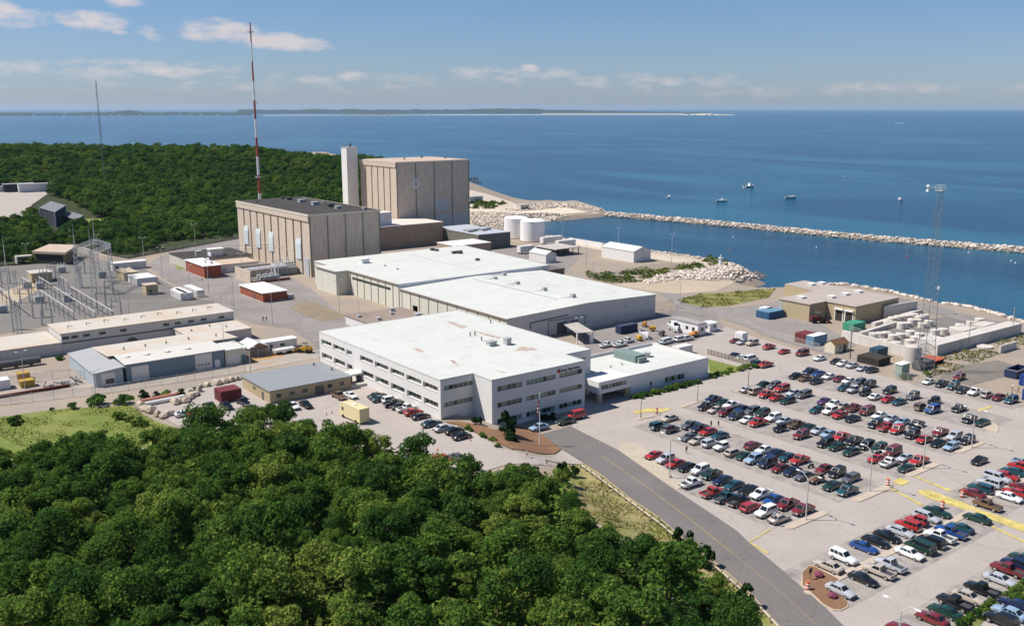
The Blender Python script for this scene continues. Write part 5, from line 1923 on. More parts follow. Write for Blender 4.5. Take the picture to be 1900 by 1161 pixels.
def car_proto(k):
    L, W, zh, zb, zt, zr, xr0, xr1, xf1, xf0, gc, wr = SPEC[k]
    h = L / 2
    o = thing('parked_car', 'car', 'car')
    wh = W / 2

    def sec(x, zt_, s=1.0, lo=0.0):
        z0 = gc + lo
        return (x, [(wh * .86 * s, z0), (wh * .97 * s, z0 + .12), (wh * s, z0 + (zt_ - z0) * .55), (wh * .95 * s, zt_ - .07), (wh * .82 * s, zt_)])
    if k in 'P':
        st_ = [sec(xr0, zb), sec((xr0 + xf0) / 2, zb), sec(xf0, zb), sec(xf0 + .3, zh + .04), sec(h - .25, zh - .05, .98), sec(h, zh - .22, .92, .08)]
    else:
        st_ = [sec(-h, zt - .18, .92, .1), sec(-h + .18, zt - .03, .98)]
        if xr0 > -h + .45:
            st_ += [sec(xr0 - .15, zt)]
        st_ += [sec(max(xr0, -h + .25), zb), sec((xr0 + xf0) / 2, zb), sec(xf0, zb), sec(xf0 + .25, zh + .03), sec(h - .3, zh - .06, .97), sec(h, zh - .26, .9, .08)]
    b = loft(st_)
    # cabin shell
    wb, wt = wh * .90, wh * (.70 if k in 'SC' else .78)
    zc = zb - .02
    V = [(xr0, -wb, zc), (xf0, -wb, zc), (xf0, wb, zc), (xr0, wb, zc), (xr1, -wt, zr), (xf1, -wt, zr), (xf1, wt, zr), (xr1, wt, zr)]
    if k == 'J':
        b.box(xr1, xf1, -wt, wt, zr - .06, zr)
        for (xx, yy) in ((xr1 + .05, wt - .05), (xr1 + .05, -wt + .05), (xf1 - .05, wt - .05), (xf1 - .05, -wt + .05)):
            b.tube((xx, yy * 1.1, zc), (xx, yy, zr - .02), .045, 4)
    else:
        xm = (xr1 + xf1) / 2
        b.add(V + [(xm, -wt, zr + .035), (xm, wt, zr + .035)], [[0, 1, 5, 8, 4], [1, 2, 6, 5], [2, 3, 7, 9, 6], [3, 0, 4, 7], [4, 8, 9, 7], [8, 5, 6, 9]])
    body = mk(b, 'body', [PAINT['k'][1]], o, True, .55)

    def pane(name, A, ins=.09, off=.012, ins2=None):
        A = [Vector(a) for a in A]
        c = sum(A, Vector()) / 4
        n = (A[1] - A[0]).cross(A[2] - A[0]).normalized()
        q = MB()
        i2 = ins if ins2 is None else ins2
        B = [c + (a - c) * (1 - ins * 2) for a in A]
        q.quad(*[a + n * off for a in B])
        return mk(q, name, CGL, o)
    if k != 'J':
        pane('windscreen', (V[1], V[2], V[6], V[5]), .05)
        pane('rear_window', (V[3], V[0], V[4], V[7]), .08)
        for s_ in (0, 1):
            q = MB()
            Pn = (V[0], V[1], V[5], V[4]) if s_ == 0 else (V[2], V[3], V[7], V[6])
            A = [Vector(a) for a in Pn]
            n = (A[1] - A[0]).cross(A[2] - A[0]).normalized() * .014
            cuts = {'P': [(.10, .92)], 'C': [(.08, .50), (.54, .93)], 'N': [(.06, .30), (.34, .58), (.62, .94)], 'K': [(.04, .55), (.62, .95)]}.get(k, [(.06, .30), (.33, .60), (.64, .94)])
            for (a, c) in cuts:
                if s_ == 1:
                    a, c = 1 - c, 1 - a
                lo0, lo1 = A[0].lerp(A[1], a), A[0].lerp(A[1], c)
                hi0, hi1 = A[3].lerp(A[2], a), A[3].lerp(A[2], c)
                q.quad(lo0.lerp(hi0, .12) + n, lo1.lerp(hi1, .12) + n, lo1.lerp(hi1, .88) + n, lo0.lerp(hi0, .88) + n)
            mk(q, 'side_window', CGL, o)
    else:
        q = MB()
        q.box(xf1 + .02, xf1 + .06, -wt, wt, zb, zr - .08)
        mk(q, 'windscreen', CGL, o)
        q = MB()
        for sx in (-1.2, -.35):
            for sy in (-.4, .4):
                q.box(sx - .25, sx + .25, sy - .25, sy + .25, zb - .1, zb + .18)
                q.box(sx - .3, sx - .2, sy - .25, sy + .25, zb, zb + .55)
        mk(q, 'seat', BUMP, o)
    if k == 'P':
        q = MB()
        x0, x1 = -h + .05, xr0 - .04
        for s_ in (-1, 1):
            q.box(x0, x1, min(s_ * wh * .98, s_ * wh * .86), max(s_ * wh * .98, s_ * wh * .86), gc + .12, zt)
        q.box(x0, x0 + .1, -wh * .859, wh * .859, gc + .12, zt - .02)
        q.box(x1 - .1, x1, -wh * .859, wh * .859, gc + .12, zt - .02)
        bed = mk(q, 'cargo_bed', [PAINT['k'][1]], o)
        q = MB()
        q.box(x0 + .11, x1 - .11, -wh * .855, wh * .855, gc + .25, gc + .45)
        mk(q, 'bed_liner', BUMP, bed)
    for (x, s_) in ((h - .92, -1), (h - .92, 1), (-h + .95, -1), (-h + .95, 1)):
        q = MB()
        y0 = s_ * (wh - .19)
        y1 = s_ * (wh + .02)
        n = 12
        ring = lambda y, r_: [(x + r_ * math.cos(2 * math.pi * i / n), y, wr + r_ * math.sin(2 * math.pi * i / n)) for i in range(n)]
        vs = ring(y0, wr) + ring(y1, wr) + ring(y1 + s_ * .004, wr * .62)
        fs = [[i, (i + 1) % n, n + (i + 1) % n, n + i] for i in range(n)] + [list(range(n))]
        fs2 = [[n + i, n + (i + 1) % n, 2 * n + (i + 1) % n, 2 * n + i] for i in range(n)]
        if s_ > 0:
            fs = [f[::-1] for f in fs]
            fs2 = [f[::-1] for f in fs2]
        q.add(vs, fs + fs2, 0)
        cap = list(range(2 * n, 3 * n))
        q.f.append([i for i in (cap if s_ < 0 else cap)])
        q.m.append(1)
        mk(q, 'wheel', [TYRE, RIM], o)
    for s_ in (-1, 1):
        q = MB()
        ya, yb = sorted((s_ * wh * .52, s_ * wh * .86))
        q.box(h - .14, h + .01, ya, yb, zh - .40, zh - .25)
        mk(q, 'headlight', LAMP, o)
        q = MB()
        ya, yb = sorted((s_ * wh * .60, s_ * wh * .90))
        q.box(-h - .012, -h + .12, ya, yb, zt - .42, zt - .24)
        mk(q, 'tail_light', TAIL, o)
    for x0, x1 in ((h - .05, h + .09), (-h - .10, -h + .05)):
        q = MB()
        q.box(x0, x1, -wh * .9, wh * .9, gc + .12, gc + .32)
        mk(q, 'bumper', CHRO if k in 'PKV' else BUMP, o)
    return o


def moto_proto():
    o = thing('motorcycle', 'moto', 'motorcycle')
    for x in (-.72, .74):
        q = MB()
        n = 14
        vs = [(x + .32 * math.cos(2 * math.pi * i / n), -.07, .32 + .32 * math.sin(2 * math.pi * i / n)) for i in range(n)]
        vs += [(v[0], .07, v[2]) for v in vs]
        q.add(vs, [list(range(n)), list(range(2 * n - 1, n - 1, -1)), *[[i, n + i, n + (i + 1) % n, (i + 1) % n] for i in range(n)]])
        mk(q, 'wheel', TYRE, o)
    q = MB()
    q.ball((.12, 0, .85), .34, .16, .16)
    q.box(-.35, .4, -.16, .16, .35, .72)
    q.tube((.74, -.12, .32), (.48, -.12, 1.0), .04)
    q.tube((.74, .12, .32), (.48, .12, 1.0), .04)
    q.tube((-.72, .14, .32), (.1, .14, .5), .04)
    mk(q, 'body', [PAINT['k'][1]], o)
    q = MB()
    q.box(-.75, -.12, -.15, .15, .74, .86)
    mk(q, 'saddle', BUMP, o)
    q = MB()
    q.path([(.30, -.38, 1.08), (.47, -.1, 1.02), (.47, .1, 1.02), (.30, .38, 1.08)], .025, 4)
    mk(q, 'handlebar', CHRO, o)
    q = MB()
    q.ball((.62, 0, .92), .09, .1, .1)
    mk(q, 'headlight', LAMP, o)
    return o


CARDATA = [x.split() for x in """A2 r C f 1207.2 844.1|A2 s V f 1230.0 851.6|A2 r S f 1250.3 858.6|A2 k S f 1274.3 864.9|A2 w V f 1300.3 870.0|A2 g P f 1321.8 877.6|A2 n S f 1340.1 888.4|A2 t S f 1360.4 898.5|A2 k S f 1387.6 906.1|A1 w P b 1281.3 894.7|A1 r P b 1318.6 912.4|A1 t P b 1343.3 921.3|A1 k P b 1371.1 927.6|A1 r W b 1392.7 937.7|A2 w P f 1414.2 914.1|A2 u S f 1435.1 924.8|A2 m P f 1462.3 933.0|A2 m P f 1491.4 942.5|A1 w V f 1421.8 947.6|A1 b S b 1445.8 959.0|B1 l V f 1395.2 851.4|B1 n N f 1424.9 857.1|B1 m S f 1449.0 865.9|B1 n S f 1471.8 871.0|B1 y S f 1492.7 879.9|B1 o J f 1518.0 885.6|B1 g S f 1545.8 897.6|B1 t P f 1573.7 907.7|B2 r P f 1485.1 850.8|B2 k M f 1505.3 860.3|B2 m S f 1531.9 866.6|B2 k V f 1554.7 874.2|B2 y W f 1580.0 884.3|B2 t S f 1462.3 846.3|B1 t V b 1213.5 791.5|B1 y V b 1243.3 794.7|B2 b S f 1192.7 787.7|B2 y P f 1276.2 789.0|B2 n P f 1293.9 794.1|B2 r S f 1310.4 799.7|B2 t S f 1331.9 807.3|B1 y S f 1276.2 809.9|B1 b S f 1291.4 816.2|B1 s V b 1316.7 821.3|B1 w J f 1338.2 827.6|B1 b W b 1359.7 837.7|B1 g C f 1381.3 844.1|B2 m W b 1397.7 824.4|C1 k P f 1305.3 754.2|C1 b S f 1323.0 759.9|C1 m V f 1343.3 764.9|C1 n V f 1363.5 770.6|C1 w S f 1385.1 777.6|C1 r P f 1404.7 783.3|C2 n P f 1321.8 739.6|C2 g S f 1340.1 745.3|C2 w P f 1355.3 751.0|C2 n S f 1374.9 757.3|C2 y V f 1393.9 761.8|B2 w S f 1416.6 832.8|B2 n S f 1438.7 839.1|C2 g V f 1414.4 764.8|C2 w V f 1432.8 774.3|C2 s S f 1453.7 779.4|C2 o P b 1476.5 786.3|C2 g S f 1499.2 790.8|C2 s S f 1520.1 796.5|C2 l S f 1537.2 803.4|C2 r P f 1562.5 808.5|C1 k J f 1447.3 793.3|C1 m V f 1486.6 805.3|D1 s S b 1385.3 722.4|D1 b N b 1400.5 724.3|D1 r P f 1420.8 730.6|D1 r S f 1439.1 736.3|D1 g W f 1460.0 742.0|D2 g S f 1415.7 712.9|D2 y V f 1435.9 713.5|D2 r K f 1450.5 719.9|D2 s S f 1467.0 728.7|D2 y K f 1491.0 730.6|D2 p S f 1522.7 745.2|D1 t S f 1513.2 760.4|D2 w S f 1545.4 747.7|D1 w V f 1539.7 759.7|E1 k S f 1473.9 696.5|E1 o C f 1491.6 700.9|E1 k S f 1512.5 705.9|E2 n P f 1502.4 687.6|E2 u S f 1518.2 692.0|E2 w S f 1536.6 697.1|E2 m S f 1556.8 701.5|C1 k V f 1530.6 820.3|C1 g S f 1554.1 825.9|C1 g S f 1579.4 835.4|C2 k P f 1586.3 815.2|C2 k V f 1607.8 824.7|C2 g V f 1631.9 829.1|C2 m N f 1658.5 836.1|C2 s C f 1680.0 846.2|C2 r P f 1706.6 852.5|C1 r C f 1627.5 847.5|C1 w P b 1650.9 855.7|C1 g C f 1682.5 865.2|E2 w S f 1574.7 704.9|E1 t S f 1566.5 717.6|E2 y V f 1596.2 709.4|E2 k V f 1619.6 710.0|E1 s J f 1581.6 722.7|E1 k J f 1605.1 727.1|E1 w S b 1622.8 734.7|E2 k V f 1650.6 723.3|E1 r S f 1647.5 739.1|E1 t S f 1668.4 743.5|E2 y V f 1694.3 733.4|D2 b S f 1563.3 753.7|D2 m P b 1582.3 754.3|D1 r S f 1557.6 768.2|D1 k S f 1582.3 774.6|D2 m N f 1610.1 761.3|D2 w S f 1632.3 768.9|D2 s S f 1653.2 774.6|D2 l S f 1675.3 780.3|D2 k P f 1703.8 784.7|D1 k V f 1625.3 784.7|D1 r P b 1646.8 790.4|D1 r V f 1669.0 794.2|F s S f 1581.0 676.5|F s C f 1600.0 681.5|F k S f 1617.7 684.7|D1 k V f 1694.2 803.9|D1 r S f 1714.4 813.4|D2 m P f 1744.2 800.1|D1 k S f 1741.0 819.7|D2 s V f 1770.1 808.4|D1 l W f 1765.7 826.1|D2 k V f 1792.9 815.9|E1 o V b 1709.4 753.7|E2 k J f 1734.7 742.3|E1 u N f 1730.9 758.7|E2 k P f 1779.0 756.2|E2 k P f 1801.1 774.6|E1 g S f 1824.6 781.5|F w C f 1722.7 706.2|F k P f 1748.0 710.6|F t V f 1768.9 715.7|F2 m V f 1779.0 699.2|F k P f 1786.6 722.0|F w P f 1809.4 725.8|F b V b 1831.5 730.9|F m S f 1853.0 735.3|F t V f 1875.8 741.0|X k S f 1817.0 852.2|F m C f 1364.7 630.3|F s S f 1377.3 633.4|F b V f 1395.7 635.3|F r P f 1426.1 642.3|F r C f 1454.6 650.5|F m N f 1488.7 654.3|F w S f 1521.0 663.2|F k S f 1552.7 668.9|F w S f 1563.4 672.7|W n S f 1361.5 658.1|W w C f 1374.8 661.9|W w N b 1393.2 664.4|W g S f 1403.3 672.7|W r P f 1420.4 675.2|Y w P b 1125.3 638.9|Y w P b 1150.0 638.2|Y w P b 1163.3 631.3|Y w P b 1229.1 634.4|Y w V b 1240.5 631.3|Y w V b 1262.0 628.7|Y w V b 1275.9 626.2|G2 g S R 1739.1 947.2|G2 s W R 1719.5 956.1|G2 r J L 1700.5 963.7|G2 r V L 1684.7 971.9|G2 s S R 1673.3 983.9|G1 g S L 1811.9 958.0|G1 t C L 1781.5 975.7|G1 u P L 1764.4 984.6|G1 w P L 1742.3 992.2|G1 k V L 1727.1 1002.3|G1 g N L 1707.5 1013.0|G1 w S R 1688.5 1023.8|G2 k S R 1647.0 992.6|G2 k C R 1625.2 1001.0|G2 u C R 1603.5 1011.9|G2 w V R 1565.9 1032.5|G2 b S L 1540.5 1048.7|G1 s P L 1655.5 1047.0|G1 b P L 1636.1 1059.1|G1 k C R 1603.5 1070.8|G1 s S R 1562.3 1093.0|H2 m S L 1807.4 913.0|H2 t V L 1823.0 905.6|H2 s V L 1839.3 895.9|H2 s K R 1852.6 885.6|H2 r S R 1867.4 880.4|H2 t S L 1880.7 872.2|H2 r V L 1888.9 863.0|H2 l P R 1893.3 854.4|H1 w S R 1875.6 920.4|H1 r S L 1885.2 911.5|H1 m S L 1893.3 900.4|H1 o P L 1831.1 934.4|I2 g S L 1892.9 1030.5|I2 n V L 1882.8 1043.7|I2 m P L 1867.6 1053.2|I2 s S R 1860.0 1073.5|I2 k P L 1824.6 1092.5|I2 b S R 1799.2 1105.1|I2 k P L 1771.4 1115.3|I2 g S L 1754.9 1131.7|I2 m S L 1730.9 1145.0|I2 m S L 1670.1 1162.7|J1 n S L 1882.8 1117.8|J1 l S L 1872.7 1133.0|J1 k V L 1861.3 1149.4|O l S f 1000.2 791.2|O g S f 1049.3 779.5|O r N f 1068.7 770.5|K1 g S b 702.1 734.3|K1 t S b 707.3 740.8|K1 w V b 722.2 738.2|K1 k P b 729.2 747.8|K1 k S b 742.9 752.4|K1 w P b 755.1 756.3|K1 r S b 767.5 763.3|K1 k C b 780.4 770.5|K2 t S b 801.0 784.2|K2 s S b 823.0 792.5|K2 k S b 842.4 797.6|K2 k C b 856.6 807.4|Q w S R 544.0 751.9|Q k S R 567.2 749.3|Q o P R 628.7 733.0|Q w C R 649.9 732.3|Z r S L 820.4 844.1|Z y S L 847.5 851.9|U k P R 390.1 754.0|U k S R 419.8 751.4|U k P R 450.8 745.0|U r C b 364.8 763.0|U w C b 342.3 765.6""".split("|")]
CARDATA = [(a, b, c, d, float(e), float(f)) for a, b, c, d, e, f in CARDATA]
ROWN = {'A1': ('kerb side line', 'first parking row'), 'A2': ('inner line', 'first parking row'), 'B1': ('near line', 'second parking row'), 'B2': ('far line', 'second parking row'),
        'C1': ('near line', 'third parking row'), 'C2': ('far line', 'third parking row'), 'D1': ('near line', 'fourth parking row'), 'D2': ('far line', 'fourth parking row'),
        'E1': ('near line', 'fifth parking row'), 'E2': ('far line', 'fifth parking row'), 'F': ('line', 'dirt edge of the lot'), 'G1': ('near line', 'middle right row'), 'G2': ('far line', 'middle right row'),
        'H1': ('near line', 'row by the right frame edge'), 'H2': ('far line', 'row by the right frame edge'), 'I2': ('far line', 'bottom right row'), 'J1': ('near line', 'bottom right row'),
        'K1': ('line', 'sunny office wall'), 'K2': ('line', 'office corner'), 'O': ('line', 'shaded office front'), 'Q': ('line', 'tan site office'), 'Z': ('line', 'wood edge below the offices'),
        'U': ('group', 'boulders and dark red container'), 'W': ('line', 'wooden fence'), 'Y': ('line', 'vehicle compound'), 'X': ('lane', 'crossing'), 'F2': ('spot', 'dirt')}
ORD = ['', 'first', 'second', 'third', 'fourth', 'fifth', 'sixth', 'seventh', 'eighth', 'ninth', 'tenth', 'eleventh', 'twelfth', 'thirteenth', 'fourteenth', 'fifteenth', 'sixteenth', 'seventeenth', 'eighteenth', 'nineteenth', 'twentieth', 'twenty-first']
RAISED = ('K1', 'K2', 'Q', 'Z', 'U')
cars = {}
for (row, c_, ty, d_, px, py) in CARDATA:
    p = at(px, py, 0.85)
    cars.setdefault(row, []).append([p.x, p.y, c_, ty, d_])
if 'E2' in cars:
    for q in list(cars['E2']):
        if q[0] < 221:
            cars['E2'].remove(q)
            cars['E1'].append(q)
INX = ('G1', 'G2', 'H1', 'H2', 'I2', 'J1', 'Q', 'U', 'Y', 'O', 'Z')
for row, L in cars.items():
    ax = 0 if row in INX else 1
    L.sort(key=lambda q: q[ax] if ax == 0 else -q[1])
    gap = 2.25 if row == 'Y' else 2.62
    for _ in range(30):                                    # nudge apart cars that would touch
        for a, b in zip(L, L[1:]):
            if abs(a[1 - ax] - b[1 - ax]) < 4.0:
                dd = abs(a[ax] - b[ax])
                if dd < gap:
                    e_ = (gap - dd) / 2 + .005
                    sg_ = 1 if ax == 0 else -1
                    a[ax] -= sg_ * e_
                    b[ax] += sg_ * e_
    med = float(np.median([q[1 - ax] for q in L]))
    if row in ROWN and row not in ('Y', 'U', 'W', 'O', 'Q', 'X', 'F2', 'F', 'K2'):
        for q in L:
            q[1 - ax] = med + max(-.7, min(.7, (q[1 - ax] - med) * .6))
for near, far in (('A1', 'A2'), ('B1', 'B2'), ('C1', 'C2'), ('D1', 'D2'), ('E1', 'E2'), ('G1', 'G2'), ('H1', 'H2'), ('J1', 'I2')):
    ax = 0 if near in INX else 1
    for a in cars[near]:
        for b in cars[far]:
            if abs(a[ax] - b[ax]) < 2.2 and abs(a[1 - ax] - b[1 - ax]) < 5.35:
                e_ = (5.35 - abs(a[1 - ax] - b[1 - ax])) / 2
                a[1 - ax] -= e_
                b[1 - ax] += e_
protos, used_p = {}, set()
PAIR = {('w', 'b'): 0}
flat = []
for row, L in cars.items():
    for i, q in enumerate(L):
        flat.append((row, i, len(L), q, L[i - 1] if i else None, L[i + 1] if i + 1 < len(L) else None))
cn = lambda q: PAINT[q[2]][0] + ' ' + CARKIND[q[3]]


def where(row):
    a, b = ROWN[row]
    if row == 'F':
        return 'along the dirt edge of the lot'
    if row in ('K1',):
        return 'parked along the sunny office wall'
    if row == 'K2':
        return 'parked at the office corner'
    if row == 'O':
        return 'by the shaded office front'
    if row == 'Q':
        return 'in front of the tan site office'
    if row == 'Z':
        return 'at the wood edge below the offices'
    if row == 'U':
        return 'between the boulders and the dark red container'
    if row == 'W':
        return 'beside the grey wooden fence'
    if row == 'Y':
        return 'in the vehicle compound'
    if row == 'X':
        return 'driving alone across the lot'
    if row == 'F2':
        return 'on the dirt behind the lot edge'
    return f'in {a} of {b}'


from collections import Counter
same = Counter((f[0], cn(f[3])) for f in flat)
nei = Counter((f[0], cn(f[3]), f[4] and cn(f[4]), f[5] and cn(f[5])) for f in flat)
for (row, i, n, q, pv, nx_) in flat:
    x, y, c_, ty, d_ = q
    k = ty
    if k not in protos:
        po_ = moto_proto() if k == 'M' else car_proto(k)
        protos[k] = (po_, [(ch, list(KIDS.get(ch.name, ()))) for ch in KIDS[po_.name]])
    src, srck = protos[k]
    if k in used_p:
        o = src.copy()
        COL.objects.link(o)
        kids = []
        for ch, gs in srck:
            cc = ch.copy()
            COL.objects.link(cc)
            cc.parent = o
            kids.append(cc)
            for g in gs:
                gg = g.copy()
                COL.objects.link(gg)
                gg.parent = cc
    else:
        used_p.add(k)
        o = src
        kids = [ch for ch, gs in srck]
    o.name = {'P': 'pickup_truck', 'K': 'pickup_truck', 'N': 'van', 'M': 'motorcycle'}.get(k, 'parked_car')
    for ch in kids:
        if ch.name.split('.')[0] in ('body', 'cargo_bed'):
            ch.material_slots[0].link = 'OBJECT'
            ch.material_slots[0].material = PAINT[c_][1]
    o.location = (x, y, h1(x, y) + (.17 if row in RAISED or row == 'O' else .06))
    o.rotation_euler = (0, 0, {'f': math.pi, 'b': 0, 'L': math.pi / 2, 'R': -math.pi / 2}[d_] + rng.uniform(-.03, .03))
    s_ = rng.uniform(.96, 1.04)
    o.scale = (s_, rng.uniform(.97, 1.02), rng.uniform(.97, 1.03))
    me_ = cn(q)
    wh_ = where(row)
    if same[(row, me_)] == 1 and n > 1:
        lab = f'the only {me_} {wh_}'
    elif n == 1:
        lab = f'{me_} {wh_}'
    elif pv and nx_ and nei[(row, me_, cn(pv), cn(nx_))] == 1 and len((me_ + cn(pv) + cn(nx_) + wh_).split()) < 10:
        lab = f'{me_} between {cn(pv)} and {cn(nx_)} {wh_}'
    else:
        lab = f'{me_}, {ORD[i + 1]} from left {wh_}'
    o['label'] = lab
    o['category'] = {'P': 'pickup truck', 'K': 'pickup truck', 'N': 'van', 'M': 'motorcycle', 'V': 'off-roader'}.get(k, 'car')
    o['group'] = {'K1': 'cars by the office wall', 'K2': 'cars by the office wall', 'O': 'cars at the office front', 'Y': 'vehicles in the compound'}.get(row, 'cars in the parking lots')
print('cars', len(flat))

# cream motor coach
p = at(657, 778)
mc = thing('motor_coach', 'cream box-bodied motor coach parked in the side lot in front of the offices', 'motor coach', (p.x, p.y, p.z), math.pi / 2 + .06)
q = MB()
q.box(-4.6, 3.4, -1.3, 1.3, .55, 3.75)
q.add([(3.4, -1.3, .55), (4.5, -1.25, .55), (4.5, 1.25, .55), (3.4, 1.3, .55), (3.4, -1.3, 3.75), (3.95, -1.25, 3.3), (3.95, 1.25, 3.3), (3.4, 1.3, 3.75)], [[0, 3, 2, 1], [4, 5, 6, 7], [0, 1, 5, 4], [1, 2, 6, 5], [2, 3, 7, 6]])
q.v = [(v[0], v[1], v[2]) for v in q.v]
me = me_from('body', q.v, q.f, [mat('cream_paint', (0.66, 0.56, 0.32), .5, .06)], q.m)
link('body', me, mc)
for nm, bx in (('windscreen', (4.2, 4.32, -1.1, 1.1, 1.7, 2.7)), ('side_window', (2.3, 3.2, 1.28, 1.315, 1.9, 2.7)), ('roof_hatch', (-1, 0, -.4, .4, 3.75, 3.9))):
    q = MB()
    q.box(*bx)
    link(nm, me_from(nm, q.v, q.f, [CGL if nm != 'roof_hatch' else M_tarp]), mc)
for x in (-2.9, 2.6):
    for s_ in (-1, 1):
        q = MB()
        n = 12
        vs = [(x + .48 * math.cos(2 * math.pi * i / n), s_ * 1.05, .48 + .48 * math.sin(2 * math.pi * i / n)) for i in range(n)]
        vs += [(v[0], s_ * 1.34, v[2]) for v in vs]
        q.add(vs, [list(range(n)), list(range(n, 2 * n)), *[[i, n + i, n + (i + 1) % n, (i + 1) % n] for i in range(n)]])
        link('wheel', me_from('wheel', q.v, q.f, [TYRE]), mc)

# ------------------------------------------------------------------ lamps, poles, towers
M_pole = mat('galvanised_pole', (0.50, 0.48, 0.45), .5, .06)
M_head = mat('lamp_head_white', (0.74, 0.74, 0.74), .5, .03)
M_brown = mat('brown_pole', (0.10, 0.065, 0.04), .8, .2)


def local(name, mb, m, parent):
    return link(name, me_from(name, mb.v, mb.f, m if isinstance(m, list) else [m], mb.m), parent)


def proto_parts(parts):
    """parts: list of (name, mesh) -> factory that makes a thing with them"""
    def make(name, label, cat, loc, rz=0.0, group=None, scale=None):
        o = thing(name, label, cat, loc, rz, group)
        if scale:
            o.scale = scale
        for nm, me in parts:
            link(nm, me, o)
        return o
    return make


def pm(nm, mb, mats, smooth=False):
    return (nm, me_from(nm, mb.v, mb.f, mats if isinstance(mats, list) else [mats], mb.m, smooth))


b = MB()
b.cyl(0, 0, -.2, 7.8, .13, 8, .09)
b2 = MB()
b2.cyl(0, 0, -.2, .35, .24, 8)
arms, heads = [], []
for s_ in (-1, 1):
    q = MB()
    q.path([(0, 0, 7.75), (0, s_ * .75, 8.5), (0, s_ * 1.15, 8.85), (0, s_ * 1.6, 9.0), (0, s_ * 1.9, 9.0)], .07, 6)
    arms.append(pm('arm', q, M_pole))
    q = MB()
    q.ball((0, s_ * 2.3, 8.98), .22, .5, .15, 8, 5)
    heads.append(pm('lamp_head', q, M_head))
lot_lamp = proto_parts([pm('pole', b, M_pole), pm('base', b2, M_concw)] + arms + heads)
for (px, py, lab) in ((1242, 886.5, 'grey two armed lot lamp beside the red coupes at the road end of the lot'), (1495, 965, 'grey two armed lot lamp on the kerbed island nearest the road'),
                      (1613, 911.5, 'grey two armed lot lamp on the second kerbed island, near an orange drum'), (1712.5, 869, 'grey two armed lot lamp on the third kerbed island'),
                      (1802.4, 830.6, 'grey two armed lot lamp on the fourth kerbed island, farthest from the road'), (1663, 1232, 'grey two armed lot lamp rising over the bottom edge of the photo')):
    p = at(px, py)
    lot_lamp('street_lamp', lab, 'lamp post', (p.x, p.y, p.z), 0.0, 'two armed lamps of the parking lot')

b = MB()
b.cyl(0, 0, -.2, 1, .12, 8, .055)
SITE_LAMP = {}


def site_lamp(h):
    k = round(h)
    if k not in SITE_LAMP:
        b = MB()
        b.cyl(0, 0, -.3, k, .13, 6, .08)
        q = [pm('pole', b, M_pole)]
        for s_ in (-1, 1):
            a_ = MB()
            a_.tube((0, 0, k - .15), (s_ * 1.0, 0, k + .35), .05, 5)
            q.append(pm('arm', a_, M_pole))
            a_ = MB()
            a_.ball((s_ * 1.25, 0, k + .38), .42, .2, .15, 8, 5)
            q.append(pm('lamp_head', a_, M_head))
        SITE_LAMP[k] = proto_parts(q)
    return SITE_LAMP[k]


def solve_h(px, py, pytop):
    p = at(px, py)
    lo, hi = 0.0, 120.0
    for _ in range(40):
        m_ = (lo + hi) / 2
        X_, Y_, Z_ = p.x, p.y, p.z + m_
        f_ = X_ * BY + Y_ * BX
        zc = f_ * cP - (Z_ - EYE) * sP
        yy = 580.5 - FPX * (f_ * sP + (Z_ - EYE) * cP) / zc
        if yy > pytop:
            lo = m_
        else:
            hi = m_
    return p, lo


for (px, py, pt, lab) in ((1043, 443, 411, 'slim light mast at the harbour corner right of the tanks'), (1147.5, 462, 421, 'slim light mast rising behind the white gabled storage shed'),
                          (1245.6, 494, 434, 'slim light mast on the shore right of the white gabled shed'), (1087.5, 499, 455, 'slim light mast on the sandy yard left of the white gabled shed'),
                          (1100.4, 518, 485, 'slim light mast at the left end of the rocky green bank'), (1261, 572.5, 523.5, 'slim light mast at the fence corner right of the near warehouse'),
                          (363, 462.5, 416, 'slim light mast against the wood left of the turbine hall'), (267.4, 483, 439, 'slim light mast against the wood above the small tan sheds'),
                          (301, 514, 458.6, 'slim light mast at the bend of the grey site road'), (50.4, 483, 449.6, 'slim light mast left of the earth covered shelter'),
                          (181, 464, 434, 'slim light mast behind the steel gantry'), (449.5, 507.7, 470, 'slim light mast before the white equipment room'),
                          (387.5, 543.7, 493, 'slim light mast between the brick building and the white trailers'), (352, 533, 492, 'slim light mast beside the road above the white trailers'),
                          (240, 585, 494.6, 'slim light mast in front of the tan switchyard shed'), (434, 574.7, 512.7, 'slim light mast at the far end of the long grey building'),
                          (417, 662.5, 598, 'slim light mast between the workshop and the long grey building'), (46.5, 722, 649.6, 'slim light mast by the yellow boxes in the left yard'),
                          (629.8, 582, 520, 'slim light mast beside the stepped warehouse corner'), (666.7, 600, 555, 'slim light mast on the low store behind the offices'),
                          (517.6, 530.4, 490.4, 'slim light mast in front of the small transformers'), (505.8, 602.7, 540.7, 'slim light mast by the two people on the site road'),
                          (1074, 617.6, 590, 'slim light mast at the near warehouse front by the loading doors'), (465, 693.5, 644.4, 'slim wooden toned light mast by the timber shed'),
                          (177, 730.7, 689, 'slim light mast at the near corner of the faded blue shed')):
    p, hh = solve_h(px, py, pt)
    site_lamp(max(5, hh - .4))('light_mast', lab, 'light mast', (p.x, p.y, p.z), rng.uniform(-.4, .4), 'slim light masts of the plant')
p, hh = solve_h(24.5, 617, 437.7)
lm = thing('lightning_mast', 'very tall plain grey steel mast at the left edge of the switchyard', 'mast', (p.x, p.y, p.z))
b = MB()
b.cyl(0, 0, -.3, hh * .75, .32, 8, .16)
local('lower_tube', b, M_pole, lm)
b = MB()
b.cyl(0, 0, hh * .75, hh, .13, 6, .04)
local('upper_tube', b, M_pole, lm)

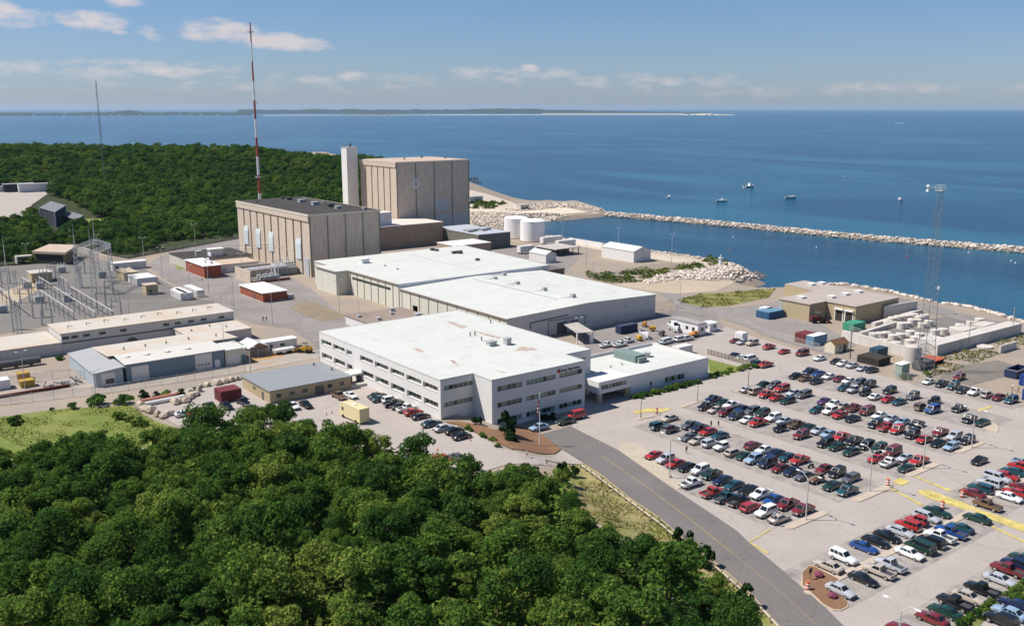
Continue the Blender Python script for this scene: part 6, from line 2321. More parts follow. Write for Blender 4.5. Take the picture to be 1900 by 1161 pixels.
b = MB()
b.cyl(0, 0, -.1, 3.9, .085, 8, .06)
b.cyl(0, 0, 0, .5, .16, 8, .1)
g_ = MB()
g_.ball((0, 0, 4.25), .2, .2, .28, 8, 6)
c_ = MB()
c_.cyl(0, 0, 4.48, 4.7, .16, 8, .02)
c_.cyl(0, 0, 3.88, 4.0, .13, 8)
orn = proto_parts([pm('pole', b, M_brown), pm('globe', g_, mat('lamp_globe', (0.72, 0.70, 0.62), .3, .02)), pm('cap', c_, M_brown)])
for (px, py, lab) in ((1188.8, 775.5, 'dark post lamp with pale globe beside the yellow hatching and orange drum'), (1294, 745, 'dark post lamp with pale globe at the head of the third parking row'),
                      (1388, 715, 'dark post lamp with pale globe farthest along the annex drive')):
    p = at(px, py)
    orn('post_lamp', lab, 'post lamp', (p.x, p.y, p.z), 0, 'post lamps along the annex drive')

# flagpole
p, hh = solve_h(1001, 827, 731)
fl = thing('flagpole', 'tall white flagpole with a limp red white and blue flag on the mulch bed', 'flagpole', (p.x, p.y, p.z))
b = MB()
b.cyl(0, 0, -.1, hh, .12, 8, .05)
b.ball((0, 0, hh + .1), .14, .14, .14, 8, 6)
local('pole', b, M_head, fl)
b = MB()
cols_ = [0, 1, 0, 1, 0, 1, 0]
for i in range(7):
    z1_ = hh - .8 - i * .38
    for j in range(6):
        xa, xb = .1 + j * .16, .1 + (j + 1) * .16
        f_ = lambda x, z: (x * -.62 + .0, .13 * math.sin(x * 9 + z * 1.1), z - x * 1.1)
        m_ = 2 if (i < 3 and j < 3) else cols_[i]
        b.quad(f_(xa, z1_ - .38), f_(xb, z1_ - .38), f_(xb, z1_), f_(xa, z1_), m_)
local('flag', b, [mat('flag_red', (0.42, 0.03, 0.04), .8), mat('flag_white', (0.7, 0.68, 0.68), .8), mat('flag_blue', (0.02, 0.03, 0.14), .8)], fl)

# red and white mast on the wooded hill
zt_ = 21.0
d = ray(481, 350)
Dm = 600.0
kx = Dm / math.hypot(d[0], d[1])
mx_, my_ = d[0] * kx, d[1] * kx
mz = h1(mx_, my_)
topz = EYE + Dm * (200.2 - 57) / FPX * 1.0
ms_ = thing('banded_mast', 'very tall slender mast painted in red and white bands rising from the wooded hill', 'mast', (mx_, my_, mz))
H_ = topz - mz
nb = 11
for i in range(nb):
    b = MB()
    r0, r1 = .95 - .6 * i / nb, .95 - .6 * (i + 1) / nb
    z0_, z1_ = H_ * i / nb, H_ * (i + 1) / nb - .03
    b.cyl(0, 0, z0_, z1_, r0, 10, r1)
    local('red_band' if i % 2 == 0 else 'white_band', b, mat('mast_red', (0.36, 0.07, 0.05), .7, .1) if i % 2 == 0 else M_head, ms_)
for zf in (.26, .62, .955):
    b = MB()
    b.cyl(0, 0, H_ * zf, H_ * zf + .5, 1.9, 10)
    for i in range(8):
        a = i * math.pi / 4
        b.tube((1.8 * math.cos(a), 1.8 * math.sin(a), H_ * zf), (1.8 * math.cos(a), 1.8 * math.sin(a), H_ * zf + 1.4), .06, 4)
    local('platform', b, M_pole, ms_)
# thin far mast
d = ray(187, 255)
kx = 760 / math.hypot(d[0], d[1])
fx_, fy_ = d[0] * kx, d[1] * kx
fz = h1(fx_, fy_)
fm = thing('radio_mast', 'thin dark guyed radio mast standing on the hill at the far left', 'mast', (fx_, fy_, fz))
b = MB()
hm = EYE + 760 * (200.2 - 156) / FPX - fz
for s_ in ((.35, .2), (-.35, .2), (0, -.4)):
    b.tube((s_[0], s_[1], 0), (s_[0], s_[1], hm), .10, 4)
for k in range(int(hm / 2.5)):
    z_ = k * 2.5
    b.tube((.35, .2, z_), (-.35, .2, z_ + 1.2), .05, 3)
    b.tube((-.35, .2, z_ + 1.2), (0, -.4, z_ + 2.4), .05, 3)
local('lattice', b, mat('mast_grey', (0.16, 0.15, 0.16), .8), fm)
b = MB()
for a in (0.3, 2.4, 4.5):
    b.tube((0, 0, hm * .9), (hm * .4 * math.cos(a), hm * .4 * math.sin(a), 2), .03, 3)
local('guy_wires', b, MATS['mast_grey'], fm)

# lattice floodlight tower at the right
p = at(1713, 690)
lt_ = thing('lattice_tower', 'tall slim steel lattice floodlight tower with a head platform at the right', 'lattice tower', (p.x, p.y, 0))
TH = 51.0
base3 = [(-2.5, -1.5), (2.5, -1.9), (.2, 2.6)]
lv = lambda t: 1 - t * .78
for i in range(3):
    b = MB()
    b.tube((base3[i][0], base3[i][1], -.2), (base3[i][0] * lv(1), base3[i][1] * lv(1), TH), .10, 5, .06)
    local('leg', b, mat('tower_steel', (0.20, 0.20, 0.205), .6, .1), lt_)
for i in range(3):
    j = (i + 1) % 3
    b = MB()
    n = 22
    for k in range(n):
        t0, t1 = k / n, (k + 1) / n
        A = Vector((base3[i][0] * lv(t0), base3[i][1] * lv(t0), TH * t0))
        Bv = Vector((base3[j][0] * lv(t1), base3[j][1] * lv(t1), TH * t1))
        C = Vector((base3[i][0] * lv(t1), base3[i][1] * lv(t1), TH * t1))
        Dv = Vector((base3[j][0] * lv(t0), base3[j][1] * lv(t0), TH * t0))
        b.tube(A, Bv, .03, 4)
        b.tube(C, Bv, .024, 4)
        if k < 4:
            b.tube(Dv, C, .055, 4)
    local('bracing', b, MATS['tower_steel'], lt_)
b = MB()
b.box(-.9, 1.0, -.9, .9, TH, TH + .15)
for x in (-.9, 1.0):
    for y in (-.9, .9):
        b.tube((x, y, TH), (x, y, TH + 1.5), .06, 4)
for z_ in (.75, 1.5):
    b.path([(-.9, -.9, TH + z_), (1, -.9, TH + z_), (1, .9, TH + z_), (-.9, .9, TH + z_), (-.9, -.9, TH + z_)], .05, 4)
local('platform', b, M_pole, lt_)
b = MB()
b.tube((-.5, 0, TH + .9), (-3.6, 1.5, TH + .9), .07, 5)
b.ball((-3.6, 1.5, TH + 1.3), .5, .5, .4, 8, 5)
b.box(-4.0, -3.2, 1.2, 1.8, TH - .2, TH + .5)
local('camera_arm', b, M_head, lt_)
# small wind mast beside it
p, hh = solve_h(1737, 583, 531)
wm = thing('pole_mast', 'short pole with a pale instrument head beside the lattice tower on the shore', 'mast', (p.x, p.y, p.z))
b = MB()
b.cyl(0, 0, -.2, hh * .9, .11, 6)
local('pole', b, M_pole, wm)
b = MB()
b.ball((0, 0, hh * .93), .55, .55, .8, 8, 5)
local('instrument_head', b, M_head, wm)
for (px, py, pt, lab) in ((1577, 665, 612, 'dark timber pole by the brown roofed hut'), (1877, 622, 570, 'pale timber pole beyond the concrete block wall at far right'), (1796, 645, 593, 'pale timber pole in front of the concrete block wall')):
    p, hh = solve_h(px, py, pt)
    o = thing('utility_pole', lab, 'pole', (p.x, p.y, p.z))
    b = MB()
    b.cyl(0, 0, -.2, hh, .16, 7, .11)
    local('post', b, M_brown if px < 1600 else M_concw, o)
    b = MB()
    b.box(-.5, .5, -.06, .06, hh - .9, hh - .75)
    local('cross_arm', b, M_brown, o)

# ------------------------------------------------------------------ kerb islands
M_kerb = mat('kerb_concrete', (0.46, 0.37, 0.28), .9, .15, .4, .1, 3)


def rounded(x0, x1, yc, hw):
    P = []
    for i in range(9):
        a = math.pi / 2 + math.pi * i / 8
        P.append((x0 + hw + hw * math.cos(a), yc + hw * math.sin(a)))
    for i in range(9):
        a = -math.pi / 2 + math.pi * i / 8
        P.append((x1 - hw + hw * math.cos(a), yc + hw * math.sin(a)))
    return P


def island(poly, label, fill=None, h=.15):
    cx = sum(p[0] for p in poly) / len(poly)
    cy = sum(p[1] for p in poly) / len(poly)
    z = h1(cx, cy)
    o = thing('kerb_island', label, 'kerb island', (cx, cy, z), 0, 'kerbed islands of the lot')
    b = MB()
    b.prism(poly, z - .2, z + h)
    b.build('kerb', M_kerb, o)
    inn = [(cx + (p[0] - cx) * (1 - .5 / max(.6, math.hypot(p[0] - cx, p[1] - cy))), cy + (p[1] - cy) * (1 - .25 / max(.5, math.hypot(p[0] - cx, p[1] - cy)))) for p in poly]
    b = MB()
    b.prism(inn, z, z + h + .012)
    b.build('infill', fill or mat('island_concrete', (0.47, 0.39, 0.31), .9, .12, .4), o)
    return o


island(rounded(134.6, 146.4, 95.4, .85), 'rounded kerb island at the end of the first parking row')
island(rounded(154.8, 167.2, 95.0, .85), 'rounded kerb island at the end of the second parking row')
p, q_ = at(1690, 880), at(1735, 862)
island(rounded(p.x - 1.5, q_.x + 1.5, (p.y + q_.y) / 2, .85), 'rounded kerb island at the end of the third parking row')
p, q_ = at(1778, 838), at(1822, 821)
island(rounded(p.x - .8, q_.x + .8, (p.y + q_.y) / 2, .85), 'rounded kerb island at the end of the fourth parking row')
island(pxpoly(zp(1660, 660, 7.9, (1240, 1040), (1440, 975), (1500, 1010), (1530, 1070), (1515, 1115), (1490, 1125))), 'triangular kerb island with a curved edge at the end of the fifth row')
island(rounded(117.5, 168.5, 79.1, .75), 'long straight kerb strip between the two lines of the middle right row')
island(rounded(171, 206, 80.4, .6), 'long straight kerb strip dividing the row by the right frame edge')
island(pxpoly(zp(1480, 880, 4.131, (22, 850), (34, 745), (85, 698), (130, 702), (330, 800), (250, 850), (392, 985), (385, 1020), (330, 1048), (270, 1045), (190, 1005), (90, 915))),
       'mulch filled kerb island with flower clumps at the lot entrance', M_mulch, .16)
island(pxpoly([(1150, 838), (1151, 828), (1160, 820), (1172, 821), (1193, 829), (1210, 846), (1228, 864), (1250, 884), (1268, 903), (1258, 908), (1238, 897), (1195, 868)]),
       'paved wedge between the main road and the first parking row', mat('verge_paving', (0.44, 0.375, 0.29), .9, .2, .3), .12)
island(pxpoly(zp(1180, 720, 7.9, (0, 455), (0, 440), (350, 378), (362, 392), (40, 470))), 'short kerb island under the post lamp by the yellow hatching')
island(pxpoly(zp(1180, 720, 7.9, (640, 268), (655, 255), (930, 185), (945, 200), (690, 288))), 'short kerb island at the head of the third parking row')
island(pxpoly(zp(1360, 680, 7.9, (0, 372), (0, 360), (90, 330), (200, 300), (215, 315), (60, 380))), 'short kerb island at the head of the fourth parking row')
fcl = MB()
fcl.ball((0, 0, .35), .75, .7, .45, 10, 6, jit=.15, rnd=rng)
flower = proto_parts([pm('blossom', fcl, mat('pink_blossom', (0.19, 0.045, 0.085), .9, .4, 3))])
for i, (zx, zy, lab) in enumerate(((162, 785, 'round clump of dark pink flowers, the upper of the two on the mulch island'), (265, 945, 'round clump of dark pink flowers, the lower of the two on the mulch island'))):
    p = at(1480 + zx / 4.131, 880 + zy / 4.131)
    flower('flower_clump', lab, 'flowers', (p.x, p.y, p.z + .15), 0, 'flower clumps on the mulch island')

# orange drums, cones
b = MB()
b.cyl(0, 0, .0, .12, .42, 12)
for i in range(5):
    b.cyl(0, 0, .12 + i * .26, .12 + (i + 1) * .26 - .005, .36 - .012 * i, 12, .35 - .012 * i, m=1 if i % 2 == 0 else 2)
drum = proto_parts([pm('drum', b, [TYRE, mat('safety_orange', (0.62, 0.12, 0.03), .6, .08), M_head])])
for (px, py, lab) in ((1218.5, 767, 'orange and white drum by the post lamp near the yellow hatching'), (1647, 901, 'orange and white drum at the end of the second kerb island'),
                      (1785, 922, 'orange and white drum beside the maroon car at the right'), (1748.6, 943, 'orange and white drum at the upper end of the middle right row'),
                      (1498, 1094, 'orange and white drum on the mulch island corner by the road')):
    p = at(px, py)
    drum('traffic_drum', lab, 'traffic drum', (p.x, p.y, p.z + .05), 0, 'orange traffic drums')
b = MB()
b.box(-.2, .2, -.2, .2, 0, .05)
b.cyl(0, 0, .05, .75, .16, 10, .03)
cone = proto_parts([pm('cone', b, MATS['safety_orange'])])
for (px, py, lab) in ((606, 770, 'small orange cone left of the cream motor coach'), (616, 767, 'small orange cone nearest the cream motor coach'), (812, 837, 'small orange cone by the red car at the wood edge'),
                      (873, 818, 'small orange cone in front of the mulch bed'), (633.5, 663, 'small orange cone at the foot of the long office wall'), (1245, 886, 'small orange cone at the foot of the first lot lamp')):
    p = at(px, py)
    cone('traffic_cone', lab, 'traffic cone', (p.x, p.y, p.z + .06), 0, 'orange traffic cones')
p = at(1436, 976)
o = thing('lot_sign', 'small white sign on a post at the tip of the first kerb island', 'sign', (p.x, p.y, p.z))
b = MB()
b.tube((0, 0, 0), (0, 0, 2.6), .04, 5)
local('post', b, M_pole, o)
b = MB()
b.box(-.35, .35, -.03, .03, 1.9, 2.7)
local('panel', b, M_head, o)
p = at(1503, 1075)
o = thing('road_sign', 'small brown backed sign standing on the mulch island', 'sign', (p.x, p.y, p.z))
b = MB()
b.tube((0, 0, 0), (0, 0, 1.9), .05, 5)
local('post', b, M_brown, o)
b = MB()
b.box(-.4, .4, -.03, .03, 1.2, 2.0)
local('panel', b, M_brown, o)

# guard rail along the main road
gl = [(1020, 852), (1042, 857), (1084, 860), (1103, 873), (1133, 896), (1166, 921), (1200, 947), (1230, 969), (1257, 992), (1290, 1018), (1332, 1049), (1372, 1084), (1420, 1130), (1452, 1165)]
gp = [at(x - 6, y + 8) for x, y in gl]
gr = thing('guard_rail', 'weathered guard rail on dark posts along the wooded side of the main road', 'guard rail', tuple(gp[0]))
rail, acc_ = MB(), 0.0
npost = 0
for a, c in zip(gp, gp[1:]):
    d = c - a
    L_ = math.hypot(d.x, d.y)
    s_ = Vector((-d.y, d.x, 0)).normalized() * .06
    A, C = Vector((a.x, a.y, h1(a.x, a.y))), Vector((c.x, c.y, h1(c.x, c.y)))
    for lo, hi in ((.60, .88),):
        rail.add([A - s_ + Vector((0, 0, lo)), C - s_ + Vector((0, 0, lo)), C + s_ + Vector((0, 0, lo)), A + s_ + Vector((0, 0, lo)),
                  A - s_ + Vector((0, 0, hi)), C - s_ + Vector((0, 0, hi)), C + s_ + Vector((0, 0, hi)), A + s_ + Vector((0, 0, hi))],
                 [[0, 3, 2, 1], [4, 5, 6, 7], [0, 1, 5, 4], [1, 2, 6, 5], [2, 3, 7, 6], [3, 0, 4, 7]])
    n = max(1, round(L_ / 2.6))
    for k in range(n):
        x, y = a.x + d.x * k / n, a.y + d.y * k / n
        b = MB()
        z_ = h1(x, y)
        b.box(x - .12, x + .12, y - .12, y + .12, z_ - .2, z_ + .98)
        b.build('post', M_wood, gr)
rail.build('rail', mat('pale_rail', (0.60, 0.52, 0.42), .8, .2, 1), gr)

# wooden fence beside the grass plot
p0_, p1_ = at(1313, 657), at(1392, 679)
wf = thing('wooden_fence', 'grey weathered wooden fence beside the small grass plot', 'fence', tuple(p0_))
n = 12
for k in range(n + 1):
    q_ = p0_.lerp(p1_, k / n)
    b = MB()
    b.box(q_.x - .08, q_.x + .08, q_.y - .08, q_.y + .08, -.1, 1.75)
    b.build('post', M_wood, wf)
b = MB()
d = (p1_ - p0_)
nb_ = 90
s_ = Vector((-d.y, d.x, 0)).normalized() * .02
for k in range(nb_):
    a, c = p0_ + d * (k / nb_), p0_ + d * ((k + .82) / nb_)
    b.quad((a.x, a.y, .1), (c.x, c.y, .1), (c.x, c.y, 1.6 + .04 * (k % 3)), (a.x, a.y, 1.6 + .04 * (k % 3)))
b.build('boards', mat('grey_boards', (0.27, 0.235, 0.20), .9, .25, 1.5), wf)

# chain-link fences
mf = bpy.data.materials.new('chain_link')
mf.use_nodes = True
t = mf.node_tree
pr = t.nodes['Principled BSDF']
pr.inputs['Base Color'].default_value = (0.42, 0.40, 0.37, 1)
pr.inputs['Roughness'].default_value = .6
tr_ = nd(t, 'ShaderNodeBsdfTransparent')
mx2 = nd(t, 'ShaderNodeMixShader')
mx2.inputs[0].default_value = .20
t.links.new(tr_.outputs[0], mx2.inputs[1])
t.links.new(pr.outputs[0], mx2.inputs[2])
t.links.new(mx2.outputs[0], t.nodes['Material Output'].inputs['Surface'])


def chain(pxs, label, h=2.4, step=4.5, dz=0):
    P = [at(x, y) for x, y in pxs]
    o = thing('chain_link_fence', label, 'fence', tuple(P[0]))
    me_, rl = MB(), MB()
    np_ = 0
    for a, c in zip(P, P[1:]):
        d = c - a
        n = max(1, round(math.hypot(d.x, d.y) / step))
        pv = None
        for k in range(n + 1):
            x, y = a.x + d.x * k / n, a.y + d.y * k / n
            z_ = h1(x, y)
            if k < n or c is P[-1]:
                np_ += 1
                if np_ <= 95:
                    b = MB()
                    b.tube((x, y, z_ - .2), (x, y, z_ + h + .25), .055, 5)
                    b.build('post', M_pole, o)
            if pv:
                me_.quad(pv, (x, y, z_), (x, y, z_ + h), (pv[0], pv[1], pv[2] + h))
                rl.tube((pv[0], pv[1], pv[2] + h), (x, y, z_ + h), .035, 4)
            pv = (x, y, z_)
    me_.build('mesh', mf, o)
    rl.build('top_rail', M_pole, o)
    return o


chain([(-20, 754), (100, 741), (208, 730), (330, 711), (456, 692)], 'tall chain link fence along the near side of the gravel track')
chain([(0, 716), (130, 700), (210, 712)], 'chain link fence round the left yard')
chain([(215, 708), (330, 690), (450, 668), (592, 646)], 'chain link fence between the blue workshop and the gravel track')
chain([(60, 470), (120, 478), (214, 486), (260, 478), (336, 464), (440, 445)], 'chain link fence along the foot of the wooded hill', step=7)
chain([(1072, 619), (1130, 606), (1215, 589), (1258, 578), (1300, 588)], 'chain link fence in front of the near warehouse gable')
chain([(1216, 575), (1250, 566), (1262, 574)], 'chain link gate beside the near warehouse corner', step=3)
chain([(1330, 592), (1380, 604), (1410, 622), (1470, 638), (1520, 652)], 'chain link fence between the lot and the harbour yard')
chain([(1010, 442), (1060, 450), (1105, 456), (1203, 470), (1285, 483)], 'chain link fence along the harbour path', 2, 7)
chain([(1040, 510), (1100, 520), (1200, 500), (1290, 492)], 'chain link fence behind the sandy yard', 2, 7)
chain([(1575, 622), (1680, 662), (1733, 655), (1880, 616)], 'thin wire fence round the concrete block yard', 3.4, 6)
chain([(1655, 690), (1665, 705), (1722, 712), (1752, 706)], 'wire fence round the foot of the lattice tower', 2.2, 3)
chain([(135, 560), (230, 556), (330, 552), (395, 562)], 'chain link fence at the near side of the switchyard', 2.4, 6)
chain([(265, 513), (300, 530), (350, 552), (430, 566)], 'chain link fence between the switchyard and the site road', 2.4, 6)

# ------------------------------------------------------------------ yard goods
def container(name, label, cat, x0, x1, y0, y1, h, m, z=None, top=None, group=None):
    z = h1((x0 + x1) / 2, (y0 + y1) / 2) if z is None else z
    o = thing(name, label, cat, ((x0 + x1) / 2, (y0 + y1) / 2, z), 0, group)
    b = MB()
    b.box(x0, x1, y0, y1, z + .15, z + h)
    for k in range(int((y1 - y0) / .6)):
        b.box(x0 - .05, x0 - .001, y0 + .15 + k * .6, y0 + .45 + k * .6, z + .3, z + h - .2)
    for k in range(int((x1 - x0) / .6)):
        b.box(x0 + .15 + k * .6, x0 + .45 + k * .6, y0 - .05, y0 - .001, z + .3, z + h - .2)
    b.build('shell', m, o)
    b = MB()
    b.box(x0 + .02, x1 - .02, y0 + .02, y1 - .02, z + h, z + h + .05)
    b.build('roof_panel', top or m, o)
    b = MB()
    for y in (y0 + (y1 - y0) * .3, y0 + (y1 - y0) * .7):
        b.tube((x0 - .08, y, z + .3), (x0 - .08, y, z + h - .2), .03, 4)
    b.build('door_bar', M_alu, o)
    return o


cm = lambda n, c: mat(n, c, .6, .15, .6)
C_blue, C_lblue, C_red, C_navy, C_green = cm('cont_blue', (0.03, 0.10, 0.20)), cm('cont_light_blue', (0.13, 0.25, 0.36)), cm('cont_dark_red', (0.16, 0.03, 0.03)), cm('cont_navy', (0.035, 0.075, 0.11)), cm('cont_green', (0.05, 0.27, 0.17))
container('shipping_container', 'wide dark blue container on the asphalt left of the tan harbour building', 'container', 271.4, 280, 205.3, 211, 2.6, C_blue, top=C_lblue)
container('storage_box', 'small light blue box standing beside the wide dark blue container', 'box', 280.8, 282.6, 203.3, 205, 1.6, C_lblue)
container('shipping_container', 'bright green container in front of the tan harbour building', 'container', 278.6, 285.5, 176.4, 180.6, 2.6, C_green)
container('shipping_container', 'dark red container in the harbour yard beside a light blue one', 'container', 251.4, 256.8, 175.7, 179.8, 3.1, C_red)
container('shipping_container', 'light blue container with a white top in the harbour yard', 'container', 251.3, 258.3, 172.6, 175.5, 3.1, C_lblue, top=M_tarp)
container('shipping_container', 'navy container behind the low dark timber stack', 'container', 253.3, 258.6, 151.7, 154.6, 2.9, C_navy)
container('shipping_container', 'dark red container between the boulders and the tan site office', 'container', 79.4, 84.6, 220, 224.6, 2.9, C_red, None)
container('box_container', 'small white container against the left wall of the tan harbour building', 'container', 276.5, 279.6, 209.6, 213.6, 2.6, M_tarp)
p = at(1276, 655)
container('box_container', 'white box trailer behind the raised parapet of the annex', 'trailer', p.x - 5, p.x + 1, p.y - 1, p.y + 2, 2.6, MATS['white_siding'])
container('box_container', 'tall white cabinet box behind the silver and beige cars at the fence', 'box', 237.6, 240.2, 189.5, 192.5, 2.9, M_tarp)
p = at(1893, 713)
container('shipping_container', 'royal blue container cut by the right edge of the photo', 'container', p.x - 1, p.x + 5, p.y - 4.5, p.y, 2.9, cm('cont_royal', (0.02, 0.05, 0.22)))
p = at(1897, 741)
container('shipping_container', 'royal blue container nearest the group of people at the right edge', 'container', p.x - .5, p.x + 5, p.y - 5, p.y, 2.9, MATS['cont_royal'])
for i, (px, py, sx, sy, h, lab, m_) in enumerate(((4, 724, 4.2, 4.0, 2.6, 'white cube shaped box at the left edge of the yard', M_tarp), (46, 705, 3.0, 2.6, 1.9, 'yellow box in the left yard, the one farther back', cm('yellow_box', (0.45, 0.27, 0.04))),
                                                   (53, 719, 3.4, 2.8, 1.9, 'yellow box in the left yard, the one nearer the fence', MATS['yellow_box']))):
    p = at(px, py)
    container('storage_box', lab, 'box', p.x - sx / 2, p.x + sx / 2, p.y, p.y + sy, h, m_)
for (x0, x1, y0, y1, h, lab, m_) in ((114.5, 123, 407, 420, 3.2, 'white box trailer parked behind the tan switchyard sheds', MATS['white_siding']), (118.5, 121.5, 365, 377, 2.9, 'white trailer by the switchyard, the left one of the three', MATS['white_siding'])):
    container('box_trailer', lab, 'trailer', x0, x1, y0, y1, h, m_)
for (px, py, lab) in ((352, 557, 'white trailer beyond the long grey building, the middle one of three'), (373, 552, 'white trailer beyond the long grey building, the right one of three')):
    p = at(px, py)
    container('box_trailer', lab, 'trailer', p.x - 1.5, p.x + 1.5, p.y, p.y + 15, 2.9, MATS['white_siding'])
# brown roofed hut, timber stack, cabinet, cylinder
ht = thing('hut', 'small pale hut with a brown gabled roof at the harbour yard fence', 'hut', (251.5, 165, 0))
b = MB()
b.gable(248.3, 255.4, 163, 166.6, -.5, 2.6, 3.9, 'x', 0, 1, .15)
b.build('wall', [mat('cream_wall', (0.62, 0.56, 0.42), .8, .1), mat('brown_shingle', (0.19, 0.10, 0.055), .9, .2, .8)], ht)
panel(ht, 'window', '-y', 163, 250.6, 251.4, 1.2, 2.0, M_glass)
panel(ht, 'door', '-y', 163, 252.6, 254.2, 0, 2.2, M_brown)
o = thing('timber_stack', 'low black weathered stack of timber mats beside the parked cars', 'timber stack', (248.5, 150, 0))
for k in range(5):
    b = MB()
    b.box(245.6 - .1 * (k % 2), 251.6 + .1 * (k % 2), 146.6, 153.6, .1 + k * .42, .46 + k * .42)
    b.build('layer', mat('black_timber', (0.045, 0.04, 0.033), .95, .4, 1.2), o)
p = at(1677, 699)
o = thing('equipment_cabinet', 'pale green equipment cabinet at the foot of the lattice tower', 'cabinet', (p.x, p.y, 0))
b = MB()
b.box(p.x - 1.3, p.x + 2.6, p.y, p.y + 2, 0, 3.5)
b.build('body', mat('pale_green_cabinet', (0.30, 0.36, 0.29), .7, .1), o)
b = MB()
b.box(p.x - 1.5, p.x + 2.8, p.y - .2, p.y + 2.2, 3.5, 3.75)
b.build('lid', M_tarp, o)
p = at(1712, 680)
o = thing('concrete_silo', 'upright weathered concrete cylinder behind the legs of the lattice tower', 'cylinder', (p.x, p.y, 0))
b = MB()
b.cyl(p.x + 1, p.y + 4, -.2, 5.2, 2.4, 20)
b.build('shell', M_concw, o, True, .6)
b = MB()
b.cyl(p.x + 1, p.y + 4, 5.2, 5.5, 2.1, 20, 1.6)
b.build('cap', M_concw, o)
p = at(1742, 676)
o = thing('flatbed_trailer', 'orange red flatbed trailer behind the lattice tower', 'trailer', (p.x, p.y, 0))
b = MB()
b.box(p.x - 3.6, p.x + 3.6, p.y, p.y + 5, 1.0, 1.35)
b.build('deck', mat('orange_deck', (0.42, 0.10, 0.04), .8, .2), o)
for sx in (-2.4, 2.4):
    b = MB()
    b.box(p.x + sx - .5, p.x + sx + .5, p.y + .2, p.y + 4.8, .05, .99)
    b.build('wheel_set', TYRE, o)
o = thing('generator_skid', 'black generator skid in the fenced foot of the lattice tower', 'generator', (250, 140, 0))
b = MB()
p = at(1716, 686)
b.box(p.x - 2.5, p.x + 5, p.y, p.y + 2.6, .3, 2.2)
b.build('body', M_dkgrey, o)
b = MB()
b.cyl(p.x - 1, p.y + 1, 2.2, 3.6, .5, 8, .8)
b.build('exhaust', M_dkgrey, o)

# concrete block walls and casks
M_block = mat('concrete_block', (0.56, 0.51, 0.46), .9, .14, .3, .08, 3)
M_cask = mat('concrete_cask', (0.62, 0.56, 0.50), .85, .12, .3, .08, 3)


def block_wall(label, a, c, h, wdt, seg, m=None, name='block_wall'):
    a, c = Vector((*a, 0)), Vector((*c, 0))
    d = c - a
    L_ = d.length
    u = d.normalized()
    v = Vector((-u.y, u.x, 0)) * wdt
    n = max(1, round(L_ / seg))
    o = thing(name, label, 'wall', (a.x, a.y, 0))
    for k in range(n):
        s0, s1 = a + u * (L_ * k / n + .04), a + u * (L_ * (k + 1) / n - .04)
        b = MB()
        b.prism([(s0.x, s0.y), (s1.x, s1.y), (s1.x + v.x, s1.y + v.y), (s0.x + v.x, s0.y + v.y)], -.2, h + rng.uniform(-.04, .04))
        b.build('block', m or M_block, o)
    return o


block_wall('long front wall of big pale concrete blocks facing the dirt yard', (270.5, 142.8), (321, 141.5), 3.4, 4.5, 6.2)
block_wall('pale concrete block wall running from the tower to the green container', (262, 146.2), (266.5, 173.0), 3.0, -1.2, 4)
block_wall('low inner wall of concrete blocks in front of the casks', (274.5, 170.6), (299, 172.4), 1.5, 1.4, 2.2)
block_wall('low inner wall of concrete blocks nearest the tan building', (291, 176.2), (325, 178.5), 1.4, 1.4, 2.2)
block_wall('tall weathered concrete panel wall beside the tan harbour building', (306, 182.2), (324.2, 180.2), 4.4, .6, 18)
p, q_ = at(1856, 655.5), at(1886, 646.5)
block_wall('row of upright concrete barriers standing alone on the dirt', (p.x, p.y), (q_.x, q_.y), 2.3, .6, 2.6, name='barrier_row')
ck = MB()
ck.cyl(0, 0, -.1, 2.9, 1.55, 18)
ck.cyl(0, 0, 2.9, 3.05, 1.45, 18, 1.2)
rg = MB()
rg.cyl(0, 0, 3.05, 3.2, .55, 10)
cask = proto_parts([pm('shell', ck, M_cask), pm('lid', rg, M_block)])
CK = [(800, 620), (850, 607), (890, 600), (940, 622), (995, 612), (1065, 592), (870, 650), (960, 668), (900, 520), (935, 505), (975, 496), (1015, 488), (1050, 480), (1090, 470), (1000, 545), (1035, 530), (1075, 520), (1115, 512), (1150, 537), (1195, 525), (1130, 490), (1165, 480), (1060, 660), (1100, 640), (1130, 620), (1185, 622), (1240, 600), (1300, 586), (1380, 566), (1420, 556), (1500, 530), (1560, 518)]
for i, (zx, zy) in enumerate(CK):
    p = at(1420 + zx / 3.871, 470 + zy / 3.871)
    o = cask('storage_cask', 'pale squat concrete cask standing in the block walled yard', 'cask', (p.x, p.y + 1.2, 0), rng.uniform(0, 6), 'concrete casks in the block walled yard')
    o.scale = (1, 1, rng.uniform(.5, .8) * (.6 if zx in (870, 960) else 1))
for (x, y, lab) in ((279, 149.5, 'flat pale slab lying on the front block wall, left end'), (300, 150, 'flat pale slab stack behind the front block wall'), (312, 149.5, 'flat pale slab stack behind the front block wall, right end')):
    o = thing('slab_stack', lab, 'slab stack', (x, y, 0), 0, 'slab stacks behind the block wall')
    for k in range(3):
        b = MB()
        b.box(x - 4.5 + .3 * k, x + 4.5 - .2 * k, y - 1.9, y + 2.4, .02 + k * 1.05, 1.0 + k * 1.05)
        b.build('slab', M_block, o)
p = at(1827, 645)
o = thing('concrete_disc', 'round flat white concrete disc lying on the grass by the barriers', 'concrete disc', (p.x, p.y, 0))
b = MB()
b.cyl(p.x, p.y, 0, .6, 2.4, 20)
b.build('slab', M_cask, o)
p = at(1880, 702)
o = thing('open_skip', 'open dark blue waste skip on the dirt at the right edge', 'skip', (p.x, p.y, 0))
b = MB()
x0, y0 = at(1862.5, 699)[:2]
X1, Y1 = x0 + 8, y0 - 3.4
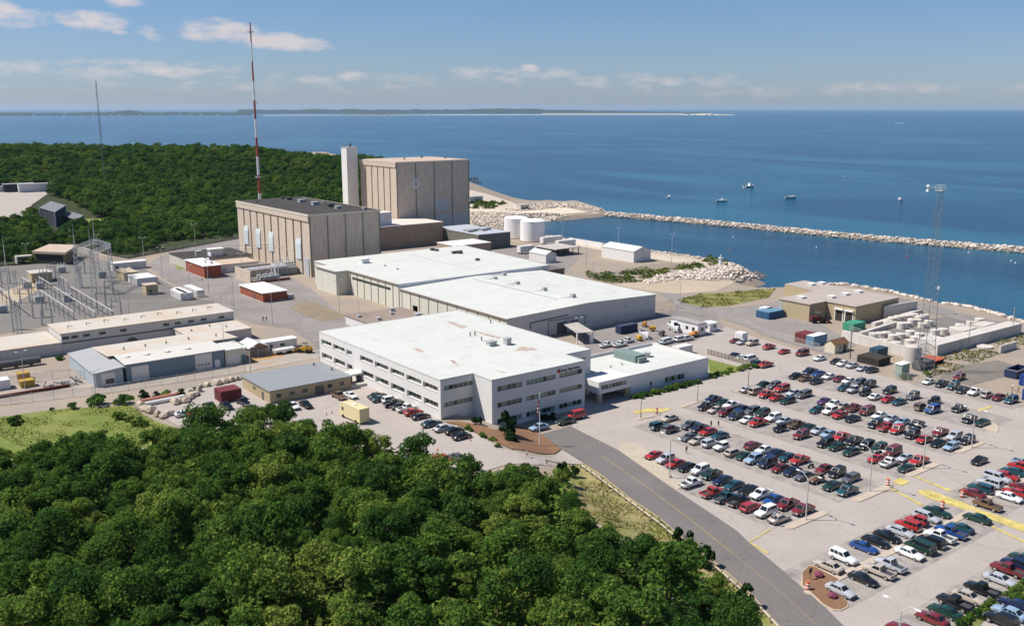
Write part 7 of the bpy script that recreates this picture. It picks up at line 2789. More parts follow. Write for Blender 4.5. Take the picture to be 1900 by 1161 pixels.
for bx in ((x0, x0 + .15, Y1, y0), (X1 - .15, X1, Y1, y0), (x0 + .15, X1 - .15, y0 - .15, y0), (x0 + .15, X1 - .15, Y1, Y1 + .15)):
    b.box(*bx, .2, 2.3)
b.box(x0 + .15, X1 - .15, Y1 + .15, y0 - .15, .2, .5)
b.build('tub', cm('skip_blue', (0.02, 0.035, 0.085)), o)
b = MB()
b.box(x0 - .08, X1 + .08, Y1 - .1, Y1 + .05, 2.3, 2.45)
b.box(x0 - .08, X1 + .08, y0 - .05, y0 + .1, 2.3, 2.45)
b.box(x0 - .1, x0 + .1, Y1 + .05, y0 - .05, 2.3, 2.45)
b.build('rim', M_alu, o)
o = thing('roll_off_container', 'dark blue roll-off waste container in the vehicle compound', 'skip', (218, 222, 0))
b = MB()
b.box(214.4, 222.2, 220.8, 223.4, .3, 2.6)
for k in range(8):
    b.box(214.9 + k * .95, 215.1 + k * .95, 220.68, 220.79, .4, 2.5)
b.build('tub', MATS['skip_blue'], o)
b = MB()
b.box(214.5, 222.1, 220.9, 223.3, 2.6, 2.75)
b.build('tarpaulin', mat('dark_tarp', (0.045, 0.06, 0.10), .7, .3, .8), o)

# boats
M_hull = mat('boat_white', (0.74, 0.74, 0.73), .35, .04)
M_cush = mat('boat_dark', (0.10, 0.11, 0.13), .5, .2)


def boat_proto(L=7.0, cabin=True):
    b = MB()
    n = 9
    rows = []
    for i in range(n):
        t_ = i / (n - 1)
        x = -L / 2 + L * t_
        w_ = L * .17 * (1 - max(0, (t_ - .45) / .55) ** 2.2) + .02
        zt = .85 + .45 * max(0, t_ - .4)
        rows.append([(x, -w_, zt), (x, -w_ * .75, .1), (x, 0, -.25 + .35 * max(0, t_ - .6)), (x, w_ * .75, .1), (x, w_, zt)])
    vs = [p for r_ in rows for p in r_]
    fs = []
    for i in range(n - 1):
        for j in range(4):
            a = i * 5 + j
            fs.append([a, a + 5, a + 6, a + 1])
    fs.append([4, 3, 2, 1, 0])
    dk_ = [[i * 5, i * 5 + 4, i * 5 + 9, i * 5 + 5] for i in range(n - 1)]
    b.add(vs, fs + dk_)
    out = [pm('hull', b, M_hull)]
    if cabin:
        c = MB()
        c.add([(-.2, -.75, .9), (1.6, -.65, 1.0), (1.6, .65, 1.0), (-.2, .75, .9), (-.1, -.65, 2.1), (1.0, -.55, 2.05), (1.0, .55, 2.05), (-.1, .65, 2.1)], [[0, 1, 5, 4], [1, 2, 6, 5], [2, 3, 7, 6], [3, 0, 4, 7], [4, 5, 6, 7]])
        out.append(pm('cabin', c, M_hull))
        w_ = MB()
        w_.quad((1.58, -.55, 1.15), (1.58, .55, 1.15), (1.12, .5, 1.95), (1.12, -.5, 1.95))
        w_.v = [(a[0] + .03, a[1], a[2]) for a in w_.v]
        out.append(pm('windscreen', w_, CGL))
    c = MB()
    c.box(-L / 2 - .35, -L / 2 + .15, -.25, .25, .3, 1.25)
    out.append(pm('engine', c, M_cush))
    c = MB()
    c.box(-L / 2 + .8, -L / 2 + 1.5, -.8, .8, .9, 1.15)
    out.append(pm('seat', c, M_cush))
    return out


bt1 = proto_parts(boat_proto())
bt2 = proto_parts(boat_proto(6.0, False))
for (px, py, rz, kind, sc, lab) in ((1241, 367, .3, 1, .75, 'small white boat on the open water nearest the beach'), (1339, 374.5, -.65, 1, 1.1, 'white boat on the open water, nearest the breakwater'),
                                    (1390, 348, -.1, 1, 1.5, 'largest white boat on the water, farthest out of the moored ones'), (1467, 368, -.6, 2, 1.35, 'low open white boat on the water right of the largest one'),
                                    (1670, 372, .9, 1, .9, 'white boat on the water left of the lattice tower top')):
    x, y = W0(px, py, SEA)
    (bt1 if kind == 1 else bt2)('motor_boat', lab, 'boat', (x, y, SEA + .3), rz, 'boats on the bay', (sc * 1.3, sc * 1.3, sc * 1.3))
x, y = W0(1654, 229, SEA)
o = bt1('motor_boat', 'far white boat running across the bay with a foaming wake', 'boat', (x, y, SEA + .05), math.pi - .66, 'boats on the bay', (3.2, 3.2, 3.2))
b = MB()
for k in range(14):
    b.ball((-4 - k * 1.3, 0, .1), .9, .5 + .05 * k, .22, 6, 4)
local('wake', b, mat('sea_foam', (0.7, 0.72, 0.74), .8), o)
for (px, py) in ((1421, 212), (1430, 211), (1744, 207)):
    x, y = W0(px, py, SEA)
    bt1('motor_boat', 'tiny far white boat near the horizon', 'boat', (x, y, SEA + .05), rng.uniform(0, 6), 'far boats', (3.5, 3.5, 4.5))
bu = MB()
bu.ball((0, 0, .25), .45, .45, .45, 8, 6)
bs_ = MB()
bs_.cyl(0, 0, .6, 1.6, .06, 5)
for (px, py, cl2, lab) in ((1360, 441, M_head, 'white mooring buoy in the harbour left of the middle'), (1797, 469.5, M_head, 'white mooring buoy in the harbour right of the lattice tower'), (1876, 485, M_head, 'white mooring buoy in the harbour, upper one at the far right'),
                           (1884, 489, M_head, 'white mooring buoy in the harbour, lower one at the far right'), (1559, 370, MATS['safety_orange'], 'orange float on the bay between two boats'), (1361, 344, MATS['safety_orange'], 'orange float on the bay left of the largest boat'),
                           (1565, 328, M_head, 'white float on the open bay far out'), (1355, 466, MATS['safety_orange'], 'orange float in the harbour near the rocky point'), (1515, 460, M_head, 'white float in the middle of the harbour'), (1683, 477, MATS['safety_orange'], 'orange float in the harbour left of the lattice tower')):
    x, y = W0(px, py, SEA)
    proto_parts([pm('float', bu, cl2), pm('stick', bs_, M_pole)])('buoy', lab, 'buoy', (x, y, SEA), 0, 'floats and buoys')
# boats and plant in the compound
tl = MB()
tl.box(-3.2, 3.0, -.9, .9, .45, .6)
tl.tube((3.0, 0, .5), (4.6, 0, .45), .07, 5)
tw = MB()
for s_ in (-1, 1):
    n = 10
    vs = [(-.8 + .33 * math.cos(2 * math.pi * i / n), s_ * .95, .33 + .33 * math.sin(2 * math.pi * i / n)) for i in range(n)]
    vs += [(v[0], s_ * 1.15, v[2]) for v in vs]
    tw.add(vs, [list(range(n)), list(range(n, 2 * n)), *[[i, n + i, n + (i + 1) % n, (i + 1) % n] for i in range(n)]])
trl = proto_parts([pm('frame', tl, M_ltgrey), pm('wheel_pair', tw, TYRE)])
for (zx, zy, rz, k_, sc, lb, lt2) in ((760, 370, -2.0, 2, 1.0, 'open white boat lying on a trailer among the white pickups', 'boat trailer under the open white boat among the pickups'), (1190, 265, -2.1, 1, 1.15, 'white cabin boat on a trailer beside the gate office', 'boat trailer under the cabin boat beside the gate office')):
    p = at(1100 + zx / 7.9, 580 + zy / 7.9)
    trl('boat_trailer', lt2, 'trailer', (p.x, p.y, .06), rz, None, (sc, sc, 1))
    (bt1 if k_ == 1 else bt2)('trailer_boat', lb, 'boat', (p.x, p.y, .92), rz, None, (sc, sc, sc))
M_yp = mat('plant_yellow', (0.50, 0.28, 0.03), .6, .15)


def compressor(px, py, lab, rz, m_):
    p = at(px, py)
    o = thing('compressor', lab, 'compressor', (p.x, p.y, .06), rz)
    b = MB()
    b.box(-1.2, 1.0, -.6, .6, .55, 1.5)
    b.add([(-1.2, -.6, 1.5), (1.0, -.6, 1.5), (1.0, .6, 1.5), (-1.2, .6, 1.5), (-1.0, -.35, 1.75), (.8, -.35, 1.75), (.8, .35, 1.75), (-1.0, .35, 1.75)], [[0, 1, 5, 4], [1, 2, 6, 5], [2, 3, 7, 6], [3, 0, 4, 7], [4, 5, 6, 7]])
    local('hood', b, m_, o)
    b = MB()
    b.tube((1.0, 0, .6), (2.2, 0, .45), .06, 5)
    local('drawbar', b, M_dkgrey, o)
    for s_ in (-1, 1):
        b = MB()
        vs = [(-.2 + .33 * math.cos(2 * math.pi * i / 10), s_ * .62, .33 + .33 * math.sin(2 * math.pi * i / 10)) for i in range(10)]
        vs += [(v[0], s_ * .82, v[2]) for v in vs]
        b.add(vs, [list(range(10)), list(range(10, 20)), *[[i, 10 + i, 10 + (i + 1) % 10, (i + 1) % 10] for i in range(10)]])
        local('wheel', b, TYRE, o)


compressor(1196, 606, 'orange yellow towed compressor right behind the blue roll-off container', .6, mat('plant_orange', (0.46, 0.20, 0.03), .6))
compressor(1210, 614.5, 'bright yellow towed compressor in the middle of the compound', 2.4, M_yp)
compressor(1186, 632, 'yellow towed compressor beside the open boat', 1.2, M_yp)
compressor(1228, 623, 'small dark towed compressor before the cabin boat', .2, M_dkgrey)
p = at(1288, 625)
o = thing('equipment_trailer', 'flat trailer with an orange load in front of the gate office', 'trailer', (p.x, p.y, .06))
b = MB()
b.box(-3, 3, -1.2, 1.2, .7, .95)
local('deck', b, M_wood, o)
b = MB()
b.box(-2.4, 1.5, -1.0, 1.0, .95, 1.3)
b.box(-.5, .9, -.6, .6, 1.3, 1.9)
local('load', b, mat('orange_load', (0.48, 0.22, 0.06), .8, .2), o)
b = MB()
b.box(-1.6, -.6, -1.3, 1.3, .05, .69)
local('wheel_set', b, TYRE, o)


# excavating plant
def loader(px, py, lab, rz, m_, sc=1.0):
    p = at(px, py)
    o = thing('wheel_loader', lab, 'loader', (p.x, p.y, p.z + .05), rz)
    o.scale = (sc, sc, sc)
    b = MB()
    b.box(-2.2, .4, -.85, .85, .8, 1.9)
    b.box(.4, 1.8, -.6, .6, .7, 1.4)
    local('body', b, m_, o)
    b = MB()
    for x, y in ((-.9, -.7), (-.9, .7), (.4, -.7), (.4, .7)):
        b.tube((x, y, 1.9), (x * .9 - .05, y * .9, 3.0), .06, 4)
    b.box(-1.0, .5, -.8, .8, 3.0, 3.1)
    local('cab', b, M_dkgrey, o)
    b = MB()
    b.tube((1.2, -.6, 1.4), (3.0, -.6, .6), .12, 5)
    b.tube((1.2, .6, 1.4), (3.0, .6, .6), .12, 5)
    b.add([(2.8, -1.2, .1), (3.7, -1.2, .1), (3.7, 1.2, .1), (2.8, 1.2, .1), (2.7, -1.2, 1.1), (2.7, 1.2, 1.1)], [[0, 3, 2, 1], [0, 1, 4], [3, 5, 2], [0, 4, 5, 3]])
    local('bucket', b, m_, o)
    for x in (-1.5, 1.2):
        for s_ in (-1, 1):
            b = MB()
            n = 12
            vs = [(x + .7 * math.cos(2 * math.pi * i / n), s_ * .8, .68 + .7 * math.sin(2 * math.pi * i / n)) for i in range(n)]
            vs += [(v[0], s_ * 1.2, v[2]) for v in vs]
            b.add(vs, [list(range(n)), list(range(n, 2 * n)), *[[i, n + i, n + (i + 1) % n, (i + 1) % n] for i in range(n)]])
            local('wheel', b, TYRE, o)


loader(565, 654, 'yellow wheel loader on the dirt beside the office trailer', 2.2, M_yp)
loader(1518, 599, 'dark wheel loader with red parts before the tan harbour building', -.6, mat('dark_red_plant', (0.10, 0.02, 0.02), .6), 1.2)
p = at(527, 655)
o = thing('flat_trailer', 'small white topped flat trailer on the orange dirt', 'trailer', (p.x, p.y, .06))
b = MB()
b.box(-3.2, 3.2, -1.2, 1.2, .8, 1.5)
local('deck', b, M_tarp, o)
b = MB()
b.box(-2.2, -.8, -1.1, 1.1, .05, .79)
b.box(1, 2.2, -1.1, 1.1, .05, .79)
local('wheel_set', b, TYRE, o)
sheet('orange_dirt', pxpoly([(462, 668), (492, 655), (520, 655), (530, 664), (500, 677), (470, 678)]), .07, mat('orange_soil', (0.42, 0.25, 0.12), .95, .2, .3, .15, 2), 4.0)
p = at(30, 682)
o = thing('tank_trailer', 'long black tank lying along the grey building in the left yard', 'tank', (p.x, p.y, .05))
b = MB()
vs = []
for x in (-6.5, 6.5):
    vs += [(x, 1.1 * math.cos(2 * math.pi * i / 12), 1.4 + 1.1 * math.sin(2 * math.pi * i / 12)) for i in range(12)]
b.add(vs, [[i, (i + 1) % 12, 12 + (i + 1) % 12, 12 + i] for i in range(12)] + [list(range(11, -1, -1)), list(range(12, 24))])
local('shell', b, M_dkgrey, o)
b = MB()
for x in (-4, 0, 4):
    b.box(x - .4, x + .4, -1.0, 1.0, 0, .5)
local('cradle', b, M_wood, o)
p = at(54, 730)
o = thing('steel_girder', 'long dark red steel girder lying on the left yard', 'girder', (p.x, p.y, p.z))
b = MB()
for (z0_, z1_, hw) in ((.05, .15, .35), (.15, .75, .06), (.75, .85, .35)):
    b.box(-10, 10, -hw, hw, z0_, z1_)
local('beam', b, mat('oxide_red', (0.14, 0.04, 0.03), .8), o)
p = at(115, 714)
o = thing('scrap_heap', 'heap of grey scrap metal inside the left yard fence', 'scrap heap', (p.x, p.y, p.z))
b = MB()
for k in range(26):
    c_ = Vector((rng.gauss(0, 2.2), rng.gauss(0, 1.2), rng.uniform(.1, .9)))
    d_ = Vector((rng.uniform(-1, 1), rng.uniform(-1, 1), rng.uniform(-.3, .6))).normalized() * rng.uniform(.4, 1.4)
    b.tube(c_ - d_, c_ + d_, rng.uniform(.08, .35), 4)
local('scrap', b, mat('scrap_grey', (0.28, 0.28, 0.28), .6, .4, 1.0), o)
for i, (px, py, m_, lab) in enumerate(((300, 742, mat('pipe_red', (0.50, 0.22, 0.15), .7, .2), 'rust red pipe lying among the boulders'), (306, 747.5, M_tarp, 'white pipe lying among the boulders'))):
    p = at(px, py)
    o = thing('stacked_pipe', lab, 'pipe', (p.x, p.y, p.z + .06))
    b = MB()
    b.tube((-5, 0, .55), (5, .6, .55), .55, 10)
    local('pipe', b, m_, o)
    b = MB()
    for x in (-3, 3):
        b.box(x - .2, x + .2, -.7, .8, -.1, .12)
    local('bearer', b, M_wood, o)


# ------------------------------------------------------------------ boulders
def ico(rnd, r):
    t_ = (1 + 5 ** .5) / 2
    V = [(-1, t_, 0), (1, t_, 0), (-1, -t_, 0), (1, -t_, 0), (0, -1, t_), (0, 1, t_), (0, -1, -t_), (0, 1, -t_), (t_, 0, -1), (t_, 0, 1), (-t_, 0, -1), (-t_, 0, 1)]
    F = [[0, 11, 5], [0, 5, 1], [0, 1, 7], [0, 7, 10], [0, 10, 11], [1, 5, 9], [5, 11, 4], [11, 10, 2], [10, 7, 6], [7, 1, 8], [3, 9, 4], [3, 4, 2], [3, 2, 6], [3, 6, 8], [3, 8, 9], [4, 9, 5], [2, 4, 11], [6, 2, 10], [8, 6, 7], [9, 8, 1]]
    a, b_, c = rnd.uniform(.7, 1.3), rnd.uniform(.7, 1.3), rnd.uniform(.55, .9)
    return [(v[0] / 1.9 * r * a * rnd.uniform(.82, 1.15), v[1] / 1.9 * r * b_ * rnd.uniform(.82, 1.15), v[2] / 1.9 * r * c * rnd.uniform(.82, 1.15)) for v in V], F


M_boul = mat('boulder_granite', (0.42, 0.36, 0.30), .9, .35, .35, .22, 1.2, isl=.8, wet=SEA + .2)
M_boul2 = mat('boulder_light', (0.45, 0.385, 0.33), .9, .35, .35, .2, 1.2, isl=.8, wet=SEA + .25)


def rocks(name, P, r0, r1, m_, kind='stuff'):
    b = MB()
    for (x, y, z) in P:
        v, f = ico(rng, rng.uniform(r0, r1))
        a = rng.uniform(0, 6.28)
        ca, sa = math.cos(a), math.sin(a)
        b.add([(x + q[0] * ca - q[1] * sa, y + q[0] * sa + q[1] * ca, z + q[2]) for q in v], f)
    o = b.build(name, m_)
    o['kind'] = kind
    return o


# breakwater: a rubble mound standing in the water
BWc = [W0(px, py, SEA) for px, py in ((1122, 399.5), (1190, 405), (1250, 410.5), (1320, 416.5), (1400, 424), (1480, 432), (1560, 440), (1640, 447), (1700, 452), (1800, 460), (1900, 468), (1980, 476))]
core = MB()
P = []
for a, c in zip(BWc, BWc[1:]):
    a, c = Vector((*a, 0)), Vector((*c, 0))
    d = c - a
    s_ = Vector((-d.y, d.x, 0)).normalized()
    hw = 5.6
    vs = []
    for e_ in (a, c):
        for (o_, z_) in ((-hw, SEA - 1), (-hw * .4, SEA + 2.1), (hw * .4, SEA + 2.1), (hw, SEA - 1)):
            q_ = e_ + s_ * o_
            vs.append((q_.x, q_.y, z_))
    core.add(vs, [[0, 4, 5, 1], [1, 5, 6, 2], [2, 6, 7, 3]])
    for k in range(int(d.length * 6.5)):
        t_, o_ = rng.random(), rng.uniform(-1, 1)
        q_ = a + d * t_ + s_ * (o_ * hw)
        P.append((q_.x, q_.y, SEA - .3 + 2.9 * (1 - abs(o_) ** 1.6) + rng.uniform(-.3, .3)))
o = core.build('breakwater_core', mat('dark_rubble', (0.20, 0.165, 0.13), .95, .3, .5))
o['kind'] = 'structure'
rocks('breakwater_rocks', P, .5, 1.2, M_boul2)


def strip_rocks(pxs, hw, dens, r0, r1, m_, name, lift=.2):
    P = []
    Q = [at(*q) for q in pxs]
    for a, c in zip(Q, Q[1:]):
        d = c - a
        s_ = Vector((-d.y, d.x, 0)).normalized()
        for k in range(int(math.hypot(d.x, d.y) * dens)):
            q_ = a + d * rng.random() + s_ * rng.uniform(-hw, hw)
            z_ = h1(q_.x, q_.y)
            if z_ > SEA - 1.2:
                P.append((q_.x, q_.y, z_ + lift))
    return rocks(name, P, r0, r1, m_)


def area_rocks(pxs, dens, r0, r1, m_, name, lift=.2, mound=0.0):
    poly = pxpoly(pxs)
    xs, ys = [p[0] for p in poly], [p[1] for p in poly]
    A = (max(xs) - min(xs)) * (max(ys) - min(ys))
    C = np.column_stack([nrs.uniform(min(xs), max(xs), int(A * dens)), nrs.uniform(min(ys), max(ys), int(A * dens))])
    C = C[pip(C, poly)]
    E_ = np.array(densify(poly, 2.0))
    out = []
    for x, y in C:
        de = math.sqrt(((E_ - (x, y)) ** 2).sum(1).min())
        out.append((x, y, max(h1(x, y), SEA - .5) + lift + mound * min(1, de / 6.0)))
    return rocks(name, out, r0, r1, m_)


area_rocks([(1215, 512), (1270, 500), (1320, 494), (1345, 487), (1405, 502), (1428, 512), (1385, 522), (1330, 520), (1270, 518), (1200, 527), (1190, 523)], .85, .35, .9, M_boul2, 'rocky_point', .1, .55)
strip_rocks([(1454, 530), (1500, 531)], 3, 2, .6, 1.2, M_boul, 'shore_rocks')
P = []
for (a, c), dn, wd in [(q_, 4.6, 8.5) for q_ in zip(SHORE[1:9], SHORE[2:10])] + [(q_, 2.6, 5.5) for q_ in zip(SHORE[14:22], SHORE[15:23])]:
    a, c = Vector((*a, 0)), Vector((*c, 0))
    d = c - a
    nv = Vector((-d.y, d.x, 0)).normalized()
    m_ = (a + c) / 2 + nv * 3
    if shore_sd([m_.x], [m_.y])[0] < 0:
        nv = -nv
    for k in range(int(d.length * dn)):
        q_ = a + d * rng.random() + nv * (wd + 3.5 - abs(rng.gauss(0, 1)) * wd * .45)
        P.append((q_.x, q_.y, h1(q_.x, q_.y) + .2))
rocks('revetment_rocks', P, .5, 1.25, M_boul2)
strip_rocks([(1012, 438), (1045, 443), (1105, 452), (1203, 466), (1274, 476), (1340, 486)], 2.2, 1.6, .4, 1.0, M_boul, 'harbour_edge_rocks', .15)
area_rocks([(866, 392), (930, 394), (1000, 396), (1060, 402), (1010, 409), (985, 414), (940, 420), (870, 424)], .34, .4, .95, M_boul, 'outfall_rocks', .1, .3)
area_rocks([(985, 379), (1037, 377), (1082, 378.5), (1110, 387), (1130, 396), (1112, 391), (1070, 386), (1040, 386), (1000, 390), (935, 388)], .34, .45, 1.1, M_boul, 'jetty_rocks', .15, .6)
rocks('shore_boulders', [(*W0(px, py, SEA), SEA + .3) for px, py in ((869, 333), (874, 332), (880, 331), (885, 332), (878, 337), (884, 338), (890, 339), (872, 348), (880, 350), (994, 376), (997, 375))], 1.2, 3.0, mat('dark_boulder', (0.12, 0.10, 0.085), .95, .3, .5))
bp_ = [(1010, 495), (1045, 507), (1080, 520), (1130, 550), (1170, 562), (1205, 548), (1290, 455), (1340, 438), (1365, 422), (1400, 400), (1430, 375), (1440, 345), (1490, 335), (1560, 322), (1610, 312), (1660, 300), (1700, 292), (1740, 285), (1255, 462), (1330, 450), (1385, 410)]
for i, (zx, zy) in enumerate(bp_):
    p = at(zx / 3.871, 630 + zy / 3.871)
    v, f = ico(rng, rng.uniform(1.0, 1.75))
    b = MB()
    b.add([(a[0] + p.x, a[1] + p.y, a[2] + p.z + .5) for a in v], f)
    o = b.build('boulder', mat('tan_boulder', (0.44, 0.36, 0.28), .95, .5, .5, .3, 1.6))
    tag(o, 'big tan boulder in the line of boulders between the grass and the side lot', 'boulder', 'boulders bordering the side lot')

# marine bits
p = at(1337, 492)
o = thing('navigation_marker', 'small white navigation marker on the harbour edge', 'marker', (p.x, p.y, p.z))
b = MB()
b.cyl(0, 0, -.3, 3.4, .9, 10, .7)
b.cyl(0, 0, 3.4, 3.7, 1.2, 10)
local('tower', b, M_head, o)
b = MB()
b.cyl(0, 0, 3.7, 5.2, .5, 8, .3)
local('lantern', b, M_ltgrey, o)
p = at(882, 375)
o = block('beach_hut', 'small grey hut by the beach behind the reactor building', 'hut', p.x - 5, p.x + 7, p.y, p.y + 8, p.z, 4, M_greywall, M_ltgrey)
p = at(974, 390)
o = block('outfall_house', 'small concrete outfall house on the rocks by the breakwater', 'outfall house', p.x - 4, p.x + 4, p.y, p.y + 5, p.z, 4.2, M_concw, M_concw)
for k in range(3):
    panel(o, 'gate', '-y', p.y, p.x - 3 + k * 2.2, p.x - 1.6 + k * 2.2, p.z, p.z + 2.6, M_dkgrey)

# ------------------------------------------------------------------ switchyard
M_galv = mat('galvanised_lattice', (0.36, 0.37, 0.38), .5, .1)


def lattice_col(b, x, y, h, w=.9, n=8):
    for sx in (-1, 1):
        for sy in (-1, 1):
            b.tube((x + sx * w, y + sy * w, -.2), (x + sx * w * .45, y + sy * w * .45, h), .09, 4)
    for k in range(n):
        t0, t1 = k / n, (k + 1) / n
        w0, w1 = w * (1 - .55 * t0), w * (1 - .55 * t1)
        for (ax, ay, bx, by) in ((-1, -1, 1, -1), (1, -1, 1, 1), (1, 1, -1, 1), (-1, 1, -1, -1)):
            b.tube((x + ax * w0, y + ay * w0, h * t0), (x + bx * w1, y + by * w1, h * t1), .05, 3)
            b.tube((x + bx * w0, y + by * w0, h * t0), (x + ax * w1, y + ay * w1, h * t1), .05, 3)


def lattice_beam(b, p, q, w=.7, n=10):
    p, q = Vector(p), Vector(q)
    d = (q - p)
    u = d.normalized()
    s_ = Vector((-u.y, u.x, 0)) * w
    zz_ = Vector((0, 0, w))
    C4 = [s_ + zz_, s_ - zz_, -s_ - zz_, -s_ + zz_]
    for c in C4:
        b.tube(p + c, q + c, .08, 4)
    for k in range(n):
        a, c = p + d * k / n, p + d * (k + 1) / n
        for i in range(4):
            b.tube(a + C4[i], c + C4[(i + 1) % 4], .05, 3)


gtr = thing('steel_gantry', 'tall galvanised steel lattice gantry in the switchyard', 'gantry', (100, 415, 0))
cols4 = [(94.3, 419.4), (95.9, 400.8), (107, 438.8), (108, 420)]
for (x, y) in cols4:
    b = MB()
    lattice_col(b, x, y, 17.3, 1.0, 9)
    b.build('column', M_galv, gtr)
for i, j in ((0, 1), (2, 3), (0, 2), (1, 3)):
    b = MB()
    lattice_beam(b, (*cols4[i], 16.3), (*cols4[j], 16.3), .8, 11)
    b.build('beam', M_galv, gtr)
for i in (0, 1, 2):
    b = MB()
    b.tube((*cols4[i], 17.3), (*cols4[i], 26.5), .28, 4, .05)
    b.build('spire', M_galv, gtr)
for k in range(5):
    b = MB()
    x, y = 94.6 + .3 * k, 416 - k * 3.2
    b.tube((x, y, 15.4), (x + 1.5, y, 12.6), .16, 6)
    b.build('insulator_string', mat('porcelain', (0.30, 0.26, 0.24), .4), gtr)
for (x, y0, y1, lab, nsup) in ((74.9, 344, 395, 'long tubular busbar on posts, left of the three long ones', 8), (80.7, 339, 397.5, 'long tubular busbar on posts, middle of the three long ones', 9), (86.0, 336.5, 394, 'long tubular busbar on posts, right of the three long ones', 9),
                               (75.3, 413.5, 430, 'short tubular busbar on posts, left of the short ones', 3), (81, 405, 426, 'short tubular busbar on posts, middle of the short ones', 4), (88, 408, 424, 'short tubular busbar on posts by the gantry foot', 3),
                               (63.5, 372, 430, 'tubular busbar on posts at the far left of the switchyard', 8), (66.5, 440, 470, 'tubular busbar on posts in front of the shelter', 5)):
    o = thing('busbar', lab, 'busbar', (x, y0, 0), 0, 'busbars of the switchyard')
    b = MB()
    b.tube((x, y0, 5), (x, y1, 5), .17, 6)
    b.build('tube', M_pole, o)
    for k in range(nsup):
        y = y0 + (y1 - y0) * k / (nsup - 1)
        b = MB()
        b.box(x - .14, x + .14, y - .14, y + .14, -.2, 3.2)
        b.box(x - .5, x + .5, y - .1, y + .1, 3.2, 3.35)
        s_ = b.build('post', M_galv, o)
        b = MB()
        for j in range(4):
            b.cyl(x, y, 3.36 + j * .38, 3.6 + j * .38, .2, 6)
        b.build('insulator', MATS['porcelain'], s_)
for (px, py, lab) in ((51, 534, 'grey switchyard breaker left of the tan hut'), (75, 536, 'grey switchyard breaker in front of the tan hut'), (73, 562, 'grey switchyard breaker at the left end of the long busbars'), (126, 559, 'grey switchyard breaker between the long busbars'),
                      (115, 506, 'dark grey switchyard breaker behind the tan hut'), (190, 515, 'grey switchyard breaker at the foot of the gantry'), (5, 580, 'pale grey switchyard breaker at the left frame edge')):
    p = at(px, py)
    o = thing('circuit_breaker', lab, 'circuit breaker', (p.x, p.y, 0), 0, 'circuit breakers of the switchyard')
    b = MB()
    b.box(p.x - 1.6, p.x + 1.6, p.y - 1, p.y + 1, .6, 2.6)
    b.box(p.x - 1.3, p.x + 1.3, p.y - .8, p.y + .8, .0, .6)
    b.build('tank', MATS['transformer_grey'], o)
    b = MB()
    for k in (-1, 0, 1):
        b.tube((p.x + k * 1.0, p.y - .4, 2.6), (p.x + k * 1.3, p.y - 1.1, 4.5), .16, 6, .08)
        b.tube((p.x + k * 1.0, p.y + .4, 2.6), (p.x + k * 1.3, p.y + 1.1, 4.5), .16, 6, .08)
    b.build('bushing', M_tarp, o)
for (px, py, h_, lab) in ((37, 622, 9.5, 'thin lattice stand at the near left corner of the switchyard'), (28, 612, 8.5, 'thin lattice stand nearest the left frame edge'), (150, 535, 8, 'thin lattice stand under the gantry'), (30, 545, 8, 'thin lattice stand beside the tall lightning mast'), (205, 522, 7, 'thin lattice stand right of the gantry'), (112, 540, 7.5, 'thin lattice stand between the breakers')):
    p = at(px, py)
    o = thing('lattice_stand', lab, 'lattice stand', (p.x, p.y, 0), 0, 'lattice stands of the switchyard')
    b = MB()
    lattice_col(b, p.x, p.y, h_, .75, 6)
    b.build('column', M_galv, o)
    b = MB()
    for k in (-1, 0, 1):
        b.cyl(p.x + k * .7, p.y, h_ + .1, h_ + 1.6, .13, 6)
    b.box(p.x - 1.0, p.x + 1.0, p.y - .1, p.y + .1, h_, h_ + .12)
    b.build('insulators', MATS['porcelain'], o)
for (pa_, pb2, h_, dep, lab, mw, mr) in (((60, 526), (98, 522), 4.2, 9, 'tan switchyard hut with a pale flat roof', M_tan, M_concw), ((231, 522), (257, 519.5), 3.6, 12, 'flat roofed tan shed behind the white box trailer', M_tan, M_tanroof), ((272, 548), (294, 545.5), 4.0, 5, 'small dark tan hut between the white trailers', M_tan, M_tanroof),
                                          ((211, 503), (270, 496), 3.4, 5, 'long low white store at the edge of the switchyard', MATS['white_siding'], M_tarp)):
    p, q_ = at(*pa_), at(*pb2)
    o = block('switch_hut', lab, 'hut', p.x, max(q_.x, p.x + 4), p.y, p.y + dep, 0, h_, mw, mr)
    panel(o, 'door', '-y', p.y, p.x + 1, p.x + 2.2, 0, 2.2, M_dkgrey)
for k, (x, y) in enumerate(((68, 352), (68, 366), (91, 352), (91, 372), (70, 398), (84, 433), (72, 447), (90, 447), (56, 395), (56, 415), (100, 395), (104, 455))):
    o = thing('disconnect_frame', 'small galvanised switch frame with brown insulators among the busbars', 'switch frame', (x, y, 0), 0, 'switch frames of the switchyard')
    b = MB()
    for dx_ in (-1.6, 1.6):
        lattice_col(b, x + dx_, y, 5.2, .28, 5)
    lattice_beam(b, (x - 1.9, y, 5.4), (x + 1.9, y, 5.4), .25, 5)
    b.build('frame', M_galv, o)
    b = MB()
    for dx_ in (-1.4, 0, 1.4):
        b.tube((x + dx_, y, 5.6), (x + dx_ + .2, y, 7.0), .13, 6)
        b.tube((x + dx_ + .2, y, 7.0), (x + dx_ + .9, y + .8, 7.5), .05, 4)
    b.build('insulators', MATS['porcelain'], o)
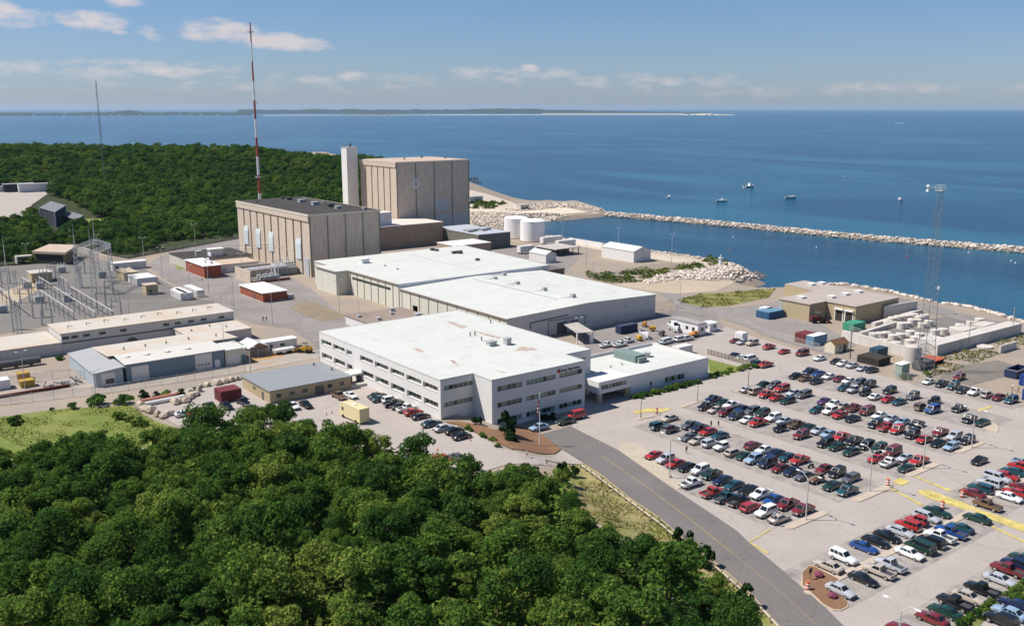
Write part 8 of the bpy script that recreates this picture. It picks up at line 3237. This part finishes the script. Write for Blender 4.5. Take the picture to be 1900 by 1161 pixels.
for k, (p_, q_, lab) in enumerate((((94.3, 416, 16.2), (75, 395, 5.2), 'overhead line from the gantry down to the left long busbar'), ((95, 411, 16.2), (80.7, 397, 5.2), 'overhead line from the gantry down to the middle long busbar'), ((95.6, 405, 16.2), (86, 394, 5.2), 'overhead line from the gantry down to the right long busbar'),
                                   ((107.2, 436, 16.2), (182, 420, 10.5), 'overhead line from the gantry to the turbine hall, far one'), ((107.8, 424, 16.2), (182, 409, 10.5), 'overhead line from the gantry to the turbine hall, near one'), ((94.3, 419, 26), (56.2, 345.6, 32), 'shield wire from the gantry spire to the tall lightning mast'))):
    o = thing('overhead_line', lab, 'cable', p_)
    b = MB()
    n = 12
    P_ = [Vector(p_).lerp(Vector(q_), i / n) - Vector((0, 0, 1.6 * math.sin(math.pi * i / n))) for i in range(n + 1)]
    b.path(P_, .045, 4)
    b.build('wire', M_dkgrey, o)
sl_ = thing('shelter', 'half buried concrete shelter with a broad pale roof and a dark opening', 'shelter', (106, 495, 0))
SP = [(93, 498.5), (104.6, 484), (116, 508), (105, 519.6)]
b = MB()
b.prism(SP, 5.0, 6.1)
b.build('roof', M_tanroof, sl_)
sc_ = lambda k: [(105 + (x - 105) * k, 502 + (y - 502) * k) for x, y in SP]
b = MB()
b.walls(sc_(.93), -.5, 5.0)
b.build('wall', mat('shelter_wall', (0.20, 0.155, 0.085), .9, .2), sl_)
q4 = sc_(.95)
b = MB()
b.quad((*Vector(q4[0]).lerp(Vector(q4[1]), .06), .4), (*Vector(q4[0]).lerp(Vector(q4[1]), .9), .4), (*Vector(q4[0]).lerp(Vector(q4[1]), .9), 4.4), (*Vector(q4[0]).lerp(Vector(q4[1]), .06), 4.4))
b.build('opening', mat('deep_shade', (0.03, 0.03, 0.028), .95), sl_)  # flat dark quad on the wall, inner shade painted as colour
b = MB()
b.box(86, 93, 499, 503, 3.4, 4.0)
b.box(86, 86.6, 499, 503, -.4, 3.4)
b.build('side_wing', M_concw, sl_)

# ------------------------------------------------------------------ barn, far lot
M_barn = rib_mat('dark_boards', (0.045, 0.048, 0.062), .8, .3, 0, .9, .2)
M_broof = mat('slate_roof', (0.19, 0.19, 0.20), .85, .15, .4)
p = at(105, 415)
bn = thing('barn', 'dark boarded barn with slanted grey roofs in a clearing of the hill', 'barn', (p.x, p.y, p.z))


def barn_block(nm, N, Lp, Rp, tops):
    n_, hN = solve_h(*N, tops[0])
    l_, hL = solve_h(*Lp, tops[1])
    r_, hR = solve_h(*Rp, tops[2])
    A = [n_ + Vector((0, 0, hN)), r_ + Vector((0, 0, hR)), l_ + Vector((0, 0, hL))]
    A = [A[0], A[1], A[1] + A[2] - A[0], A[2]]
    b = MB()
    b.add([(a.x, a.y, n_.z - 3) for a in A] + [tuple(a) for a in A], [[0, 1, 5, 4], [1, 2, 6, 5], [2, 3, 7, 6], [3, 0, 4, 7]])
    b.build(nm + '_wall', M_barn, bn)
    c = (A[0] + A[2]) / 2
    b = MB()
    b._slab([tuple(c + (a - c) * 1.05) for a in A], .35, 0)
    b.build(nm + '_roof', M_broof, bn)
    for k in (0, 1, 3):
        a = c + (A[k] - c) * 1.01
        b = MB()
        b.box(a.x - .3, a.x + .3, a.y - .3, a.y + .3, n_.z - 3, A[k].z)
        b.build('corner_board', mat('pale_board', (0.30, 0.34, 0.42), .8), bn)
    return A


A = barn_block('main', (104.6, 423), (77, 412), (124, 411), (394, 386, 382))
u_ = (A[3] - A[0]).normalized() * 17
b = MB()
b.add([tuple(A[3]), tuple(A[2]), tuple(A[2] + u_ - Vector((0, 0, 9))), tuple(A[3] + u_ - Vector((0, 0, 9))), (A[3].x, A[3].y, A[3].z - 13)], [[0, 1, 2, 3], [0, 3, 4]])
b.build('lean_to', M_barn, bn)
barn_block('wing', (142.5, 421), (117, 414), (156, 416), (408, 400.5, 400.5))
for (px, py, L_, h_, lab, mw) in ((37, 358, 20, 6, 'dark shed at the back of the far clearing lot', M_barn), (70, 358, 24, 6, 'long white trailer parked at the back of the far clearing lot', MATS['white_siding']), (5, 358, 18, 4, 'white vehicle box at the left edge of the far clearing lot', MATS['white_siding'])):
    p = at(px, py)
    block('far_shed', lab, 'shed', p.x - L_ / 2, p.x + L_ / 2, p.y, p.y + 6, p.z + .5, h_, mw, M_ltgrey)

# ------------------------------------------------------------------ shrubs and small trees
for i in range(24):
    t_ = i / 23
    shrub(1178 + (1298 - 1178) * t_, 739 - 30 * t_ + (i % 3), .95 + .35 * rng.random(), f'low green shrub in the hedge row along the annex wall', 'shrubs along the annex wall')
for (px, py, s_) in ((1322, 701, 1.2), (1332, 697, 1.3), (1345, 694, 1.2), (1356, 690, 1.3), (1372, 687, 1.5), (1384, 684, 1.4), (1399, 682, 1.5), (1413, 681, 1.4)):
    shrub(px, py, s_, 'spiky green shrub in the row beside the grass plot', 'shrubs beside the grass plot')
shrub(938, 806, 2.6, 'tall dark conifer bush on the mulch bed at the office corner', dark=True).scale.z = 4.2
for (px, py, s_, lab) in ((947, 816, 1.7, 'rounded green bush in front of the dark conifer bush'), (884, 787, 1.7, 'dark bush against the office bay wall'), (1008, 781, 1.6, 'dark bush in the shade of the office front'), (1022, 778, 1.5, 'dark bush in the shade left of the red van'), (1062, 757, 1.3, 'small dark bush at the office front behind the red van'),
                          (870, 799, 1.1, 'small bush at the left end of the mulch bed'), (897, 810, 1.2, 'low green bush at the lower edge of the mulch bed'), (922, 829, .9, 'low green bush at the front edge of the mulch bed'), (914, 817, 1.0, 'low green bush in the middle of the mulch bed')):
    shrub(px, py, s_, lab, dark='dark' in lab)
for (px, py, s_, lab) in ((178, 752, 3.6, 'large round bush by the gravel track, the biggest one'), (231, 750, 3.0, 'large round bush by the gravel track, right of the biggest one'), (265, 738, 2.1, 'upright dark bush by the gravel track above the pipes'), (290, 738, 1.7, 'narrow dark bush by the gravel track'), (308, 735, 1.9, 'light green bush by the gravel track'),
                          (333, 737, 2.3, 'dark bush by the gravel track behind the white pipe'), (136, 758, 1.8, 'low bush on the grass left of the biggest bush'), (31, 786, 2.6, 'lone bush on the left part of the grass'), (220, 777, 2.2, 'scrubby bush in the middle of the grass'), (258, 790, 2.4, 'scrubby bush on the right part of the grass'),
                          (95, 762, 1.0, 'tiny bush on the grass near the track'), (365, 722, 1.4, 'small bush among the boulders'), (357, 730, 1.2, 'tiny bush among the boulders'), (113, 667, 2.0, 'bush against the long grey wall in the left yard'), (240, 783, 1.6, 'low scrub at the wood edge by the grass')):
    shrub(px, py, s_ * .8, lab, dark='dark' in lab)
for (px, py, s_, lab) in ((1262, 1013, 1.6, 'slim dark juniper by the road verge, left of a pair'), (1274, 1020, 1.5, 'slim dark juniper by the road verge, right of a pair'), (1312, 1054, 1.7, 'slim juniper on the verge below the pair'), (1384, 1126, 1.8, 'dark juniper on the verge near the bottom edge'), (1068, 886, 1.2, 'small dark juniper behind the guard rail corner'), (1040, 880, 1.4, 'dark juniper at the top of the verge')):
    o = shrub(px, py, s_, lab, dark=True, cat='juniper', name='juniper')
    o.scale.z = s_ * 1.7
sheet('grass_strip', pxpoly(zp(1660, 1014, 7.9, (860, 1161), (1180, 990), (1480, 800), (1720, 600), (1896, 500), (1960, 480), (1960, 700), (1700, 800), (1400, 950), (1250, 1161), (1200, 1250), (700, 1250))), .10, mat('strip_grass', (0.16, 0.17, 0.05), .95, .3, .4, .25, 2), 3.0)
for (zx, zy, s_) in ((1000, 1120, 1.5), (1100, 1060, 1.3), (1190, 1040, 1.6), (1250, 985, 1.2), (1340, 910, 1.5), (1400, 830, 1.1), (1560, 720, 1.0), (1700, 730, 1.4), (1760, 690, 1.6), (1830, 620, 1.5), (1880, 570, 1.6), (1850, 760, 1.1), (940, 1150, 1.3)):
    shrub(1660 + zx / 7.9, 1014 + zy / 7.9, s_ * .72, 'green shrub on the grass strip between the lots at the bottom right', 'shrubs on the bottom right grass strip')
for (px, py, s_, lab) in ((1676, 703, 1.2, 'small green bush left of the pale green cabinet'), (1685, 703, 1.1, 'small green bush right of the pale green cabinet'), (1719, 698, 1.4, 'small green bush at the lattice tower foot')):
    shrub(px, py, s_, lab)


def scatter_green(name, polys, n, lo, hi, sz, m_):
    Q = []
    for poly_px, k in polys:
        poly = pxpoly(poly_px)
        xs, ys = [p[0] for p in poly], [p[1] for p in poly]
        C = np.column_stack([nrs.uniform(min(xs), max(xs), 20 * n), nrs.uniform(min(ys), max(ys), 20 * n)])
        C = C[pip(C, poly)][:int(n * k)]
        cl_n = np.sin(C[:, 0] * .55 + 1) * np.sin(C[:, 1] * .48) + np.sin(C[:, 0] * .23) * .6
        C, cl_n = C[cl_n > -.5], cl_n[cl_n > -.5]
        z = hgt(C[:, 0], C[:, 1]) + lo + (hi - lo) * nrs.uniform(0, 1, len(C)) * np.clip(.4 + cl_n * .6, .15, 1.2)
        P3 = np.column_stack([C, z])
        nn = nrs.normal(size=(len(P3), 3)) * .7 + (0, 0, 1)
        nn /= np.linalg.norm(nn, axis=1)[:, None]
        t1 = np.cross(nn, nrs.normal(size=(len(P3), 3)))
        t1 /= np.linalg.norm(t1, axis=1)[:, None]
        t2 = np.cross(nn, t1)
        s_ = nrs.uniform(.5, 1.2, (len(P3), 1)) * sz
        Q.append(np.stack([P3 - t1 * s_, P3 - t2 * s_, P3 + t1 * s_, P3 + t2 * s_], 1))
    tag(link(name, quads_mesh(name, np.concatenate(Q), [m_])), kind='stuff')


M_scrub = leaf_mat('scrub_green', [(0.045, 0.080, 0.016), (0.085, 0.125, 0.02), (0.15, 0.17, 0.04)], .25)
M_tuft = leaf_mat('dry_tuft', [(0.10, 0.12, 0.03), (0.20, 0.19, 0.06), (0.34, 0.28, 0.12)], .2)
scatter_green('bank_scrub', [([(1085, 508), (1150, 505), (1230, 500), (1290, 490), (1345, 485), (1352, 494), (1300, 500), (1240, 508), (1190, 524), (1130, 526), (1090, 516)], 1.0)], 5200, .1, 2.0, .45, M_scrub)
scatter_green('marsh_tufts', [([(1255, 557), (1300, 546), (1345, 543), (1440, 535), (1430, 551), (1350, 567), (1310, 571), (1272, 566)], .5), ([(1725, 700), (1780, 685), (1900, 640), (1900, 622), (1830, 640), (1740, 662)], .35)], 4200, .02, .6, .34, M_tuft)
scatter_green('beach_scrub', [([(868, 372), (905, 374), (940, 378), (915, 388), (868, 388)], 1)], 1400, .1, 2.2, .8, M_scrub)
scatter_green('verge_tufts', [([(1070, 875), (1116, 884), (1166, 925), (1221, 962), (1276, 1010), (1332, 1052), (1387, 1099), (1440, 1161), (1390, 1161), (1300, 1085), (1240, 1030), (1150, 995), (1085, 945)], 1)], 5200, .02, .45, .20, M_tuft)
scatter_green('meadow_tufts', [([(-20, 800), (0, 776), (70, 766), (130, 759), (245, 754), (290, 784), (320, 795), (200, 835), (60, 840)], 1)], 5600, .02, .3, .20, leaf_mat('meadow_green', [(0.13, 0.17, 0.03), (0.18, 0.21, 0.045), (0.24, 0.25, 0.07)], .2))

# ------------------------------------------------------------------ people
SKIN, HAIR = mat('skin', (0.42, 0.25, 0.17), .6, .05), mat('hair_dark', (0.03, 0.02, 0.015), .8, .1)


def person_mesh(step, shirt, pants, key):
    V, E_, R_ = [], [], []

    def vtx(p, r, par=None):
        V.append(p)
        R_.append(r)
        if par is not None:
            E_.append((par, len(V) - 1))
        return len(V) - 1
    pel = vtx((0, 0, .95), .15)
    wa_ = vtx((0, 0, 1.12), .14, pel)
    ch = vtx((.01, 0, 1.36), .165, wa_)
    nk = vtx((.01, 0, 1.52), .06, ch)
    vtx((.03, 0, 1.60), .085, nk)
    hd_ = vtx((.03, 0, 1.70), .095, len(V) - 1)
    vtx((.02, 0, 1.77), .07, hd_)
    for s_ in (-1, 1):
        sw = step * s_
        hip = vtx((0, s_ * .10, .90), .11, pel)
        kn = vtx((sw * .5 + .02, s_ * .11, .50), .075, hip)
        an_ = vtx((sw, s_ * .11, .09), .05, kn)
        vtx((sw + .14, s_ * .12, .05), .045, an_)
        sh_ = vtx((.01, s_ * .19, 1.42), .075, ch)
        el_ = vtx((-sw * .4 - .02, s_ * .25, 1.15), .05, sh_)
        wr_ = vtx((-sw * .8 + .08, s_ * .27, .93), .032, el_)
        pm_ = vtx((-sw * .85 + .10, s_ * .27, .86), .034, wr_)
        for f_ in range(4):
            k1 = vtx((-sw * .85 + .09 + .018 * f_, s_ * .275, .80 - (.005 if f_ in (1, 2) else 0)), .009, pm_)
            vtx((-sw * .85 + .10 + .018 * f_, s_ * .262, .765 - (.01 if f_ in (1, 2) else 0)), .008, k1)
        th_ = vtx((-sw * .85 + .15, s_ * .25, .85), .010, pm_)
        vtx((-sw * .85 + .17, s_ * .24, .82), .009, th_)
    me = bpy.data.meshes.new('body')
    me.from_pydata(V, E_, [])
    o = bpy.data.objects.new('tmp', me)
    COL.objects.link(o)
    sk = o.modifiers.new('skin', 'SKIN')
    for v, r_ in zip(me.skin_vertices[0].data, R_):
        v.radius = (r_, r_)
    me.skin_vertices[0].data[0].use_root = True
    sb = o.modifiers.new('sub', 'SUBSURF')
    sb.levels = sb.render_levels = 1
    bpy.context.view_layer.update()
    out = bpy.data.meshes.new_from_object(o.evaluated_get(bpy.context.evaluated_depsgraph_get()))
    bpy.data.objects.remove(o)
    out.materials.clear()
    for m_ in (SKIN, shirt, pants, HAIR):
        out.materials.append(m_)
    for f_ in out.polygons:
        c = f_.center
        f_.use_smooth = True
        arm = abs(c.y) > .21
        if c.z > 1.70 or (c.z > 1.63 and c.x < 0.0):
            f_.material_index = 3
        elif c.z > 1.50:
            f_.material_index = 0
        elif c.z > (1.18 if arm else .97):
            f_.material_index = 1
        elif arm and c.z > .7:
            f_.material_index = 0
        elif c.z > .08:
            f_.material_index = 2
        else:
            f_.material_index = 3
    return out


SH = {'white': M_tarp, 'dark': mat('cloth_dark', (0.035, 0.04, 0.05), .9), 'tan': mat('cloth_tan', (0.26, 0.19, 0.11), .9), 'blue': mat('cloth_blue', (0.05, 0.09, 0.20), .9), 'grey': mat('cloth_grey', (0.16, 0.16, 0.17), .9)}
for (px, py, st_, a, b_, rz, lab) in ((978, 848, .22, 'white', 'tan', 2.2, 'person in a white shirt walking on the paving below the mulch bed'), (1273.5, 841.5, .2, 'dark', 'tan', 1.2, 'person in a dark shirt walking between the first two parking rows'),
                                      (1319, 793, .18, 'dark', 'grey', -1.8, 'person in dark clothes beside the navy pickup, left of a pair'), (1332.6, 793, .18, 'dark', 'tan', -1.7, 'person in dark clothes walking in the lane, right of a pair'),
                                      (488.5, 596, .16, 'dark', 'dark', .9, 'person in dark clothes on the site road, left of a pair'), (494.5, 596, .16, 'dark', 'dark', .9, 'person in dark clothes on the site road, right of a pair'),
                                      (785, 804, .22, 'tan', 'dark', 2.8, 'person in a tan shirt walking by the cars at the office corner'), (375, 523, .1, 'dark', 'dark', 0, 'person in dark clothes by the red brick building'),
                                      (1868, 738, .1, 'white', 'blue', 1, 'person in a white shirt behind the teal vehicle at the dirt edge'), (1877, 737, .1, 'dark', 'blue', 2, 'person in a dark shirt behind the teal vehicle at the dirt edge'),
                                      (1885, 739, .1, 'grey', 'dark', -1, 'person in a grey shirt behind the teal vehicle at the dirt edge'), (1878, 724, .1, 'white', 'dark', 2.5, 'person in white nearest the royal blue containers'), (1889, 728, .12, 'tan', 'tan', 3, 'person in tan clothes between the royal blue containers'),
                                      (660, 690, .12, 'dark', 'tan', 2, 'person in a dark shirt at the office entrance canopy')):
    p = at(px, py)
    o = thing('person', lab, 'person', (p.x, p.y, p.z + .07), rz)
    link('body', person_mesh(st_, SH[a], SH[b_], 0), o)

# ------------------------------------------------------------------ land across the bay
def shore_strip(name, pts, depth, m_, kind='structure'):
    """pts: (px, distance, height, seed) crests; a real ridge standing in the sea"""
    V, F = [], []
    for (px, D, h) in pts:
        a = math.atan((px - 950) * cP / FPX)
        ux, uy = BY * math.cos(a) + BX * math.sin(a), BX * math.cos(a) - BY * math.sin(a)
        for (k, z) in ((0, SEA - 1), (.06, SEA + h * .45), (.3, SEA + h), (.7, SEA + h * .9), (1, SEA - 1)):
            d = D + depth * k
            V.append((ux * d, uy * d, z))
    n = len(pts)
    for i in range(n - 1):
        for j in range(4):
            q = i * 5 + j
            F.append([q, q + 1, q + 6, q + 5])
    o = link(name, me_from(name, V, F, [m_]))
    o['kind'] = kind
    return o


M_farland = mat('far_woods_haze_tint', (0.040, 0.060, 0.056), .95, .3, .004, .2, .02)  # distance haze painted in: base colour pulled towards blue
M_farsand = mat('far_sand', (0.58, 0.50, 0.40), .95, .1, .01)
hz = lambda px, a: a * (1 + .35 * mnoise.noise(Vector((px * .021, 3.1, 0))) + .2 * mnoise.noise(Vector((px * .09, 7.7, 0))))
shore_strip('far_shore', [(px, 11200, hz(px, 27 + 22 * math.exp(-((px - 245) / 25) ** 2))) for px in range(-120, 470, 9)], 1500, M_farland)
shore_strip('far_hills', [(px, 14500, hz(px, 52 if px < 760 else 52 + 18 * math.exp(-((px - 940) / 60) ** 2) - max(0, (px - 1010)) * .16)) for px in range(440, 1340, 9)], 1800, M_farland)
shore_strip('sand_spit', [(px, 10400 + (px - 490) * .8, max(2.5, 4.5 * (1 - abs(px - 900) / 900))) for px in range(488, 1372, 12)], 330, M_farsand)
shore_strip('spit_woods', [(px, 10520 + (px - 490) * .8, hz(px, 17 * max(.12, 1 - abs(px - 705) / 135))) for px in range(578, 836, 7)], 260, M_farland)
shore_strip('point_dunes', [(px, 11030, hz(px, 17 * max(.1, 1 - abs(px - 1305) / 62))) for px in range(1246, 1366, 6)], 220, M_farsand)
shore_strip('point_woods', [(px, 11090, hz(px, 22 * max(.1, 1 - abs(px - 1297) / 34))) for px in range(1264, 1332, 5)], 150, M_farland)
shore_strip('back_beach', [(px, 13200, 6) for px in range(1005, 1270, 12)], 200, M_farsand)


def far_house(px, D, s, lab, h=7):
    a = math.atan((px - 950) * cP / FPX)
    ux, uy = BY * math.cos(a) + BX * math.sin(a), BX * math.cos(a) - BY * math.sin(a)
    x, y = ux * D, uy * D
    o = thing('waterfront_house', lab, 'house', (x, y, SEA + 2), 0, 'far houses across the bay')
    b = MB()
    b.gable(x - s, x + s, y - s * .7, y + s * .7, SEA, SEA + h, SEA + h * 1.5, 'x', 0, 1, .3)
    b.build('wall', [M_head, M_ltgrey], o)


for px in (60, 118, 172, 205, 222, 258, 300, 322, 333, 352, 372, 405):
    far_house(px, 11180, rng.uniform(6, 12), 'tiny white house on the far shore of the bay')
for px in (636, 668, 720, 760, 800):
    far_house(px, 10480, rng.uniform(6, 11), 'tiny white house on the sand spit across the bay')
for px in (1279, 1290, 1311, 1322):
    far_house(px, 11000, rng.uniform(7, 11), 'tiny white house on the sandy point across the bay')
a = math.atan((1319 - 950) * cP / FPX)
ux, uy = BY * math.cos(a) + BX * math.sin(a), BX * math.cos(a) - BY * math.sin(a)
o = thing('lighthouse', 'tiny white lighthouse on the sandy point across the bay', 'lighthouse', (ux * 11020, uy * 11020, SEA))
b = MB()
b.cyl(0, 0, 0, 32, 5, 10, 3.4)
local('tower', b, M_head, o)
b = MB()
b.cyl(0, 0, 32, 37, 2.6, 8, .5)
local('lantern', b, M_dkgrey, o)

# ------------------------------------------------------------------ the air: sea haze
hz_ = MB()
hz_.box(-31000, 41000, -31000, 41000, SEA - 16, 165)
hm_ = bpy.data.materials.new('haze')
hm_.use_nodes = True
t = hm_.node_tree
t.nodes.remove(t.nodes['Principled BSDF'])
pv_ = nd(t, 'ShaderNodeVolumePrincipled')
pv_.inputs['Color'].default_value = (0.62, 0.80, 1.0, 1)
pv_.inputs['Density'].default_value = 1.9e-5
pv_.inputs['Anisotropy'].default_value = 0.2
t.links.new(pv_.outputs[0], t.nodes['Material Output'].inputs['Volume'])
ho_ = hz_.build('haze', hm_)
ho_['kind'] = 'stuff'
